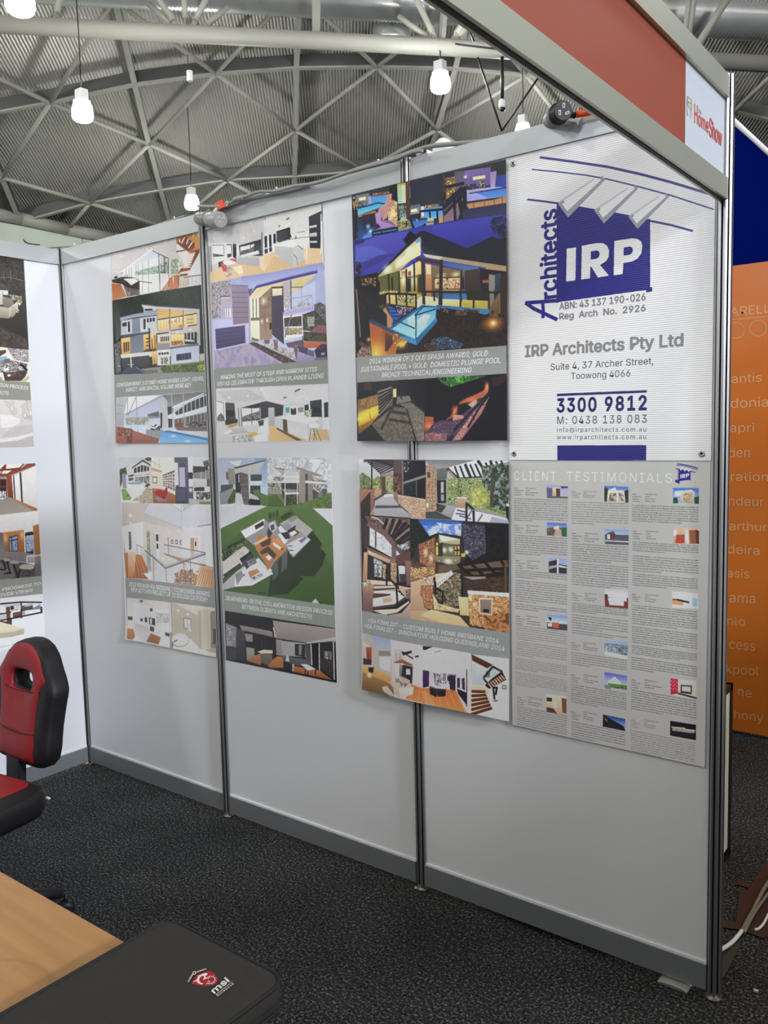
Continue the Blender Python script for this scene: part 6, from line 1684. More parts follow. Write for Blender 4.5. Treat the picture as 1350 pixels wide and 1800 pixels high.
ART_STONE = '''
F 630 800 5
V d8d8dc c9c9cc 20,30 130,35 130,290 20,290
V 5c4c48 4c3e3c 60,30 610,45 610,550 40,520
V c9cacc b5b6b4 20,60 125,60 215,180 215,290 25,290
N 8 5c6840|8a9458|3c4a2c|a8ae78 22,170 50,150 120,200 125,290 25,290
N 8 7c8c48|a8b068|4c5c30 135,220 190,180 215,200 210,300 135,295
P 3c3634 60,30 330,40 330,130 215,175
B a8a4a4 2.4 9 65,38 150,40 210,165 330,110
B 2a2628 2.6 9 60,34 180,38 205,160 335,90
P 2c2826 125,35 138,35 138,295 125,295
V b8a89c 8a7a70 205,175 330,130 330,180 215,190
N 7 8a9458|b0b880|4c5c34 235,190 325,180 325,330 240,330
P 6c5c54 205,180 220,180 225,340 210,350
P 4c3c38 232,190 255,190 255,320 235,330
V 4a3430 3a2826 330,45 410,45 415,340 325,330
P 5c4c4c 330,45 400,45 400,160 335,160
N 5 6c4c40|3a2826|8c6450 330,180 395,170 400,320 330,320
P 7a6a62 400,45 415,45 418,345 403,345
V 24242a 1c1c22 418,50 610,50 610,385 418,345
N 4 d9dadc|2a2a30|3a3a40 420,70 465,60 465,140 420,150
M 8a8684 5 415,245 610,180
M 6c6864 2 530,215 532,355
N 6 1c2024|2a3434|14161a 420,250 525,220 525,350 420,340
V 9c6a54 7c5040 22,292 155,300 155,320 100,340 30,400
N 5 a87460|8a5848|b98c74|744638 25,298 155,302 150,430 100,400 30,395
N 6 b08468|c49a7c|94684f 155,300 215,295 220,345 155,380
V b4b4b8 9c9a9c 270,335 325,335 375,440 520,555 145,525 160,400
P 4c4c50 165,440 380,440 400,460 160,465
P e2e2e4 245,345 325,345 325,360 240,365
N 7 b8987c|d2b494|9a7a62|c4a484|a88468 365,345 610,385 610,555 510,550 450,490 370,420
P d8c4a8 365,345 610,385 610,392 365,352
N 5 a08068|7c5c4c|b8987c 325,320 365,325 365,420 330,385
V 4a3a34 32282a 30,420 120,330 130,420 110,525 35,520
M 2a2224 2.4 35,420 120,325 40,430 45,520 55,410 62,520 72,390 80,520 90,370 98,520 108,350 112,520
V 9a6c54 7a5444 120,310 150,310 150,460 120,520
V b89070 9c7860 110,525 150,460 150,525
V bcbcb8 8a8a88 610,45 1325,45 1325,600 610,560
V 7c7c7a a09e9a 610,45 1030,45 960,85 800,110 720,125 640,90
N 7 b89c78|9c7c5c|d8bc94|7a5c44|c8a880 612,90 700,115 705,500 612,515
W 8a6c50 1 3 12 612,90 700,115 702,500 612,515
P 5c3c2c 625,150 650,150 650,195 625,195
P d8d4cc 615,420 635,420 635,460 618,460
V 6c706c 5c605c 705,120 800,110 790,210 705,220
P 24282c 705,220 785,215 785,420 710,420
P b0b4b0 740,235 765,232 765,330 740,330
P 9a9e9a 740,345 765,342 768,400 742,402
V d8dce4 e4e8ec 800,110 1030,45 1325,55 1325,180 900,210
B 2c3034 4 10 860,100 900,210 1260,50 1330,180
M 2c3034 6 800,120 895,212 895,210 1330,182 1170,50 1205,190 1060,48 1155,190 950,80 1000,200
M 9a7c6c 5 810,135 880,215
N 8 7c8c4c|a8b468|54683c|c4cc90|3c4a30 795,205 1325,190 1325,540 1080,470 880,440 790,430
N 8 c4c878|a8b050|8c9844 1000,290 1160,280 1160,420 1010,440
N 8 3c4434|2a3228|5c6c4c|8a94a0 1090,100 1330,60 1330,500 1200,470 1150,330 1100,260
L 4c4438 7 1190,190 1175,480
P 5c5450 888,220 896,220 896,370 888,370
V c8a888 a8845c 878,370 965,372 965,465 880,460
P e4e0d8 875,366 970,368 970,378 875,376
V 3a3e44 4a4c50 610,500 700,490 870,570 610,555
N 6 2a3028|4c5444|1c201c|6c7064 700,420 810,450 760,510 705,490
V a8a8a4 8c8c8a 790,440 880,460 800,540 740,510
V d4d8e4 e2e4ec 870,460 1000,470 1325,560 1325,598 830,565
M 5c6070 3 880,480 960,500 870,510 950,520 900,530 1000,560 1010,480 960,560 1100,520 1060,580
A 4a4c5c 0.4 1180,540 1325,570 1325,600 1160,590
N 6 7c9c4c|5c7c38 1130,440 1300,510 1300,530 1120,460
P d0d0cc 1305,425 1330,425 1330,450 1308,450
P 1c201c 1300,450 1330,450 1330,590 1305,540
M 24262a 5 962,420 960,575 1022,475 1025,590 960,420 1025,480
M 8a8c8a 2 800,420 880,435 965,470 1290,540
P 1e1a1a 40,520 480,548 480,1420 45,1370
V 5c4840 4a3834 60,530 475,555 470,850 400,860 330,740 110,610
N 8 6c5850|4a3a36|8a7468|3a2c2a 120,540 475,560 470,700 340,720 150,600
M c4b4a8 3 130,540 190,560 190,560 240,605
M 241c1c 8 270,560 240,640 330,560 290,690 390,570 310,710 440,590 330,730 470,620 345,745 470,680 360,765 475,740 380,790
M 8a786c 4 300,555 265,640 360,560 305,690 470,640 350,740
N 4 c9ccd0|4a4c50 380,790 475,740 475,820 400,830
P 3a3034 40,540 110,600 105,790 60,830
V b5b8c4 d3d0d0 112,620 250,680 330,790 330,905 110,790
N 12 c8ccd8|dfe0e4|a8acb8|ecece8 115,630 250,690 325,800 325,890 120,785
P 8a7468 110,610 170,640 170,650 108,622
L 5c4a44 4 165,640 165,810
P c4c8d0 340,795 370,780 412,870 345,900
L 6c5450 12 100,600 240,680 330,780 330,910
L 5c4844 9 330,780 410,870 415,900
V 6c5044 8a6c58 80,800 340,915 360,920 330,940 90,830
V d4b898 b4906c 90,830 300,920 290,950 100,870
V c49c74 a87c54 60,850 95,850 90,1100 50,1110
P 2c2424 95,870 145,890 140,1100 92,1080
N 5 c8ccd0|a8b4b8|6c6860 148,895 230,940 225,1075 145,1070
P 3c2c24 145,945 225,965 225,1075 145,1075
N 5 d4dcdc|b0bcbc|5c6460 155,955 182,960 182,1065 155,1065
N 5 d4dcdc|b0bcbc|5c6460 190,962 220,968 218,1070 190,1070
N 7 b08c64|8a6844|d4b488|6c4c34 230,950 262,960 258,1090 230,1085
P 2a1e1c 262,945 300,950 295,1110 262,1100
N 7 b08c64|8a6844|d4b488|6c4c34 300,930 355,940 355,1120 302,1110
P 5c3c38 350,880 480,840 482,950 360,960
V d4d4d4 b4b4b4 370,965 430,970 435,1110 380,1110
P 3a3434 380,1040 432,1040 435,1110 385,1110
V 8c645c 6c4c48 430,920 480,930 480,1140 445,1140
V e0c8b0 c8a888 80,1090 330,1110 340,1140 150,1150
N 6 e8dcd0|9c8c74|5c6c44|c8b8a4 45,1120 110,1090 150,1150 60,1180
V b08c70 8a6850 45,1150 150,1130 145,1220 50,1210
V 8a6460 6c4c4c 50,1210 145,1215 140,1380 48,1365
P 6a4838 150,1135 340,1140 335,1155 150,1165
P dcc4ac 150,1150 340,1145 380,1185 150,1195
P 4c3428 150,1170 340,1160 345,1175 150,1190
P e4d0bc 148,1190 360,1190 400,1215 148,1245
P 54382c 148,1210 300,1215 300,1225 148,1250
P ecdccc 142,1255 380,1215 430,1240 330,1310 142,1330
A 8a5c3c 0.5 230,1250 300,1240 320,1280 230,1300
P 4c342c 140,1330 330,1305 435,1245 440,1262 330,1325 140,1350
P d8c0a8 135,1360 360,1345 465,1275 470,1290 360,1380 250,1400
P 34241e 250,1398 360,1378 470,1290 470,1310 350,1400
V b8a08c a08878 480,1290 482,1430 280,1400 400,1380
V c8ac90 b09078 370,1140 480,1160 480,1270 440,1250 380,1180
N 6 8a6c5c|5c4840|b0907c 430,1180 480,1170 480,1280 440,1240
M 1c1818 5 262,1000 265,1140 350,1120 365,1335 300,1090 352,1145
V 2c2c2c 3c3428 480,555 1325,600 1330,1550 480,1430
V 2a5cb8 5c84d0 545,560 920,585 920,700 720,680 640,710
N 30 d8dce8|8aa4dc|b8c4e4|4a74c8 600,620 920,600 920,710 720,680 650,712
N 24 e4e4ec|5c84d0|c4cce4 700,590 915,620 915,690 760,680
N 10 1c241c|141a16|2a3428|101410 480,555 545,560 600,660 640,710 700,700 540,780 500,900 480,900
P 1a1c1c 570,740 640,710 715,680 720,690 560,780
N 8 141414|1c1a1e|241f24|0e0e10 920,590 1330,605 1330,920 900,960 960,900 915,760
N 5 3a3444|1c1a1e|6c6484|141414|8a82a4|141414 920,600 1120,610 1130,860 1010,920 940,850
N 8 a86c4c|5c3428|d89c70|3a2018|c88458|7c4834 550,780 690,720 700,990 560,950
E ffd8a0 30,60 610,850 655,900
N 9 d8a868|8a6038|f0cc8c|5c3c24|b88850 480,970 690,980 690,1040 480,1100
N 7 4a3828|6c5438|2c241c 480,920 560,950 560,990 480,980
P 2c2420 715,680 935,715 930,730 725,695
V c8c49c a4a078 722,695 905,735 905,785 725,770
P e4e0b8 725,700 890,735 750,760
V 3c3424 4c442c 685,745 725,700 725,880 690,880
P e8b858 698,765 715,765 718,790 700,790
P e8b858 698,800 715,800 718,870 700,880
V 54563c 6c6c48 745,765 890,790 895,880 745,885
E fffde0 34,40 770,830 825,825
P e8b850 862,800 900,795 902,875 865,878
M 3c2c1c 3 862,835 902,832 880,798 882,878
P 2c2418 745,765 755,765 755,885 745,885
V 8a8460 6c6848 685,885 910,885 905,940 860,965 690,930
E fffce0 60,40 803,930
D fffde8 5 725,925 800,918 868,920
P e0ac4c 915,860 955,860 950,890 918,892
E fffbd0 30 965,850
P 4a3424 690,930 720,935 720,1030 695,1030
V 5c4c38 6c5840 720,960 900,965 900,1000 720,1030
V c8a880 b89468 480,1110 690,1045 760,1030 690,1060 570,1180 575,1350 800,1400 1000,1520 480,1430
V d8bc88 c8a870 660,1350 900,1410 1000,1520 780,1480 560,1400
V bc9c78 a88864 480,1250 570,1200 600,1330 640,1360 480,1360
V dcc49c c8ac80 690,1040 770,1030 840,1020 830,1040 700,1150
N 9 b87c50|8a5434|d89c6c|a06840 570,1075 672,1070 672,1355 610,1330 565,1220
N 8 c8b090|a88c6c|e0ccb0|8a6c50 570,1065 672,1070 680,1140 570,1140
W 7c4c30 1 3 6 575,1140 672,1140 672,1355 600,1330
N 7 4c4434|2c281c|7c7054|a89878|3c3828 680,1150 850,1020 920,1040 920,1320 780,1330 690,1230
N 14 8a7c5c|5c5038|a89870 790,1090 900,1100 910,1230 800,1200
M d8d0bc 3 695,1110 830,1015 700,1160 845,1035
B e8e4d4 3 8 705,1105 705,1160 830,1015 835,1045
V e0cc94 c8b078 672,1210 720,1300 900,1350 890,1380 740,1360 680,1350
N 8 e4d09c|c8b078|a89060 672,1260 760,1330 890,1345 890,1370 740,1360 680,1340
M 14120e 4 695,1110 695,1220 755,1190 755,1300 695,1160 755,1195 920,1000 925,1240
V 2a2420 342c24 890,965 1325,900 1330,1215 970,1195 925,1150 920,1010
V 6c5844 5c4a38 915,970 1310,915 1325,1000 1020,1065
M 1c1814 6 890,965 1020,1065 1000,950 1120,1065 1120,940 1230,1060 1260,925 1330,1030 960,1010 1330,995 890,965 1320,905 1010,1066 1330,1040
V 8a8074 a09484 930,1065 1130,1065 1120,1095 1010,1090
N 7 2c221c|44342a|1c1612|5c4634 940,1100 1330,1060 1330,1210 980,1190
B 4c382a 1.5 7 940,1100 1330,1080 970,1190 1330,1205
P 5c4834 1290,930 1310,930 1310,1210 1292,1210
V d8c48c c4ac74 890,1240 975,1245 985,1410 905,1400
P ece0c0 970,1185 1330,1210 1330,1245 972,1215
N 14 e4c490|b8824c|d8a868|8a5430|c89458 975,1215 1330,1245 1330,1550 990,1490
N 18 8a5430|b87840|6c4024 1100,1400 1330,1380 1330,1555 1120,1530
V d8c4a4 c4a884 1065,1250 1190,1255 1185,1410 1070,1395
V 8a7468 7c6658 1080,1265 1178,1268 1172,1390 1082,1380
M 2c1c18 5 1115,1355 1118,1375 1130,1355 1133,1375 1145,1355 1147,1377
P 868a84 45,1365 300,1408 1000,1520 1330,1560 1335,1790 48,1570
F 630 1080 5
P 868a84 45,-35 1332,160 1335,380 48,160
V b8b4b0 a49c90 48,160 300,215 330,700 45,650
P 8c9cb4 120,175 300,215 300,320 190,315 
V 8c9cb4 a8acb4 120,178 298,215 298,315 195,318
P b0a498 55,165 120,180 195,318 195,470 140,450 130,280 60,240
P 8a7c70 190,315 298,318 300,360 195,360
V ccd0dc bcc0cc 200,360 300,370 300,500 205,465
V a8502c 7c3c24 80,285 130,285 128,395 85,385
P d8c8a4 55,240 105,285 60,270
P 3c2c28 55,380 130,395 128,440 55,435
V d0a468 b48444 50,440 130,450 200,490 330,550 300,590 52,540
V 9c7440 6c5030 50,500 300,600 330,640 380,720 46,650
E fff0c0 30 110,530
A e8e4dc 0.55 225,630 270,620 350,715 310,710 240,670
P 2c2024 100,460 150,460 145,510 105,500
V c8c0bc b4aaa4 300,215 995,335 1000,875 340,720 310,540
P c4bcb8 300,215 995,335 985,440 580,435 490,440 400,320 340,300
V b4a8a0 a8988c 330,300 400,310 400,400 330,420
M d8d4d0 2 335,300 340,400 365,300 368,395 335,320 400,325
V 9c5c38 7c4428 325,420 400,385 500,435 500,460 400,420
P 2a2420 400,330 490,310 490,330 415,355
M 2a2420 3 400,320 500,380 520,365 550,358 
P 2a2624 585,270 670,278 610,305 588,305
P 8a8682 680,325 735,312 740,320 685,330
V 8a8886 5c5452 340,430 500,440 495,600 345,580
P 2c2624 410,435 500,455 495,600 470,590 450,550 400,530
P b4b8bc 440,470 475,470 480,520 440,520
P c8c4c0 340,430 380,430 380,540 345,550
V d0c4bc beb0a6 500,440 585,450 585,640 500,605
P c8c0a8 510,460 552,462 552,520 512,515
V 4a2454 341a40 585,480 640,490 640,625 590,635
P d8d0cc 580,435 985,440 975,470 870,510 720,500 640,475 580,475
V dcd6d2 c8c0bc 590,440 980,445 870,520 690,500
P b8b0ac 640,475 680,500 680,640 640,625
N 5 2c2830|8a8088|c8c4c4|4a3c44 680,510 870,520 870,600 690,600
P 2c2434 810,530 865,530 868,670 820,650
M d8d4d0 2 700,510 700,590 750,515 750,600 790,520 795,640
P c0b8b4 870,520 975,470 975,800 880,670
P 2c2c34 880,550 905,555 905,640 882,640
P 34303c 920,560 945,550 950,660 925,650
P 241c2c 880,645 960,680 965,790 890,690
M c8c4c4 4 880,530 960,495
P 3a2c34 960,480 968,480 970,800 962,800
V b8602c d07c3c 490,605 585,640 680,640 870,660 965,860 1000,875 760,810 440,730
B d88c4c 1.4 8 510,620 480,740 860,670 960,860
A e8a468 0.35 560,640 640,680 700,800 620,780
V 4c4440 34302e 645,625 700,600 790,640 780,700 720,710 650,680
P c0b8b0 665,600 780,630 790,650 700,640 650,620
P 241f22 650,640 705,650 705,720 650,690
P 241f22 715,655 780,660 785,710 720,715
V c0b0a0 a89888 305,570 390,535 475,575 470,610 510,640 505,690 390,730 340,690
P b0a090 390,535 478,570 475,610 395,580
P 8a7868 345,560 380,555 385,590 350,590
P 7c6a5c 380,570 420,600 400,630
P 7c6a5c 420,590 460,600 430,635
V d0c4b4 b8a898 375,640 510,625 505,690 392,730
P d8d6d2 975,340 1000,340 1005,875 985,870
V c4ccc8 b4b4a4 1005,345 1330,385 1330,940 1005,875
V 5c3424 4a281c 1005,345 1190,440 1160,480 1010,400
P c8ccc8 1060,360 1330,385 1330,520 1190,440
V b8c4cc a8acA8 1008,410 1110,490 1115,620 1010,610
P c8d0dc 1045,450 1062,455 1065,520 1050,515
V a8b4b0 b0b4b0 1120,480 1190,440 1270,500 1180,560 1115,560
P 6c6a60 1130,495 1165,495 1165,545 1130,550
M 2a2420 4 1110,550 1190,455 1190,455 1270,500 1110,560 1150,610
V 3a1c14 2c1610 1180,560 1270,495 1305,570 1160,650 1120,620
B c8a080 3 7 1150,600 1180,640 1260,530 1290,565
V c4a48c b08c74 1005,620 1130,640 1190,800 1010,870
B d8b090 7 7 1008,640 1110,640 1008,860 1190,795
B 5c2e1c 5.5 6 1008,670 1125,675 1008,870 1190,815
M 1c1614 4 1195,650 1205,740 1225,640 1215,700 1190,760 1235,760 1130,690 1190,800 1190,800 1190,825 1190,640 1230,640
V c8ccb8 d4d4c8 1120,670 1200,760 1330,750 1330,940 1120,905 1190,830
P e0e0d8 1180,910 1280,830 1330,770 1330,940
M 6c6a60 2 1272,620 1305,622 1305,622 1305,652 1272,620 1272,650 1272,650 1305,652
P a8a498 1280,628 1300,630 1300,645 1280,643
'''
ART_AERIAL = '''
F 0 440 5
V 3c3a3a 2c2826 -300,40 210,85 250,865 -300,840
N 14 34302e|2c2826|423e3a|3a3633 -300,40 210,85 225,480 -300,480
N 12 4a4440|3c3733|544c46 -300,640 -80,640 235,780 245,860 -300,845
M 6c6a68 2 30,190 33,260 90,170 92,265 0,240 90,240 90,240 205,270
V 55525a 3c3a40 -200,320 -10,290 30,300 90,360 20,350
V d8d8dc b4b2b4 -200,350 20,350 22,480 -200,470
V b9b4ac 8a8480 -200,480 70,500 80,600 -200,580
P d8d8da 20,350 68,355 70,395 25,392
V 8c8680 706860 22,405 110,430 120,480 80,510 25,500
N 5 8a8078|5c544c|b8b0a8|d8d4d0 60,385 190,405 190,445 120,440
V d8d4d0 a89c90 72,510 155,445 155,520 75,600
V c0b8ac 8c8478 95,505 98,600 135,560 130,480
N 6 d8cca0|e8dcc0|6c6048 140,440 195,450 170,490 160,480
N 6 d8cca0|e8dcc0|6c6048 130,530 165,520 160,550 135,545
P e8e6e4 -200,845 0,850 260,880 258,1160 -200,1150
N 7 f0eff2|5c5664|e6e4e8|3c3440|d4d2d8|8c8894 60,860 245,870 252,990 120,960
N 6 e8e6ec|4c4650|ffffff|2c2630|9c98a4 -200,880 240,1000 240,1090 -200,1060
V 6c4434 4c2c24 -200,900 50,875 50,900 0,930 -200,960
V 6cb0d8 9cd0ec -100,960 60,930 40,960 -100,1000
P 6c6474 25,970 80,950 90,980 40,1000
P 4c3a3c 60,1080 240,1050 220,1110 180,1150 40,1145 20,1060
V 7c5c4c 6a4a40 50,1090 140,1075 130,1105 60,1110
P ffffff 62,1092 88,1090 88,1108 65,1110
M 5c5664 4 150,1040 170,1110 220,1000 230,1080
P fafafa 30,1040 70,1030 75,1055 35,1065
P 1c161e 165,1000 195,1000 240,1050 225,1060
P b8c090 180,1150 215,1125 250,1100 255,1125 225,1155
P a8b478 -50,1100 20,1120 15,1150 -50,1150
P 929690 -300,1120 260,1160 268,1320 -300,1300
V dddbe0 cfcdd3 -300,1300 268,1320 295,1722 -300,1730
N 22 dcdae0|c6c4ca|d2d0d6|b9b7be|e6e4ea 20,1325 268,1322 275,1500 200,1480 100,1440
N 20 d2d0d6|c6c4ca|cac8ce 60,1560 280,1530 285,1610 120,1640 20,1640
P ebebf0 0,1440 90,1450 175,1480 170,1520 90,1560 0,1560
P dedde3 40,1590 62,1560 80,1575 45,1600
P e9e8ee -200,1680 150,1640 285,1600 288,1625 150,1670 -200,1710
V c4c0c6 bdb9c0 -200,1705 150,1675 290,1630 295,1722 -200,1730
'''
ART_RIVER = '''
F 0 795 5.07
P e0e1e8 -300,0 460,0 460,1900 -300,1900
V a09c98 8c8580 -300,60 318,62 330,520 -300,590
P e2dfdc -300,80 150,95 0,120
V 9c4c38 8a3c2c -300,72 318,62 320,110 100,200 60,215 -300,225
P f0ecea 55,105 215,90 170,135 50,150
P f0ecea -60,110 45,105 0,150 -60,155
P f0ecea 15,165 105,160 60,190 -60,195
P dcd6d4 170,130 230,95 245,95 190,140
M 6c2c20 3 50,105 0,195 240,80 160,150 0,155 150,150
V d8d4d4 c4bfc2 105,205 318,120 330,515 130,430
V f0f0f4 dcdce0 118,210 170,190 185,440 130,415
V e9e9ee d4d4da 185,180 318,122 328,515 200,450
M 3c3436 5 115,208 128,420 178,182 195,455
P f6f6f8 100,212 112,208 125,415 112,408
V 9a4434 7c3424 55,215 100,205 118,410 70,400
P 6c3c30 -60,235 55,240 60,390 -60,395
P 2c1c18 0,245 50,245 50,300 0,300
P 2c1c18 0,315 50,310 55,340 0,345
N 6 f2f2f6|4c4c60|dcdce4|b8b8c4 -60,350 50,345 50,420 -60,420
V 8c8680 a49e96 -300,420 130,420 330,520 -300,595
V b87c50 a06844 120,412 325,500 335,520 290,520 130,430
P e2e4ec -300,595 335,525 342,645 0,720 -300,730
V 5c5a64 8a8c94 -300,715 30,715 40,890 -300,890
V c88448 9a5c2c 20,715 210,690 215,890 40,885
E f6c880 30,70 45,770 195,740
P 2c3444 75,755 155,735 158,880 80,885
V 9cb4dc 6c88c8 80,765 150,745 153,875 85,880
N 6 4c68b0|a8b8dc|8098cc 82,800 152,790 153,875 86,880
M 2c3444 3 100,755 104,880 80,790 152,775
P e4e6ee 212,690 295,655 305,905 225,905
P 2c303c 222,715 290,705 298,905 228,905
V b8c8e4 5c78c0 228,745 292,735 298,880 232,885
N 6 4c68b8|b8c8e8|8098d0 228,800 294,790 298,880 232,885
L 20242c 6 222,735 292,725
V b8743c a0622c 290,655 345,640 365,910 305,915
V 8c8694 78727c -60,880 215,890 365,925 370,990 220,980 -60,950
V 6c6670 5c5662 305,990 370,985 382,1110 310,1110
P d8d4d8 230,920 305,912 345,925 240,940
V b4b0b8 98949c 225,930 310,930 310,990 230,970
L dcdce0 3 236,940 236,980
V 5c565c 4a464c -60,950 230,985 310,1010 310,1110 -60,1150
V 7c7880 68646c -300,960 100,1000 140,1130 -300,1180
D 8a8680 38,14 10,945
D a8a49c 36,13 50,958
D a8a49c 44,16 125,980
D b4b0a8 68,26 235,1022
M 141216 5 20,960 50,1040 60,975 85,1070 120,1000 155,1110 175,1050 150,1130
M 141216 4 35,1080 100,1075 95,1130 170,1120 0,1045 45,1045
N 5 38363a|5c585c|2c2a2e 170,1040 300,1045 300,1110 240,1115
P 8f938f -300,1160 380,1100 386,1260 -300,1335
P e0e2ea -300,1330 386,1262 450,1900 -300,1900
V c8c8d0 b8b8c0 -100,1360 185,1345 190,1480 -100,1500
M 1c1a1e 4 0,1350 180,1335 180,1335 370,1337 0,1440 370,1380 185,1340 190,1475
P f2f2f6 0,1370 45,1368 48,1430 0,1432
P 5c3c30 50,1380 85,1375 90,1530 60,1530
P 2c2a2e 88,1370 118,1368 120,1400 92,1405
P e9ebf0 125,1365 182,1360 182,1400 128,1405
W 8a8a92 1.5 3 1 125,1365 182,1360 182,1400 128,1405
P f4f4f8 95,1420 180,1400 182,1470 98,1480
P 6c4434 110,1430 185,1415 188,1455 112,1475
V 5a5a60 44444a 188,1365 290,1350 290,1400 230,1410 190,1400
P eceef4 190,1370 350,1345 240,1372
V 8c8c94 74747c 290,1390 355,1350 358,1395 290,1405
P 1c1a1e 230,1450 375,1385 375,1430 230,1460
P f2f2f6 225,1412 355,1395 360,1425 225,1448
D 9c9ca4 14,20 208,1430
M 1c1a1e 4 0,1500 375,1425 95,1480 95,1535
P 4c3430 -40,1500 75,1510 70,1530 -20,1520
V ded9c4 d2ccb4 -300,1480 0,1510 212,1570 100,1600 -300,1640
V b8b4a0 a8a490 -300,1640 100,1600 212,1570 212,1618 100,1645 -300,1690
L 8c8c94 1.2 -300,1800 410,1648
'''
def caption(a, rows, col='e9ebea', cap=None):
    for t, x0, y0, x1, y1, c in rows: a.text(t, (x0, y0), (x1, y1), c, col, 0.22, 0.010)
WU = [(216, 218, 226), (222, 224, 232), (212, 213, 217), (210, 212, 218)]
WL = [(214, 216, 222), (208, 209, 212), (178, 178, 176), (186, 188, 192)]
arts = {}
def mkart(key, ax, u0, u1, z0, z1, ppm, prog, white, caps=(), plane=0.0, alb=0.8):
    a = Art(ax, u0, u1, z0, z1, ppm, plane)
    for p in ([prog] if isinstance(prog, str) else prog): a.run(p)
    # soften the flat shapes into something closer to an inkjet photograph
    D = a.b[..., 0] >= 0
    for _ in range(2):
        p_ = np.pad(a.b, ((1, 1), (1, 1), (0, 0)), 'edge')
        bl_ = (p_[:-2, 1:-1]+p_[2:, 1:-1]+p_[1:-1, :-2]+p_[1:-1, 2:]+2*a.b)/6
        q_ = np.pad(D, 1, 'edge'); ok = D & q_[:-2, 1:-1] & q_[2:, 1:-1] & q_[1:-1, :-2] & q_[1:-1, 2:]
        a.b = np.where(ok[..., None], bl_, a.b)
    yy, xx = np.arange(a.h)[:, None], np.arange(a.w)[None, :]
    g_ = (NOISE[(yy//2) % NT, (xx//2) % NT]-0.5)*0.024 + (NOISE[(yy*7//3+311) % NT, (xx*7//3+77) % NT]-0.5)*0.016
    a.b = np.where(D[..., None], np.clip(a.b*(1+g_[..., None]), 0, 255), a.b)
    for fr, rows in caps:
        a.frame(*fr); caption(a, rows)
    arts[key] = (a, a.image('print_' + key, white, alb))
    return arts[key]
PP = 1500
mkart('up_left', 1, 0.335, 1.0, 1.56, 2.43, PP, ART_UP_LEFT, WU,
      [((190, 380, 3.2927), [('CONTEMPORARY 3 STOREY HOME WHERE LIGHT, VIEWS,', 57, 988, 556, 950, 21), ('ASPECT, AND SPATIAL VOLUME WERE KEY', 106, 1016, 486, 988, 21)])])
mkart('up_mid', 1, 1.01, 1.65, 1.56, 2.43, PP, ART_UP_MID, WU,
      [((190, 380, 3.2927), [('MAKING THE MOST OF STEEP AND NARROW SITES', 655, 944, 1212, 897, 23), ('VISTAS CELEBRATED THROUGH OPEN PLANNED LIVING', 634, 983, 1250, 935, 23)])])
mkart('low_left', 1, 0.335, 1.0, 0.66, 1.53, PP, ART_LOW_LEFT, WL,
      [((200, 795, 4.9316), [('2013 WINNER HIA BRISBANE / TOOWOOMBA AWARDS', 140, 1158, 838, 1250, 36), ('NEW KITCHEN PROJECT UP TO $30,000 CATEGORY', 158, 1205, 824, 1297, 36)])])
mkart('low_mid', 1, 1.01, 1.65, 0.66, 1.53, PP, ART_LOW_MID, WL,
      [((380, 800, 4.39), [('3D RENDERS  IN THE COLLABORATIVE DESIGN PROCESS', 78, 1116, 902, 1232, 31), ('BETWEEN CLIENTS AND ARCHITECTS', 202, 1183, 742, 1262, 31)])])
mkart('night', 1, 1.75, 2.385, 1.55, 2.42, PP, ART_NIGHT, [(208, 210, 216), (220, 222, 228), (196, 197, 196), (190, 191, 190)],
      [((600, 260, 3.3968), [('2014 WINNER OF 3 QLD SPASA AWARDS; GOLD', 177, 1288, 880, 1240, 28), ('SUSTAINABLE POOL \u2022 GOLD  DOMESTIC PLUNGE POOL', 125, 1337, 955, 1282, 28), ('BRONZE TECHNICAL/ENGINEERING', 253, 1370, 785, 1340, 28)])], plane=-0.012)
mkart('stone', 1, 1.74, 2.385, 0.66, 1.53, PP, ART_STONE, [(200, 201, 200), (204, 204, 200), (168, 168, 160), (174, 174, 168)],
      [((630, 1080, 5), [('HIA FINALIST - CUSTOM BUILT HOME BRISBANE 2014', 100, 64, 1240, 250, 36), ('HIA FINALIST - INNOVATIVE HOUSING QUEENSLAND 2014', 66, 112, 1290, 318, 36)])], plane=-0.012)
mkart('aerial', 0, -0.80, -0.17, 1.56, 2.43, 1300, ART_AERIAL, [(226, 230, 242), (228, 232, 244), (222, 226, 238), (222, 226, 238)],
      [((0, 440, 5), [('COLLABORATIVE DESIGN PROCESS', -400, 1150, 245, 1226, 32), ('CLIENTS AND ARCHITECTS', -360, 1235, 73, 1272, 32)])])
mkart('river', 0, -0.80, -0.17, 0.66, 1.53, 1300, ART_RIVER, [(222, 226, 238), (222, 226, 238), (200, 203, 208), (200, 203, 208)],
      [((0, 795, 5.07), [('KITCHEN DESIGN IN PROGRESS TO', -560, 1330, 362, 1180, 28), ('CAPTURE CITY AND RIVER VIEWS', -560, 1375, 290, 1240, 28)])])

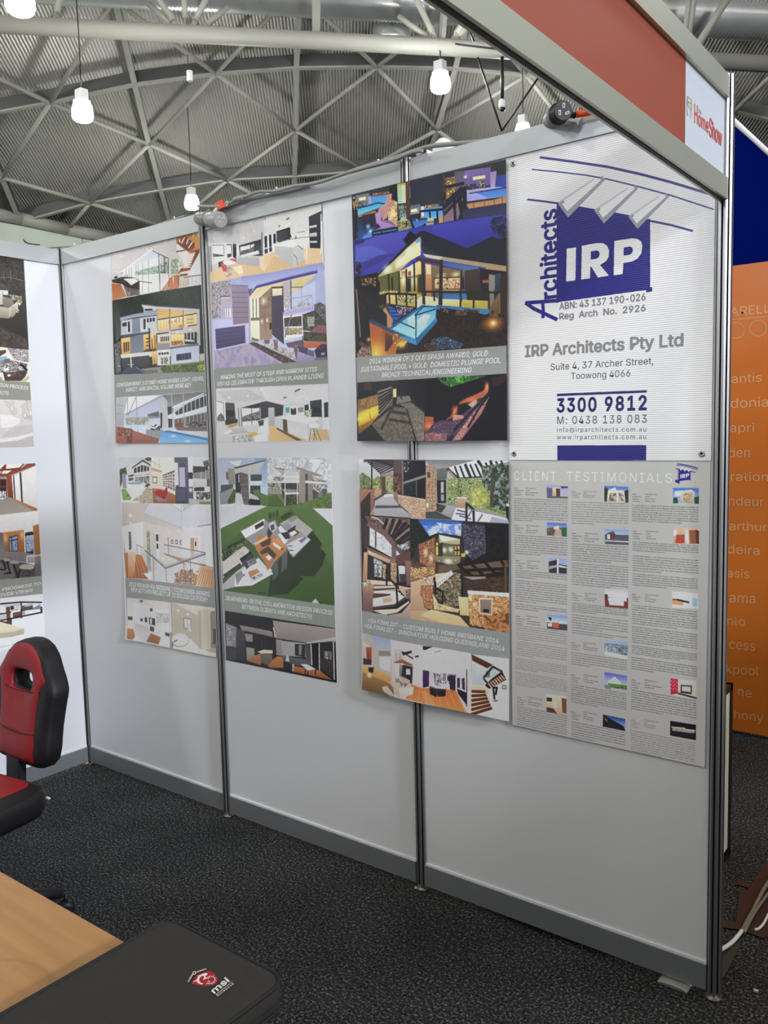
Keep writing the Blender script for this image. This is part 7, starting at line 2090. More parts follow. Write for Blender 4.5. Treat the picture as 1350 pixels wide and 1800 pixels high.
# ---- company sign -------------------------------------------------------------
NAVY = '201e78'
ART_SIGN = '''
F 880 250 3.1585
V dfe2f0 cfcfcc 30,-60 1260,-60 1260,1800 30,1800
P 2c2b82 322,345 430,358 530,375 640,390 720,405 830,420 830,820 322,880
'''
def sign_logo(a, fx, fy, k, small=False):
    """the company mark in frame coordinates of the large sign, scaled into place"""
    def Q(*p): return np.array([(fx + x*k, fy + y*k) for x, y in p])
    def line(col, w, *p): a.line(a.T(Q(*p)), w*a.ppm/600.0*(k if not small else 0.5), hexc(col))
    def poly(col, *p): a.put(a.T(Q(*p)), ('c', hexc(col)))
    import math as _m
    for base, w in (([(225, 87), (400, 110), (600, 140), (780, 180), (950, 225), (1190, 298)], 4), ([(180, 154), (330, 168), (480, 186), (600, 208), (780, 252), (950, 298), (1185, 375)], 2.2),
                    ([(155, 320), (240, 330), (325, 342)], 3.2), ([(830, 438), (950, 462), (1070, 495)], 3.2)):
        line('35347c', w, *base)
    poly(NAVY, (322, 345), (440, 358), (530, 374), (640, 392), (720, 408), (830, 430), (830, 820), (322, 885))
    for dx, dy, s_ in ((0, 0, 1.0), (203, 40, 0.92), (392, 75, 0.86)):
        o = lambda x, y: (322 + dx + (x-322)*s_, 340 + dy + (y-340)*s_)
        # pale glass inside of the angled fin, light edge and grey frame
        poly('dcdfea', o(330, 335), o(530, 210), o(565, 215), o(375, 400))
        poly('b9bdcc', o(330, 328), o(520, 205), o(528, 210), o(345, 335))
        poly('9296a8', o(565, 200), o(582, 215), o(380, 420), o(320, 340), o(356, 325), o(360, 338), o(347, 345), o(375, 385), o(560, 215))
        poly('9296a8', o(562, 192), o(572, 190), o(574, 200), o(586, 206), o(584, 214), o(562, 208))
    # small foot line at lower right, and corner tick
    line('201e78', 3.2, (829, 430), (829, 832)); line('201e78', 3.2, (322, 884), (842, 812)); line('201e78', 7, (815, 822), (842, 818)); line('201e78', 5, (822, 800), (822, 832))
    line('201e78', 4, (322, 340), (322, 890))
    LT = 'e2e4f2'
    poly(LT, (372, 592), (424, 585), (420, 768), (369, 775))
    poly(LT, (456, 576), (548, 561), (576, 563), (597, 578), (607, 603), (604, 638), (590, 662), (557, 683), (606, 742), (545, 752), (508, 692), (503, 693), (501, 757), (452, 764))
    poly(NAVY, (506, 608), (538, 602), (551, 608), (555, 622), (549, 640), (536, 649), (505, 653))
    poly(LT, (636, 550), (735, 535), (765, 539), (785, 554), (791, 578), (786, 618), (764, 648), (733, 664), (686, 672), (682, 733), (632, 741))
    poly(NAVY, (688, 586), (722, 580), (736, 588), (739, 602), (733, 618), (719, 627), (687, 631))
    # hand-drawn word running up the left side
    tri, wid, ch = glyphs('rchitects', 0.0, 0.012, 1.0)
    A_ = a.T(Q((318, 862)))[0]; B_ = a.T(Q((318, 372)))[0]
    hgt = abs(a.T(Q((228, 862)))[0][0]-A_[0])
    up = (B_-A_)/wid; lf = np.array([-1.0, 0.0])*hgt/ch
    for t in tri:
        q_ = A_ + t[:, :1]*up + t[:, 1:2]*lf
        for d_ in range(8): a.put(q_ + np.array([math.cos(d_*.785), math.sin(d_*.785)])*a.ppm*0.0022*k, ('c', hexc(NAVY)))
    for p in (((145, 893), (320, 880)), ((145, 893), (190, 925), (318, 985)), ((238, 880), (242, 930), (240, 975))):
        line(NAVY, 6.5, *p)
def build_sign():
    a = Art(1, 2.365, 2.985, 1.50, 2.42, 1900); a.desat = 0.0
    a.run('F 880 250 3.1585\nV dde0ee cfcfcc 30,-60 1260,-60 1260,1800 30,1800')
    sign_logo(a, 0, 0, 1.0)
    T = a.text
    T('ABN: 43 137 190-026', (332, 930), (808, 878), 36, '707178', 0, 0.03)
    T('Reg  Arch  No.  2926', (332, 985), (808, 938), 34, '707178', 0, 0.03)
    T('IRP Architects Pty Ltd', (143, 1192), (1015, 1130), 60, '7a7b7e', 0, 0.035)
    T('Suite 4, 37 Archer Street,', (283, 1266), (852, 1232), 36, '24242f', 0, 0.003)
    T('Toowong 4066', (396, 1316), (724, 1300), 36, '24242f', 0, 0.003)
    a.run('F 880 250 3.1585\nP 23235f 318,1396 815,1376 815,1390 318,1410\nP 26256a 320,1682 812,1680 812,1765 320,1765')
    a.frame(880, 250, 3.1585)
    T('3300 9812', (320, 1497), (812, 1484), 72, '1c1c58', 0, 0.035, 1.15)
    T('M: 0438 138 083', (320, 1564), (815, 1556), 42, '2a2a38', 0, 0.0, 1.15)
    T('info@irparchitects.com.au', (318, 1607), (812, 1605), 23, '2a2a38', 0, 0.0, 1.2)
    T('www.irparchitects.com.au', (318, 1648), (812, 1646), 23, '2a2a38', 0, 0.0, 1.2)
    return a, a.image('print_sign', [(216, 219, 230), (218, 221, 232), (184, 184, 178), (196, 197, 196)], 0.82)
arts['sign'] = build_sign()

# ---- testimonials sheet ---------------------------------------------------------
POOL = ('was an amazing and inspirational professional who really took on board the brief that|was given to us. She worked tirelessly with her team to ensure|'
        'that the design really explored the views from all corners of this|outstanding design. The huge picture window in the open lounge,|dining area certainly makes a statement as it frames the city and|'
        'the skyline. The team provided us with continuous 3d images|and walkthroughs throughout the course of the project to|demonstrate these design features. Careful collaboration with the|'
        'structural design allowed for the vast open spaces which give this|beautiful home a real presence. It is certainly a dream home.|after placing a deposit on the vacant land. After meeting with us|'
        'to understand our needs and desires she produced a number of|concept drawings which we reviewed while standing on the block.|final design underwent some finessing, it essentially remained|'
        'intact. Every day we wake up and enjoy the feeling provided by|the open plan living, light large spaces and panoramic views of|from the outset. She was always open to suggestions and new|'
        'considerations, offering expert opinion and additional research,|always has time for the client. I would definitely use them again|our requirements were unique. For us, this|was essential for our building project. The team invested').split('|')
def build_testimonials():
    a = Art(1, 2.36, 2.985, 0.655, 1.515, 2200)
    a.run('F 880 800 3.159\nV a9aa9f 8b8681 30,20 1200,20 1200,1800 30,1800')
    a.text('CLIENT', (80, 138), (312, 142), 48, 'd3d4cd', 0, 0.0, 1.25)
    a.text('TESTIMONIALS', (372, 142), (955, 154), 50, 'd3d4cd', 0, 0.0, 1.2)
    sign_logo(a, 975-145*0.112, 48-87*0.118, 0.117, True)
    a.frame(880, 800, 3.159)
    k = [0]
    def line_(txt, xL, xR, y, cap, col, frac=1.0):
        """constant-height text line on the sheet"""
        A_ = a.T([(xL, y)])[0]; B_ = a.T([(xR, y)])[0]
        B_ = np.array([A_[0]+(B_[0]-A_[0])*frac, A_[1]])
        a.text(txt, None, None, None, col, 0.22, 0.004, 1.0, raw=(A_, B_, cap))
    fast_[0] = True
    def para(xL, xR, y0, y1, n, col='161512'):
        for i in range(n):
            y = y0+(y1-y0)*i/max(1, n-1)
            line_(POOL[(k[0]) % len(POOL)], xL, xR, y, 8.2, col, 1.0 if i < n-1 else 0.35+0.5*((k[0]*7 % 10)/10))
            k[0] += 1
    def head(xL, xV, y0, y1, vals, col='161512'):
        for i, (l, v) in enumerate(zip(('Date:', 'Project No.', 'Clients:', 'Location:'), vals)):
            y = y0+(y1-y0)*i/3
            line_(l, xL, xL+8.6*len(l)*0.55, y+4, 8.2, col); line_(v, xV, xV+8.6*len(v)*0.52, y+4, 8.2, col)
    BR = '4c3c30'
    V1 = ['30th June 2017', '25024', 'Ruth and Brendan', 'Bardon, QLD']; V2 = ['20th January 2017', '24121', 'Jake and Andrea', 'The Gap, QLD']; V3 = ['14th January 2016', '24010', 'Tania and Simon', 'Paddington, Qld']
    head(80, 143, 182, 218, V1); para(80, 378, 243, 362, 11)
    head(82, 145, 388, 426, V2); para(82, 376, 446, 545, 9)
    head(90, 150, 583, 622, V3); para(90, 375, 640, 676, 4); para(90, 374, 696, 808, 10); para(90, 374, 826, 850, 3)
    head(92, 148, 890, 930, ['23rd March 2016', '24102', 'Chris and Maureen', 'Upper Kedron, Qld']); para(92, 375, 945, 1018, 7, BR); para(92, 375, 1034, 1106, 7, BR); para(90, 375, 1127, 1182, 6, BR); para(90, 375, 1203, 1270, 7, BR)
    head(98, 158, 1338, 1376, ['13th December 2011', '20028', 'Media Engineering', 'Newmarket, Qld']); para(98, 374, 1392, 1502, 10)
    head(400, 462, 200, 232, ['31st January 2017', '23001', 'Ronald and Helen', 'Ashgrove, QLD'], BR); para(398, 714, 262, 378, 10, BR)
    head(402, 470, 432, 474, ['28th January 2012', '26037', 'Darren and Kirsten', 'The Gap, Qld']); para(400, 714, 493, 582, 8); para(400, 714, 600, 716, 10)
    head(402, 472, 763, 800, ['12th March 2012', '23019', 'James and Fiona', 'The Gap, Qld']); para(402, 712, 822, 866, 5); para(402, 712, 886, 956, 6); para(402, 712, 972, 984, 2)
    head(398, 464, 1036, 1072, ['21st August 2012', '25002', 'Michael and Nicole', 'Auchenflower, Qld']); para(397, 708, 1094, 1156, 6, '2a2520')
    head(398, 466, 1215, 1252, ['14th December 2010', '25104', 'Graham and Lynette', 'The Gap, Qld']); para(398, 704, 1272, 1366, 9)
    head(400, 466, 1420, 1456, ['15th October 2010', '21023', 'Neil and Ann', 'The Gap, Qld']); para(400, 700, 1478, 1556, 7)
    head(736, 808, 216, 254, ['30th March 2017', '24090', 'Vicki Osorio', 'Windsor, QLD']); para(735, 1103, 280, 366, 8)
    head(738, 812, 420, 460, ['1st August 2014', '27021', 'P and M', 'The Gap, Qld']); para(738, 1102, 484, 530, 5); para(738, 1102, 560, 640, 7); para(738, 1100, 660, 720, 6)
    head(734, 806, 770, 806, ['22nd January 2014', '24099', 'Fiona and Andy', 'The Gap, Qld']); para(734, 1098, 832, 932, 9); para(734, 1096, 952, 1036, 8); para(734, 1096, 1056, 1098, 5); para(732, 1096, 1122, 1184, 6)
    head(732, 804, 1243, 1282, ['28th August 2012', '24013', 'Matthew and Anastasia', 'The Gap, Qld']); para(731, 1092, 1302, 1404, 9)
    head(730, 802, 1464, 1500, ['19th November 2011', '24036', 'Shayn and Kelly', 'The Gap, Qld'], BR); para(728, 1088, 1526, 1638, 10, BR)
    a.run('''
F 880 800 3.159
V 8a90b0 a8a6b4 260,163 378,172 378,240 262,237
P 55506c 260,180 292,182 292,236 262,236
V d8b890 a88860 292,178 335,180 335,238 296,237
P 4c3830 312,185 335,185 335,236 315,236
P 3c3450 340,172 378,174 378,182 340,184
P 5c5058 262,225 378,230 378,240 262,238
V 3c5ca8 8a9cc8 262,373 372,378 373,410 262,405
N 4 4c4438|6c6450|2c2c28|8a8078 262,405 300,398 372,402 374,452 262,444
P d0b8a0 300,395 330,390 330,412 300,412
P a89080 312,412 340,410 345,450 300,448
P 2c5c34 345,400 373,400 374,452 352,448
V 7c90b8 9cacc8 272,568 373,574 373,657 274,650
P 2c2c34 272,590 322,578 322,600 373,612 373,657 274,650
P d8d8dc 318,575 328,575 328,655 318,655
P 8a8a90 275,615 318,608 318,620 276,632
P d0d2d6 330,608 372,618 372,626 330,620
V 5c80c0 b0c0dc 263,882 376,890 376,940 263,925
P 3c3a40 263,925 376,938 376,972 264,960
P b84c34 295,925 330,928 330,958 296,955
P e0d8c8 268,930 292,930 292,950 268,948
P 1c1c24 270,895 290,900 285,920 275,910
V d0b090 a88460 258,1322 372,1335 372,1437 262,1420
P 3c2820 262,1340 292,1343 292,1365 262,1362
P 6c3c28 345,1345 372,1348 372,1430 350,1425
P 4c2c20 262,1395 300,1402 320,1430 262,1420
P e8d8b8 295,1365 318,1368 322,1400 298,1395
V 3c64b0 8aa0cc 580,170 714,175 714,215 580,210
P 2c3020 580,175 600,185 600,257 580,257
P 2c3020 690,200 714,190 714,262 695,262
V e8dcb8 c8b88c 600,195 640,178 650,195 690,195 698,258 595,256
N 4 3c3428|8a7c5c|e8dcb8 610,210 690,210 690,255 605,255
P e8e0c0 646,195 660,195 660,258 648,258
V 6c88b8 b0bccc 583,410 716,415 716,450 583,445
P 4c4c54 583,440 600,430 630,420 645,440 716,442 716,498 585,492
P 6c2c2c 612,432 640,438 638,462 620,460
P e0e0e4 596,440 612,438 612,465 598,465
P b8bcc4 585,470 716,478 716,484 585,476
V a8a4a0 c8c0bc 583,738 713,745 713,790 583,785
P 6c2c28 583,785 713,790 713,850 585,838
P dcd8d4 600,790 660,780 690,790 690,835 610,830
P 3c2c2c 583,770 600,770 600,790 583,790
P d8dce8 670,785 705,785 705,810 672,808
V 6c8cc8 a8b8d8 582,1028 712,1035 712,1080 582,1075
N 5 e0e4e8|4c5460|8a949c|2c343c 582,1040 712,1050 712,1110 582,1085
P c4c8cc 582,1085 620,1090 620,1112 583,1108
P b8ac98 620,1092 655,1098 655,1120 620,1114
P a8c4cc 655,1100 712,1110 712,1130 655,1122
V 4c4ca8 8c9cd0 582,1200 708,1222 708,1262 582,1250
P e0c898 600,1250 640,1225 672,1255 670,1275 600,1270
N 4 3c6430|5c8440|24381c 600,1262 708,1275 708,1300 610,1285
P 6c6c74 582,1270 612,1275 620,1300 582,1290
V 1c3470 a0b8d8 575,1435 698,1460 700,1528 573,1502
P 1c1c24 575,1435 600,1450 690,1500 700,1528 573,1502
P 8a4c2c 585,1455 600,1465 600,1475 585,1465
V 3c64b8 90b0dc 962,180 1105,182 1105,275 962,270
N 9 ffffff|a8c0e4|dce4f4 970,200 1020,195 1020,225 970,230
V d8bc98 b0926c 1000,225 1025,195 1065,190 1085,210 1070,270 1005,262
N 4 4c3c30|d8bc98|8a7050 1020,210 1065,210 1065,265 1020,262
P 2c4420 962,235 985,235 990,265 962,268
P 2c4420 1080,235 1105,225 1105,270 1080,268
V c8a088 b08468 964,400 1106,405 1106,492 965,488
P e4dcd4 1028,412 1046,412 1050,490 1030,490
P d8d8e0 964,410 985,415 982,445 964,445
P 9c4428 980,440 1026,440 1026,488 975,488
D c02828 14,12 1005,475
P 8a5030 1050,415 1090,415 1095,490 1056,490
P 5c2c1c 1085,410 1106,420 1106,492 1090,490
V d8c8d0 c8ccd8 955,752 1100,765 1102,850 957,845
P b88450 957,800 1020,808 1018,845 957,845
P 4c2c20 958,795 985,798 985,804 958,802
P 7ca0e0 1070,790 1096,795 1096,840 1070,835
M 2c2430 3 985,800 1050,815
P e0d8d8 957,825 1100,840 1102,850 957,845
V d8c0a0 c0a080 948,1235 1092,1250 1092,1355 950,1325
V c81c38 a01028 948,1235 990,1240 990,1320 950,1325
P d8d0d8 990,1245 1000,1247 1000,1320 992,1318
P 3c2c20 1005,1270 1068,1275 1066,1325 1005,1315
P b8b8a0 1012,1278 1060,1282 1060,1312 1012,1305
P e4e0d8 952,1325 990,1318 1092,1345 1092,1355
L 2c2020 3 990,1318 1092,1345
V 14121a 1c1a22 947,1470 1090,1492 1090,1578 947,1552
N 4 c8a880|5c4438|e8c8a0|2c2428 958,1508 1085,1520 1080,1540 960,1525
M d8c8b0 2 955,1505 1030,1512 1030,1518 1085,1525
''')
    a.frame(880, 800, 3.159)
    for i in range(12):
        a.run('F 880 800 3.159\nD f4d0d4 2.5 %f,%f' % (955+9*(i % 4), 1250+ (i//4)*20+ (i % 2)*8))
    fast_[0] = False
    return a, a.image('print_testimonials', [(186, 187, 180), (184, 184, 178), (142, 140, 134), (150, 150, 144)], 0.80)
arts['testi'] = build_testimonials()

# ---- hang them ------------------------------------------------------------------
def hang(key, corners, lab, off, th=0.0008, rough=0.32, coat=0.15, rib=False, **k):
    a, im = arts[key]
    if a.plane and a.ax == 1:      # the two posters that ride over the middle post
        k_ = (a.plane-_C.y)/(0-_C.y); corners = [(_C.x+(x-_C.x)*k_, _C.z+(z-_C.z)*k_) for x, z in corners]
    return sheet('poster', a, corners, print_mat('printed_' + key, im, rough, coat, rib), off, th, label=lab, cat='poster', **k)
G1 = 'architecture posters on the white walls'
flat = lambda s, t: 0.0022
def bulge(s, t):   # pushed out by the middle post behind it, taped at its edges
    return 0.010 + 0.0035*math.exp(-((s-0.39)/0.16)**2) - 0.006*(abs(s-0.39)/0.6)**1.5 + 0.004*max(0, t-0.85)/0.15*(1-abs(s-.4))
def corner_curl(s, t):
    return 0.0022 + 0.010*max(0, 0.16-s)/0.16*max(0, t-.2)**1.2 + 0.006*max(0, t-.9)/.1
hang('up_left', [(0.388, 2.4072), (0.9785, 2.4072), (0.9785, 1.573), (0.362, 1.577)], 'poster of a three storey house lit at dusk, first upper poster from the corner', corner_curl, group=G1)
hang('up_mid', [(1.0265, 2.4072), (1.631, 2.4072), (1.634, 1.572), (1.030, 1.575)], 'upper poster of a lilac house with long raked roof, right of the first middle post', flat, group=G1)
hang('low_left', [(0.365, 1.513), (0.981, 1.515), (0.974, 0.683), (0.364, 0.680)], 'lower poster of white stair hall with timber floors, nearest the corner', corner_curl, group=G1)
hang('low_mid', [(1.031, 1.513), (1.635, 1.513), (1.632, 0.682), (1.026, 0.679)], 'lower poster of a cutaway floor plan model on green lawn', flat, group=G1)
hang('night', [(1.769, 2.4085), (2.366, 2.4035), (2.364, 1.568), (1.766, 1.572)], 'upper poster of a house and lit blue pool at night', bulge, group=G1)
hang('stone', [(1.770, 1.509), (2.366, 1.507), (2.357, 0.677), (1.756, 0.680)], 'lower poster of a stone walled house with curved stone stairs', bulge, group=G1)
hang('aerial', [(-0.789, 2.4072), (-0.189, 2.4072), (-0.195, 1.571), (-0.795, 1.571)], 'dark aerial view poster on the short left wall, upper one', flat, group=G1)
hang('river', [(-0.795, 1.494), (-0.195, 1.494), (-0.2, 0.664), (-0.8, 0.664)], 'poster of a timber lined kitchen with stools, above the red and black chair', flat, group=G1)
a, im = arts['testi']
sheet('testimonials_board', a, [(2.3685, 1.503), (2.974, 1.505), (2.969, 0.667), (2.371, 0.669)], print_mat('printed_testimonials', im, 0.35, 0.1), lambda s, t: 0.0025 + 0.003*t, 0.003,
      label='grey board of small printed client testimonials in three columns', cat='poster')
a, im = arts['sign']
sg = sheet('company_sign', a, [(2.368, 2.4075), (2.9785, 2.4075), (2.9755, 1.508), (2.3685, 1.508)], print_mat('printed_sign', im, 0.28, 0.25, True), lambda s, t: 0.0025, 0.004,
      label='white fluted plastic company sign with navy square logo, right end of wall', cat='sign')
M_chrome = mat('nickel_eyelet', (190, 188, 182), 0.25, 1.0)
for u, v in ((902, 288), (903.5, 797.5), (1233.5, 798)):
    p = px(u, v, 1, -0.0068) - Vector(sg.location)
    e = MB().lathe([(0.0035, 0), (0.0035, 0.0016), (0.0062, 0.0022), (0.0085, 0.0010), (0.0088, 0)], 20, p, (0, -1, 0))
    o = e.build('eyelet', M_chrome, sg)
    MB().lathe([(0.0033, 0.0), (0.0033, 0.0008)], 12, p, (0, -1, 0)).build('eyelet_hole', M_groove, o)
# ------------------------------------------------------------------ flat lettering / emblems as thin geometry
_pm = {}
def pmat(h, rough=0.6):
    if (h, rough) not in _pm: _pm[(h, rough)] = mat('print_ink_'+h, tuple(int(v) for v in hexc(h)), rough)
    return _pm[(h, rough)]
def thin_print(name, items, frame, ax, val, step, parent, rough=0.6):
    """items in crop coordinates; each layer sits one step (metres, signed along ax) above the one before"""
    fx, fy, fk = frame
    mb = MB(); mats = []; lv = 0
    def W(x, y, h):
        return px(fx + x/fk, fy + y/fk, ax, h)
    for it in items:
        lv += 1; col = it[1]
        m_ = pmat(col, rough)
        if m_ not in mats: mats.append(m_)
        mi = mats.index(m_); h = val + step*lv
        if it[0] == 'P':
            q = it[2]; mb.add([W(x, y, h) for x, y in q], [tuple(range(len(q)))], mi)
        elif it[0] == 'L':
            w = it[2]
            for a, b in zip(it[3][:-1], it[3][1:]):
                d = Vector((b[0]-a[0], b[1]-a[1])); L = d.length
                n = Vector((-d.y, d.x))/L*w/2; e = d/L*w*0.3
                q = [(a[0]-e.x+n.x, a[1]-e.y+n.y), (b[0]+e.x+n.x, b[1]+e.y+n.y), (b[0]+e.x-n.x, b[1]+e.y-n.y), (a[0]-e.x-n.x, a[1]-e.y-n.y)]
                mb.add([W(x, y, h) for x, y in q], [(0, 1, 2, 3)], mi)
        elif it[0] == 'T':    # txt, a, b, upvector(dx,dy of cap height), bold
            _, _, txt, a, b, upv, bold = it[:7]
            tri, wid, ch = glyphs(txt, it[7] if len(it) > 7 else 0.0, bold, it[8] if len(it) > 8 else 1.0)
            bo_ = it[6]*0.75
            for t, (kk, (ox, oy)) in [(t, o) for t in tri for o in enumerate([(bo_*math.cos(k*math.pi/4), bo_*math.sin(k*math.pi/4)) for k in range(8)] if bo_ > 0.004 else [(0, 0)])]:
                h = val + step*lv + (4e-6 if step > 0 else -4e-6)*kk
                q = [(a[0]+(b[0]-a[0])*(p[0]+ox)/wid+upv[0]*(p[1]+oy)/ch, a[1]+(b[1]-a[1])*(p[0]+ox)/wid+upv[1]*(p[1]+oy)/ch) for p in t]
                mb.add([W(x, y, h) for x, y in q], [(0, 1, 2)], mi)
    return mb.build(name, mats, parent, fix=False)

sub_world(sign_panel, fas)
thin_print('show_lettering', [
    ('L', '5c6250', 12, [(245, 690), (225, 560), (228, 400), (235, 250), (320, 320), (330, 480), (318, 600), (310, 735)]),
    ('L', '5c6250', 9, [(235, 380), (300, 400), (320, 420)]), ('P', 'a8a87c', [(245, 400), (300, 420), (320, 560), (290, 540), (250, 460)]),
    ('P', 'b9b994', [(250, 290), (300, 340), (300, 385), (250, 365)]),
    ('T', 'c24a40', 'H', (398, 835), (470, 885), (0, -425), 0.012), ('T', 'c24a40', 'ome', (487, 905), (722, 1085), (0, -330), 0.012),
    ('T', 'c24a40', 'S', (738, 1150), (800, 1185), (0, -420), 0.012), ('T', 'c24a40', 'how', (812, 1205), (1020, 1385), (0, -385), 0.012),
    ('T', '55524e', 'the', (497, 625), (552, 668), (0, -110), 0.0)], (1190, 150, 12.857), 0, 3.0021, 0.00015, sign_panel)

# ------------------------------------------------------------------ chair
M_redl = mat('red_leatherette', (142, 22, 28), 0.5, noise=0.04, nscale=12, bump=0.15, bscale=400)
M_blkl = mat('black_leatherette', (17, 16, 18), 0.55, noise=0.1, nscale=10, bump=0.2, bscale=400)
chair = root('office_chair', (0.93, -1.12, 0), label='red and black sporty office chair with a slotted headrest, by the left wall', cat='chair')
def ring_panel(outer, hole, y_front, thick, puff, name, m, n=64, rim=0.014):
    """upholstered panel: outline and hole about the headrest slot; y grows to the rear"""
    hx, hz = 0.0, 0.772
    def samp(poly, a):
        best = None; dx, dz = math.cos(a), math.sin(a)
        for (x0, z0), (x1, z1) in zip(poly, poly[1:]+poly[:1]):
            x0_, z0_, x1_, z1_ = x0-hx, z0-hz, x1-hx, z1-hz
            den = dx*(z1_-z0_)-dz*(x1_-x0_)
            if abs(den) < 1e-9: continue
            t = (x0_*(z1_-z0_)-z0_*(x1_-x0_))/den; s_ = (x0_*dz-z0_*dx)/den
            if t > 0 and -1e-6 <= s_ <= 1+1e-6 and (best is None or t > best): best = t
        return best or 0.05
    R = []
    A = [2*math.pi*i/n for i in range(n)]
    ro = [samp(outer, a) for a in A]; ri = [samp(hole, a) for a in A]
    prof = [(0.0, 0.55, 'f'), (0.04, 0.12, 'f'), (0.14, -0.35, 'f'), (0.5, -0.9, 'f'), (0.8, -0.75, 'f'), (0.93, -0.25, 'f'), (0.985, 0.35, 'f'), (1.0, 1.0, 'f')]
    vs = []; rings = []
    def pt(i, t, d):
        r = ri[i]+(ro[i]-ri[i])*t
        x = hx+math.cos(A[i])*r; z = hz+math.sin(A[i])*r
        y = y_front + (z-0.5)*0.16
        return (0.88+x, y+d, z)
    for t, k, _ in prof: rings.append([pt(i, t, rim*k + puff*(0 if k > 0 else k*0.5)) for i in range(n)])
    for t, d in ((1.0, thick-rim*0.8), (0.985, thick-rim*0.2), (0.93, thick), (0.1, thick), (0.0, thick-0.006)): rings.append([pt(i, t, d) for i in range(n)])
    mb = MB(); V = [p for r in rings for p in r]; F = []
    nr = len(rings)
    for k in range(nr):
        k2 = (k+1) % nr
        for i in range(n): F.append((k*n+i, k*n+(i+1) % n, k2*n+(i+1) % n, k2*n+i))
    mb.add(V, F, 0, True)
    return mb.build(name, m, chair)
def mirror(h): return h + [(-x, z) for x, z in reversed(h) if x > 1e-6]
OUT = mirror([(0, .908), (.04, .904), (.082, .889), (.118, .860), (.145, .820), (.176, .782), (.190, .750), (.182, .70), (.174, .62), (.177, .55), (.168, .507), (.14, .489), (0, .483)])
RED = mirror([(0, .900), (.038, .896), (.076, .880), (.108, .852), (.132, .816), (.156, .786), (.146, .778), (.133, .76), (.127, .73), (.122, .68), (.119, .60), (.121, .54), (.118, .506), (0, .499)])
HOLE = [(.06*math.copysign(abs(math.cos(a))**.6, math.cos(a)), .772+.03*math.copysign(abs(math.sin(a))**.6, math.sin(a))) for a in [2*math.pi*k/32 for k in range(32)]]
RHOLE = [(x*1.12, .772+(z-.772)*1.2) for x, z in HOLE]
back = ring_panel(OUT, HOLE, -0.842, 0.062, 0.004, 'backrest', M_blkl)
rp = ring_panel(RED, RHOLE, -0.852, 0.022, 0.006, 'red_cover', M_redl, rim=0.008)
rp.parent = back
sub_world(back, chair)
# stitched seams across the red cover
for z0, w in ((0.742, 0.124), (0.600, 0.117)):
    mb = MB(); mb.tube([(0.88+w*t, -0.852+(z0-0.5)*0.16-0.0135+0.010*abs(t)**3, z0+0.006*t*t) for t in (-1, -.6, -.2, .2, .6, 1)], 0.0016, 6)
    mb.build('seam', M_blkl, back)
YA = R_(8)
def cl(x, y, z): return (0.945 + x*math.cos(YA) - y*math.sin(YA), -1.13 + x*math.sin(YA) + y*math.cos(YA), z)
def pad(name, m, x0, x1, y0, y1, z0, z1, r, parent, nx=14, ny=14, crown=0.012, taper=0.0):
    mb = MB(); V = []; F = []
    def sp(t, a, b):      # rounded spacing
        return a + (b-a)*t
    lay = [(z0, 0.92), (z0+(z1-z0)*0.25, 0.985), (z0+(z1-z0)*0.6, 1.0), (z1-r*0.4, 0.985), (z1-r*0.08, 0.94), (z1, 0.86)]
    cx, cy = (x0+x1)/2, (y0+y1)/2; n = 48
    for z, k in lay:
        for i in range(n):
            a = 2*math.pi*i/n; c, s_ = math.cos(a), math.sin(a); e = 0.30
            ex = math.copysign(abs(c)**e, c); ey = math.copysign(abs(s_)**e, s_)
            X = cx + ex*((x1-x0)/2 - (1-k)*0.13)*(1+taper*(-ey)); Y = cy + ey*((y1-y0)/2 - (1-k)*0.13)
            V.append(cl(X, Y, z))
    L = len(lay)
    for k in range(L-1):
        for i in range(n): F.append((k*n+i, k*n+(i+1) % n, (k+1)*n+(i+1) % n, (k+1)*n+i))
    F.append(tuple(range(n))[::-1])
    V.append(cl(cx, cy, z1+crown)); b = (L-1)*n
    for i in range(n): F.append((b+i, b+(i+1) % n, len(V)-1))
    mb.add(V, F, 0, True)
    return mb.build(name, m, parent)
seat = pad('seat', M_blkl, -.255, .255, -.25, .225, .395, .478, .03, chair)
sub_world(seat, chair)
pad('red_cover', M_redl, -.185, .185, -.20, .215, .44, .482, .012, seat, crown=0.006)
st_ = MB()
st_.beam(cl(-.05, .16, .385), cl(-.05, .31, .385), 0.075, 0.012)
st_.beam(cl(-.05, .30, .378), cl(-.055, .32, .60), 0.085, 0.03, up=(0, 1, 0))
bevel(st_.build('back_bracket', M_black, chair), 0.004)
mech = MB().box((0.85, -1.25, .35), (1.03, -1.0, .392)).build('tilt_mechanism', M_black, chair); bevel(mech, 0.008)
MB().lathe([(0.028, .10), (0.028, .25), (0.018, .25), (0.018, .36)], 18, (0.94, -1.12, 0)).build('gas_lift', M_black, chair)
MB().lathe([(0.045, .055), (0.05, .07), (0.05, .12), (0.03, .135)], 20, (0.94, -1.12, 0)).build('base_hub', M_black, chair)
for k in range(5):
    a = R_(60 + 72*k)
    d = Vector((math.cos(a), math.sin(a), 0)); c = Vector((0.94, -1.12, 0))
    mb = MB(); mb.tube([c+d*.03+Vector((0, 0, .10)), c+d*.16+Vector((0, 0, .098)), c+d*.33+Vector((0, 0, .078))], [0.028, 0.023, 0.017], 12)
    lg = mb.build('base_leg', M_black, chair)
    sub_world(lg, chair)
    w = c+d*.338; sdv = Vector((-d.y, d.x, 0))
    mb = MB()
    for q in (-1, 1):
        mb.lathe([(0.010, 0.0), (0.024, 0.002), (0.026, 0.010), (0.024, 0.018), (0.010, 0.02)], 18, w+sdv*(0.004 if q > 0 else -0.024)+Vector((0, 0, .026)), sdv)
    mb.tube([w+Vector((0, 0, .03)), w+Vector((0, 0, .075))], 0.007, 8)
    mb.build('caster', M_black, lg)

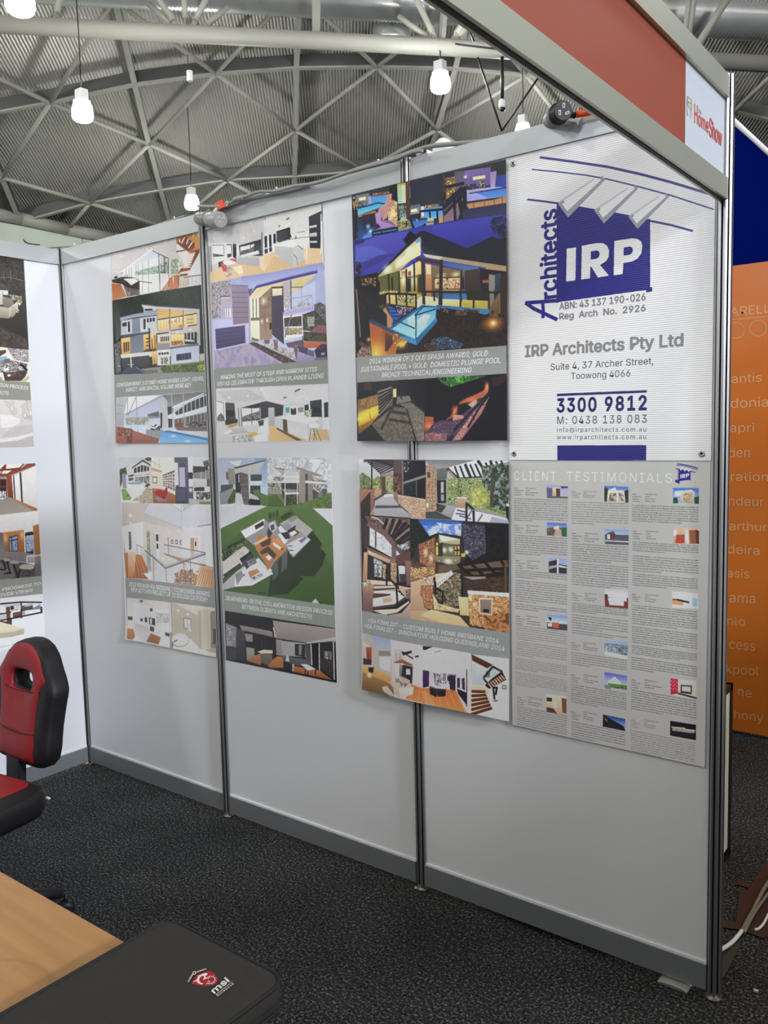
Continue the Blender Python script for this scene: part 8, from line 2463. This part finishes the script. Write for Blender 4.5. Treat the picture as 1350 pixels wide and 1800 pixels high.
# ------------------------------------------------------------------ desk
def wood():
    m = bpy.data.materials.new('beech_veneer'); m.use_nodes = True
    nt = m.node_tree; b = nt.nodes['Principled BSDF']; b.inputs['Roughness'].default_value = 0.4
    tc = nt.nodes.new('ShaderNodeTexCoord'); mp = nt.nodes.new('ShaderNodeMapping'); mp.inputs['Scale'].default_value = (1.2, 14, 14)
    nt.links.new(tc.outputs['Object'], mp.inputs['Vector'])
    n = nt.nodes.new('ShaderNodeTexNoise'); n.inputs['Scale'].default_value = 3.0; n.inputs['Detail'].default_value = 6
    nt.links.new(mp.outputs[0], n.inputs['Vector'])
    r = nt.nodes.new('ShaderNodeValToRGB')
    r.color_ramp.elements[0].position = .3; r.color_ramp.elements[0].color = (*sl((160, 116, 66)), 1)
    r.color_ramp.elements[1].position = .75; r.color_ramp.elements[1].color = (*sl((178, 132, 80)), 1)
    nt.links.new(n.outputs['Fac'], r.inputs[0])
    # faint ring left by a wet cup
    vm = nt.nodes.new('ShaderNodeVectorMath'); vm.operation = 'DISTANCE'; nt.links.new(tc.outputs['Object'], vm.inputs[0])
    vm.inputs[1].default_value = RINGC
    s1 = nt.nodes.new('ShaderNodeMath'); s1.operation = 'SUBTRACT'; nt.links.new(vm.outputs['Value'], s1.inputs[0]); s1.inputs[1].default_value = RINGR
    s2 = nt.nodes.new('ShaderNodeMath'); s2.operation = 'ABSOLUTE'; nt.links.new(s1.outputs[0], s2.inputs[0])
    mr = nt.nodes.new('ShaderNodeMapRange'); mr.inputs['From Min'].default_value = 0.0; mr.inputs['From Max'].default_value = 0.006
    mr.inputs['To Min'].default_value = 0.86; mr.inputs['To Max'].default_value = 1.0; nt.links.new(s2.outputs[0], mr.inputs['Value'])
    sc = nt.nodes.new('ShaderNodeVectorMath'); sc.operation = 'SCALE'; nt.links.new(r.outputs[0], sc.inputs[0]); nt.links.new(mr.outputs[0], sc.inputs['Scale'])
    nt.links.new(sc.outputs[0], b.inputs['Base Color'])
    return m
DZ = 0.74
pa, pb, pc = [px(u, v, 2, DZ) for u, v in ((0, 1688), (48, 1692), (91, 1724))]
def circum(a, b, c):
    ax, ay, bx, by, cx, cy = a.x, a.y, b.x, b.y, c.x, c.y
    d = 2*(ax*(by-cy)+bx*(cy-ay)+cx*(ay-by))
    ux = ((ax*ax+ay*ay)*(by-cy)+(bx*bx+by*by)*(cy-ay)+(cx*cx+cy*cy)*(ay-by))/d
    uy = ((ax*ax+ay*ay)*(cx-bx)+(bx*bx+by*by)*(ax-cx)+(cx*cx+cy*cy)*(bx-ax))/d
    return ux, uy, math.hypot(ux-ax, uy-ay)
_cx, _cy, RINGR = circum(pa, pb, pc)
DK0, DK1 = (1.35, -2.15), (2.755, -1.512)
desk = root('desk', (2.05, -1.85, 0), label='light beech desk at the bottom left, carrying the dark laptop case', cat='desk')
RINGC = (_cx-2.05, _cy+1.85, DZ)
M_wood = wood()
top = MB().box((DK0[0], DK0[1], DZ-0.022), (DK1[0], DK1[1], DZ)).build('desktop', M_wood, desk); bevel(top, 0.002)
for x in (1.42, 2.725):
    for y in (-2.09, -1.555):
        MB().tube([(x, y, 0.0), (x, y, DZ-0.022)], 0.014, 12).build('leg', M_black, desk)
MB().beam((1.42, -1.555, .69), (2.725, -1.555, .69), 0.02, 0.04).build('rail', M_black, desk)

# ------------------------------------------------------------------ laptop case
M_fab = mat('charcoal_felt_fabric', (46, 43, 40), 0.9, noise=0.10, nscale=60, bump=0.6, bscale=900)
M_pipe = mat('black_piping', (26, 25, 24), 0.7)
bag = root('laptop_case', (2.66, -1.64, DZ), label='dark grey zipped laptop case with a small red shield emblem, on the desk', cat='laptop case')
BT = 0.788
bq = [px(u, v, 2, BT) for u, v in ((258, 1616), (497, 1714))]
bx0, by1 = 2.520, -1.468
bx1, by0 = 2.803, -1.83
def rrect(r, g=0.0, n=8, z=0):
    pts = []
    for cx, cy, a0 in ((bx1-r, by1-r, 0), (bx0+r, by1-r, 90), (bx0+r, by0+r, 180), (bx1-r, by0+r, 270)):
        for k in range(n+1):
            a = R_(a0+90*k/n); pts.append((cx+(r-g)*math.cos(a), cy+(r-g)*math.sin(a), z))
    return pts
RR = 0.034
lay = [rrect(RR, 0.008, z=DZ+.001), rrect(RR, 0.0, z=DZ+.010), rrect(RR, -0.001, z=DZ+.024), rrect(RR, 0.0, z=BT-.006), rrect(RR, 0.005, z=BT-.001), rrect(RR, 0.02, z=BT)]
mb = MB(); n_ = len(lay[0]); V = [p for l in lay for p in l]; F = []
for k in range(len(lay)-1):
    for i in range(n_): F.append((k*n_+i, k*n_+(i+1) % n_, (k+1)*n_+(i+1) % n_, (k+1)*n_+i))
F.append(tuple(range(n_))[::-1]); F.append(tuple((len(lay)-1)*n_+i for i in range(n_)))
mb.add(V, F, 0, True)
body = mb.build('body', M_fab, bag)
sub_world(body, bag)
for z, nm, r_ in ((BT-.003, 'piping', .0028), (DZ+.022, 'zip', .0020), (DZ+.006, 'piping', .0026)):
    q = rrect(RR, 0.0005, z=z); MB().tube(q+[q[0]], r_, 8, caps=False).build(nm, M_pipe, body)
hb = MB()
hb.beam((bx1-.003, -1.60, DZ+.02), (bx1+.006, -1.60, DZ+.02), 0.05, 0.03); hb.tube([(bx1+.002, -1.56, DZ+.02), (bx1+.014, -1.58, DZ+.005), (bx1+.014, -1.72, DZ+.002), (bx1+.002, -1.74, DZ+.02)], 0.006, 8)
hb.build('carry_handle', M_pipe, bag)
WH = 'dcd8d2'
drg = [(445, 440), (440, 400), (470, 350), (530, 310), (600, 290), (630, 305), (610, 330), (585, 345), (600, 370), (570, 400), (545, 415), (560, 385), (570, 345), (530, 340), (490, 375), (480, 410), (500, 450), (560, 480), (510, 485), (465, 465)]
arcp = [(580, 395), (620, 370), (680, 345), (720, 355), (750, 385), (750, 420), (720, 455), (670, 470), (610, 465)]
thin_print('emblem', [
    ('P', '141211', [(285, 440), (300, 390), (380, 290), (450, 245), (600, 205), (630, 245), (660, 245), (340, 470)]),
    ('P', '9c1620', [(342, 468), (400, 380), (450, 320), (650, 245), (750, 310), (800, 400), (790, 445), (720, 495), (600, 515), (450, 505)]),
    ('P', WH, drg), ('L', WH, 11, arcp), ('L', WH, 9, [(460, 345), (520, 322), (560, 335)]), ('L', WH, 8, [(385, 440), (445, 435)]), ('L', WH, 8, [(400, 425), (440, 415)]),
    ('L', WH, 8, [(655, 345), (650, 385), (600, 385)]), ('L', WH, 7, [(625, 435), (655, 425), (655, 455), (640, 415)]),
    ('L', WH, 6, [(725, 345), (730, 330)]), ('L', WH, 6, [(755, 385), (770, 370)]), ('L', WH, 6, [(755, 420), (775, 425)]), ('L', WH, 6, [(735, 450), (745, 468)]), ('L', WH, 6, [(700, 465), (703, 490)]), ('L', WH, 6, [(655, 470), (655, 495)]), ('L', WH, 6, [(610, 465), (605, 495)]),
    ('T', WH, 'GAMING', (305, 452), (385, 320), (-24, -16), 0.02), ('T', WH, 'G', (385, 330), (440, 300), (-22, -48), 0.02), ('T', WH, 'SERIES', (450, 285), (610, 232), (-12, -22), 0.02),
    ('T', WH, 'msi', (745, 640), (1000, 430), (-72, -66), 0.03), ('L', WH, 7, [(765, 660), (1045, 438)]),
    ('T', WH, 'Notebook', (800, 690), (1078, 475), (-26, -22), 0.01, 0.0, 1.25)], (300, 1680, 9.643), 2, BT+.0001, 0.00012, bag, 0.8)

# ------------------------------------------------------------------ leads, plugs and tags along the wall top
M_lead = mat('grey_lead_rubber', (140, 140, 136), 0.5)
M_plug = mat('grey_plug', (120, 120, 122), 0.45)
M_orange = mat('orange_plastic_tag', (226, 74, 30), 0.45)
M_green = mat('green_tape', (34, 84, 64), 0.5)
M_white = mat('white_cable_tie', (228, 228, 224), 0.4)
def wt(pts, y=-0.004): return [px(p[0], p[1], 1, p[2] if len(p) > 2 else y) for p in pts]
def smooth_path(P, k=5):
    P = [Vector(p) for p in P]; out = []
    for i in range(len(P)-1):
        p0, p1, p2, p3 = P[max(i-1, 0)], P[i], P[i+1], P[min(i+2, len(P)-1)]
        for j in range(k):
            t = j/k
            out.append(0.5*((2*p1)+(-p0+p2)*t+(2*p0-5*p1+4*p2-p3)*t*t+(-p0+3*p1-3*p2+p3)*t**3))
    return out+[P[-1]]
def lead(pts, r, m, lab, y=-0.004, parts=(), cat='cable', group=None, name='power_lead'):
    P = smooth_path(wt(pts, y))
    rt = root(name, tuple(P[len(P)//2]), label=lab, cat=cat)
    MB().tube(P, r, 8).build('cord', m, rt)
    for nm, a, b, rr, mm in parts:
        q = smooth_path(wt([a, ((a[0]+b[0])/2, (a[1]+b[1])/2), b], y), 3); MB().tube(q, rr, 10).build(nm, mm, rt)
    return rt
lead([(80, 436), (105, 434), (131, 432), (150, 427), (165, 425, 0.02)], 0.004, M_lead, 'thin grey lead over the corner end of the wall top', parts=[('cable_tie', (131, 428), (131.5, 433.5), 0.003, M_white)])
lead([(272, 398, .02), (290, 391), (306, 386), (325, 380), (345, 379)], 0.005, M_lead, 'grey lead running into the left end of the grey plug connector',
     parts=[('green_sleeve', (326, 380), (340, 379.5), 0.0065, M_green), ('cable_tie', (306, 381), (307, 387), 0.003, M_white)])
lead([(385, 378), (398, 366), (408, 360), (420, 354), (440, 347), (470, 340), (505, 330), (540, 325), (580, 315), (630, 297), (665, 286), (700, 276), (735, 263), (765, 256), (810, 252), (870, 246), (930, 235), (965, 226)], 0.0075, M_lead,
     'long thick grey lead drooping along the top of the wall toward the black plug', parts=[('green_sleeve', (407, 361), (418, 357), 0.009, M_green), ('orange_sleeve', (419, 359), (434, 351), 0.0105, M_orange),
     ('cable_tie', (431, 343), (433, 352), 0.0035, M_white), ('cable_tie', (486, 329), (486, 339), 0.003, M_white), ('cable_tie', (665, 280), (665.5, 289), 0.003, M_white)])
lead([(348, 362, .02), (368, 363), (392, 362), (412, 353), (436, 344), (456, 337), (485, 336), (520, 327), (560, 321), (610, 304), (660, 290), (695, 280), (725, 268), (743, 265)], 0.006, M_lead,
     'second grey lead lying just below the thick one, ending at a small spotlight', parts=[('inline_joint', (412, 351), (428, 347), 0.010, M_lead)], y=-0.034)
lead([(372, 374), (380, 367), (390, 366), (405, 362), (440, 350), (480, 342), (520, 333), (545, 326)], 0.005, M_lead, 'short grey lead bunched with others beside the orange tags', y=-0.016)
# spare loop of twisted cord resting on the rail
# grey connector
P0, P1 = px(349, 384, 1, -0.010), px(388, 386.5, 1, -0.062)
dr = (P1-P0).normalized(); L_ = (P1-P0).length
gp = root('plug_connector', tuple(P0), label='grey round power connector hanging over the first middle post', cat='plug')
MB().lathe([(0.012, 0), (0.024, 0.006), (0.027, L_*.28), (0.0255, L_*.30), (0.0285, L_*.32), (0.0285, L_*.45), (0.026, L_*.47)], 24, P0, dr).build('rear_grip', M_plug, gp)
MB().lathe([(0.026, L_*.46), (0.027, L_*.62), (0.030, L_*.66), (0.030, L_*.97), (0.028, L_)], 24, P0, dr).build('body', mat('light_grey_plug', (150, 150, 148), 0.45), gp)
def sockets(parent, C0, ax_, rr, col_m, hol_m):
    ax_ = ax_.normalized(); up = Vector((0, 0, 1)); up = (up-ax_*up.dot(ax_)).normalized(); rt = up.cross(ax_)
    for k in range(3):
        a = R_(90+120*k) if rr > 0.012 else R_(30+120*k)
        c = C0 + (up*math.sin(a)+rt*math.cos(a))*rr
        t_ = (up*math.sin(a+R_(60 if k else 0))+rt*math.cos(a+R_(60 if k else 0)))
        mb = MB(); mb.beam(c-t_*0.006, c+t_*0.006, 0.0065, 0.002, up=ax_); mb.build('socket_surround', col_m, parent)
        mb = MB(); mb.beam(c-t_*0.0042+ax_*.0012, c+t_*0.0042+ax_*.0012, 0.003, 0.0012, up=ax_); mb.build('socket_slot', hol_m, parent)
sockets(gp, P0+dr*(L_+.0005), dr, 0.0105, M_white, M_groove)
# strain-relief spring grips on leads rising from the connector
for i, (a, b) in enumerate((((374, 377), (383, 366)), ((365, 375), (371, 368)))):
    q = wt([a, b], -0.035); rt_ = root('lead_plug', tuple(q[0]), label=('pale ribbed lead plug standing up behind the grey connector' if i == 0 else 'darker ribbed lead plug left of the pale one on the connector'), cat='plug')
    d_ = q[1]-q[0]; n_k = 9; pr = []
    for k in range(n_k+1):
        pr += [q[0]+d_*(k/n_k)]
    MB().tube(pr, [0.0085 if k % 2 else 0.0065 for k in range(n_k+1)], 10).build('grip', M_white_pl if i == 0 else M_lead, rt_)
# orange tags
def flat_poly(name, pts, m, lab, cat, th=0.002, ax=1, **k):
    c = sum(pts, Vector())/len(pts); rt_ = root(name, tuple(c), label=lab, cat=cat, **k)
    mb = MB(); n = len(pts); off = Vector((0, 0, th)) if ax == 2 else Vector((0, -th, 0))
    mb.add([p for p in pts]+[p+off for p in pts], [tuple(range(n)), tuple(range(n, 2*n))[::-1]]+[(i, (i+1) % n, n+(i+1) % n, n+i) for i in range(n)])
    mb.build('tag_plate' if ax == 1 else 'strip', m, rt_)
    return rt_
ot = flat_poly('safety_tag', wt([(377, 360), (383, 354), (391, 351), (393.5, 357), (391, 364), (379, 368)], -0.03), M_orange, 'bright orange folded tag tied to the leads above the grey connector', 'tag', 0.003)
MB().beam(*wt([(384, 366), (397, 361)], -0.036), 0.010, 0.012).build('tag_fold', M_orange, ot)
MB().tube(smooth_path(wt([(396, 356), (399, 354), (401, 358), (398, 362), (396, 358)], -0.038)), 0.0015, 6).build('tag_tie', M_white, ot)
# twist of pale spare ties on the rail
for i, (u, v) in enumerate(((489, 338), (500, 336), (511, 333.5), (470, 342))):
    q = wt([(u-5, v+1.5), (u, v-1.5), (u+5, v)], -0.013)
    o = MB().tube(q, 0.0028, 6).build('cable_tie_end', M_white, None, loc=tuple(q[1])); tag(o, ['clipped white cable tie tail on the rail, second from the left of four', 'clipped white cable tie tail on the rail, third from the left of four', 'clipped white cable tie tail on the rail, rightmost of four', 'clipped white cable tie tail on the rail nearest the orange sleeve'][i], 'cable tie', 'cable tie tails on the wall top')
# small clamp spotlight behind the rail
sp_ = root('clamp_spotlight', tuple(px(746, 270, 1, 0.03)), label='small white clamp spotlight on the wall top right of the second middle post', cat='spotlight')
a_ = px(736, 277, 1, 0.03); b_ = px(756, 262, 1, 0.03)
bevel(MB().box((a_.x, 0.015, a_.z-.008), (b_.x, 0.05, b_.z-.004)).build('clamp', M_white_pl, sp_), 0.003)
c_ = px(745, 267, 1, 0.01)
MB().lathe([(0.006, 0), (0.010, 0.004), (0.010, 0.012), (0.004, 0.02)], 14, c_, (0.2, -1, 0.4)).build('knuckle', M_black, sp_)
c2 = px(771, 266, 1, 0.06)
MB().lathe([(0.0, 0), (0.030, 0.006), (0.040, 0.022), (0.042, 0.040), (0.038, 0.042)], 24, c2+Vector((0, 0, -.014)), (0.1, 0.5, 0.35)).build('lamp_head', M_white_pl, sp_)
# black connector near the fascia
Q0, Q1 = px(966, 212, 1, -0.005), px(990.5, 194, 1, -0.085)
dq = (Q1-Q0).normalized(); Lq = (Q1-Q0).length
bp_ = root('plug_connector', tuple(Q0), label='black and grey round power connector tilted up on the wall top near the fascia', cat='plug')
MB().lathe([(0.012, 0), (0.022, 0.005), (0.0255, Lq*.35), (0.0265, Lq*.62)], 24, Q0, dq).build('rear_grip', M_plug, bp_)
MB().lathe([(0.0285, Lq*.62), (0.0295, Lq*.66), (0.0255, Lq*.68), (0.0265, Lq*.98), (0.025, Lq)], 24, Q0, dq).build('body', M_black, bp_)
sockets(bp_, Q0+dq*(Lq+.0005), dq, 0.0125, M_white_pl, M_groove)
lead([(1000, 202), (1010, 203), (1016, 201), (1030, 199), (1045, 195), (1054, 193), (1075, 196)], 0.0065, M_black, 'black lead with an orange sleeve going from the black connector behind the fascia', y=-0.040,
     parts=[('orange_sleeve', (1015, 201), (1041, 196), 0.0095, M_orange), ('strain_relief', (1001, 201), (1011, 203), 0.0085, M_black)])
flat_poly('tape_flag', wt([(998, 211), (1023, 204), (1021, 209), (1018, 212), (1016, 220), (1012, 214), (1008, 214)], -0.016), mat('white_tape', (236, 234, 222), 0.5), 'torn white tape end stuck to the rail below the orange sleeve', 'tape', 0.0006)

# ------------------------------------------------------------------ things seen right of the end post
M_oran = mat('orange_display_panel', (196, 106, 34), 0.32, noise=0.05, nscale=2)
ob = root('display_wall', (2.9, 2.17, 0), label='orange display wall with pale lettering of pool names, right of the end post', cat='display wall')
bo = MB().box((1.75, 2.16, 0.02), (3.9, 2.20, 2.372)).build('panel', M_oran, ob)
PK = 'd09e70'
def otx(txt, x0, y0, x1, y1, cap, fr): 
    d = (x1-x0); return ('T', PK, txt, (x0, y0), (x1, y1), (0, -cap), -0.008)
FA, FB = (1250, 440, 3.913), (1250, 860, 3.913)
thin_print('lettering', [otx('ARELLI', 132, 455, 445, 424, 62, FA), ('L', PK, 4, [(100, 481), (450, 448)]), ('L', PK, 5, [(170+60*math.cos(k/12*math.pi)*0.98, 550+54*math.sin(k/12*math.pi)) for k in range(25)]),
    ('L', PK, 5, [(324+58*math.cos(k/12*math.pi), 536+54*math.sin(k/12*math.pi)) for k in range(25)]),
    otx('antis', 140, 915, 348, 904, 62, FA), otx('donia', 134, 1085, 392, 1075, 66, FA), otx('apri', 128, 1252, 296, 1250, 62, FA), otx('den', 120, 1424, 266, 1422, 64, FA), otx('ration', 135, 1586, 392, 1588, 60, FA), otx('ndeur', 120, 1755, 362, 1760, 62, FA)], FA, 1, 2.1598, -0.0001, ob)
thin_print('lettering', [otx('arthur', 126, 280, 384, 290, 58, FB), otx('deira', 112, 440, 332, 452, 60, FB), otx('asis', 112, 604, 262, 612, 58, FB), otx('ama', 126, 776, 304, 784, 66, FB), otx('nto', 112, 932, 234, 940, 58, FB),
    otx('cess', 124, 1096, 302, 1112, 66, FB), otx('kpool', 104, 1264, 328, 1282, 60, FB), otx('ne', 185, 1420, 280, 1436, 66, FB), otx('hony', 160, 1578, 360, 1600, 60, FB)], FB, 1, 2.1598, -0.0001, ob)
M_blue = mat('royal_blue_cloth', (2, 12, 70), 1.0, spec=0.0, noise=0.08, nscale=3)
bl = root('blue_drape', (2.30, 4.5, 0), label='tall royal blue cloth screen with white top edge behind the orange wall', cat='drape')
mb = MB(); V = []; F = []; N_ = 120
for i in range(N_+1):
    y = 2.25+6.0*i/N_; x = 2.30+0.004*math.sin(y*5)
    V += [(x, y, 0.01), (x, y, 3.165), (x-.02, y, 0.01), (x-.02, y, 3.165)]
for i in range(N_):
    a = i*4; b = a+4; F += [(a, b, b+1, a+1), (a+2, a+3, b+3, b+2), (a+1, b+1, b+3, a+3), (a, a+2, b+2, b)]
mb.add(V, F, 0, True); mb.build('cloth', M_blue, bl)
MB().tube([(2.30, 2.25, 3.172), (2.30, 8.25, 3.172)], 0.018, 10).build('top_edge', M_white_pl, bl)
MB().tube([(2.27, 2.25, 0.0), (2.27, 2.25, 3.16)], 0.018, 10).build('pole', M_alu, bl)
# plinth behind the wall
M_cream = mat('cream_laminate', (222, 222, 200), 0.4)
M_dkfr = mat('dark_metal_frame', (46, 42, 42), 0.4, 0.6)
pl_ = root('display_plinth', (2.5, 0.45, 0), label='low cream plinth with dark metal frame standing just behind the end post', cat='plinth')
x0, x1, y0, y1, zt = 2.20, 2.800, 0.08, 0.862, 0.655
MB().box((x0+.006, y0+.006, .03), (x1-.006, y1-.006, zt-.012)).build('side_panel', M_cream, pl_)
mb = MB(); t = 0.024
for (a, b) in (((x1-t, y0, 0), (x1, y0+t, zt)), ((x1-t, y1-t*.8, 0), (x1, y1, zt)), ((x0, y0, 0), (x0+t, y0+t, zt)), ((x0, y1-t, 0), (x0+t, y1, zt)),
               ((x1-t, y0, zt-t), (x1, y1, zt)), ((x0, y0, zt-t), (x0+t, y1, zt)), ((x0, y0, zt-t), (x1, y0+t, zt)), ((x0, y1-t, zt-t), (x1, y1, zt)), ((x1-t, y0, 0.0), (x1, y1, t*.6))):
    mb.box(a, b)
mb.build('frame', M_dkfr, pl_)
MB().box((x0+t, y0+t, zt-.02), (x1-t, y1-t, zt-.004)).build('top_panel', M_white_pl, pl_)
# steel foot plate under the base rail
ft = root('foot_plate', (2.892, 0.05, 0), label='pale metal stabiliser foot poking out under the base rail near the end post', cat='foot plate')
mb = MB()
for (w, z_) in ((0, 0.0),): pass
prof = [(-.043, 0.001), (-.043, .007), (-.03, .0125), (0, .0150), (.03, .0125), (.043, .007), (.043, .001)]
yA, yB = -0.034, 0.16
V = [(2.892+x, y+0.006*(abs(x)/.043)**2*(1 if y < 0 else 0), z) for y in (yA, yB) for x, z in prof]; n7 = len(prof)
mb.add(V, [tuple(range(n7))[::-1], tuple(range(n7, 2*n7))]+[(i, (i+1) % n7, n7+(i+1) % n7, n7+i) for i in range(n7)], 0)
bevel(mb.build('plate', mat('pale_cast_metal', (176, 178, 168), 0.4, 0.3), ft), 0.0015)
# brown tape and cables on the carpet
M_tape = mat('brown_cloth_tape', (58, 33, 24), 0.6, noise=0.1, nscale=20)
def floor_poly(pts, z=0.002): return [px(1150+x/4.5, 1400+y/4.5, 2, z) for x, y in pts]
flat_poly('floor_tape', floor_poly([(770, 692), (905, 488), (1100, 300), (1300, 420), (1100, 760), (905, 1120), (650, 1005), (672, 745), (735, 742)]), M_tape, 'broad patch of brown tape on the carpet right of the end post', 'tape', 0.001, 2)
flat_poly('floor_tape', floor_poly([(675, 655), (770, 692), (745, 722), (640, 697)], .0032), M_tape, 'short brown tape strip stuck across the far end of the broad patch', 'tape', 0.001, 2)
flat_poly('floor_tape', floor_poly([(530, 975), (660, 1000), (885, 1080), (868, 1126), (700, 1060), (530, 1036)], .0045), M_tape, 'brown tape strip on the carpet nearest the end post', 'tape', 0.001, 2)
flat_poly('floor_tape', [px(1290+x, 1313+y, 2, .002) for x, y in ((0, 0), (16, 4), (20, 8), (6, 8))], M_tape, 'small brown tape scrap on the carpet below the orange wall', 'tape', 0.001, 2)
M_clear = mat('pale_wrapped_cable', (120, 120, 106), 0.25, noise=0.2, nscale=60)
def floor_lead(pts, r, m, lab, z=0.012):
    P = smooth_path([px(u, v, 2, z_) for u, v, z_ in pts], 6); rt_ = root('floor_cable', (P[0].x, P[0].y, 0), label=lab, cat='cable')
    MB().tube(P, r, 8).build('cord', m, rt_); return rt_
floor_lead([(1266, 1670, .02), (1281, 1661, .012), (1293, 1650, .012), (1304, 1636, .014)], 0.0062, M_white_pl, 'short white cable coming round the foot of the end post')
fc = floor_lead([(1304, 1637, .012), (1314, 1618, .012), (1325, 1598, .012), (1336, 1575, .014), (1352, 1548, .014), (1385, 1500, .014)], 0.0065, M_clear, 'pale plastic wrapped cables running over the brown tape')
P = smooth_path([px(u, v, 2, .012) for u, v in ((1308, 1640), (1322, 1612), (1336, 1590), (1352, 1568), (1385, 1525))], 6)
MB().tube(P, 0.005, 8).build('second_cord', M_clear, fc).parent = fc
floor_lead([(1326, 1634, .008), (1334, 1632, .008), (1343, 1622, .008), (1353, 1603, .008), (1380, 1560, .008)], 0.004, M_white_pl, 'thin white cable loop at the right picture edge on the carpet')
flat_poly('plastic_sheet', [px(u, v, 2, .0025) for u, v in ((1266, 1668), (1292, 1655), (1310, 1636), (1296, 1672), (1273, 1718), (1266, 1722))], mat('dark_plastic_sheet', (50, 50, 46), 0.35), 'dark flat plastic offcut on the floor beside the end post', 'plastic sheet', 0.0015, 2)
for u, v, s_, lab in ((84.5, 1403, 0.011, 'tiny white paper scrap on the carpet right of the red seat'), (731, 1560.5, 0.004, 'tiny pale crumb on the carpet left of the second middle post foot'), (1329, 1742, 0.006, 'tiny pinkish scrap on the carpet at lower right')):
    p = px(u, v, 2, 0.004)
    o = MB().box((p.x-s_, p.y-s_*.5, .0015), (p.x+s_, p.y+s_*.5, .0075)).build('paper_scrap', M_white_pl, None, loc=(p.x, p.y, 0.0)); tag(o, lab, 'scrap')

# ------------------------------------------------------------------ small things hung from the roof
def hp(u, v, D=18.0): return pxd(u, v, D)
dc = root('dome_camera', tuple(hp(883, 185)), label='small white dome security camera hanging on a black rod', cat='security camera')
c = hp(883, 178)
MB().tube([hp(882.5, 100), c], 0.035, 8).build('rod', M_black, dc)
MB().lathe([(0.05, 0.03), (0.07, 0.0), (0.074, -.10), (0.066, -.13)], 20, c).build('housing', M_white_pl, dc)
MB().lathe([(0.060, -.13), (0.055, -.165), (0.035, -.19), (0.01, -.20)], 18, c).build('dome', mat('smoked_dome', (40, 40, 44), 0.1), dc)
sl_ = root('black_sling', tuple(hp(882, 228)), label='black V shaped rigging sling hanging below the big roof pipe', cat='rigging')
for a, b in (((820, 40), (833, 73)), ((840, 101), (882, 230)), ((882, 230), (952, 128))):
    MB().tube([hp(*a), hp(*b)], 0.020, 8).build('strap', M_black, sl_)
s2_ = root('black_sling', tuple(hp(1025, 194)), label='second black rigging sling seen just above the orange sleeved lead', cat='rigging')
for a, b in (((1009, 160), (1025, 194)), ((1025, 194), (1060, 165))): MB().tube([hp(*a), hp(*b)], 0.022, 8).build('strap', M_black, s2_)
o = MB().tube([pxd(800, 77, 19.7), pxd(822, 80, 19.7), pxd(912, 91, 19.7), pxd(960, 97, 19.7)], 0.022, 8).build('conduit', M_black, None, loc=tuple(pxd(860, 85, 19.7))); tag(o, 'thin black conduit strapped along the big roof pipe', 'conduit')
hs = root('hanging_sensor', tuple(hp(334, 135)), label='small pale cylinder on a thin cable in front of the roof purlin', cat='sensor')
cc = hp(334, 143)
MB().lathe([(0.055, 0), (0.06, 0.01), (0.06, 0.19), (0.05, 0.2)], 18, cc).build('body', M_white_pl, hs)
MB().tube([hp(330, 96), hp(331, 128)], 0.008, 6).build('cable', M_black, hs)
so = root('wall_socket_box', tuple(ep[0]), label='small pale conduit box with dangling wire on the hall wall at far left', cat='socket box') if False else None
w_ = root('loose_wire', tuple(on_roof(36, 395)), label='loose dark wire dangling from the eave pipe at far left', cat='wire')
b0 = on_roof(36, 392)
MB().tube(smooth_path([b0+Vector((0, 0, -k_*.12))+SD*s_ for k_, s_ in ((0, 0), (2, .02), (4, .03), (5.5, .2), (6, .6))]), 0.018, 6).build('cord', M_black, w_)
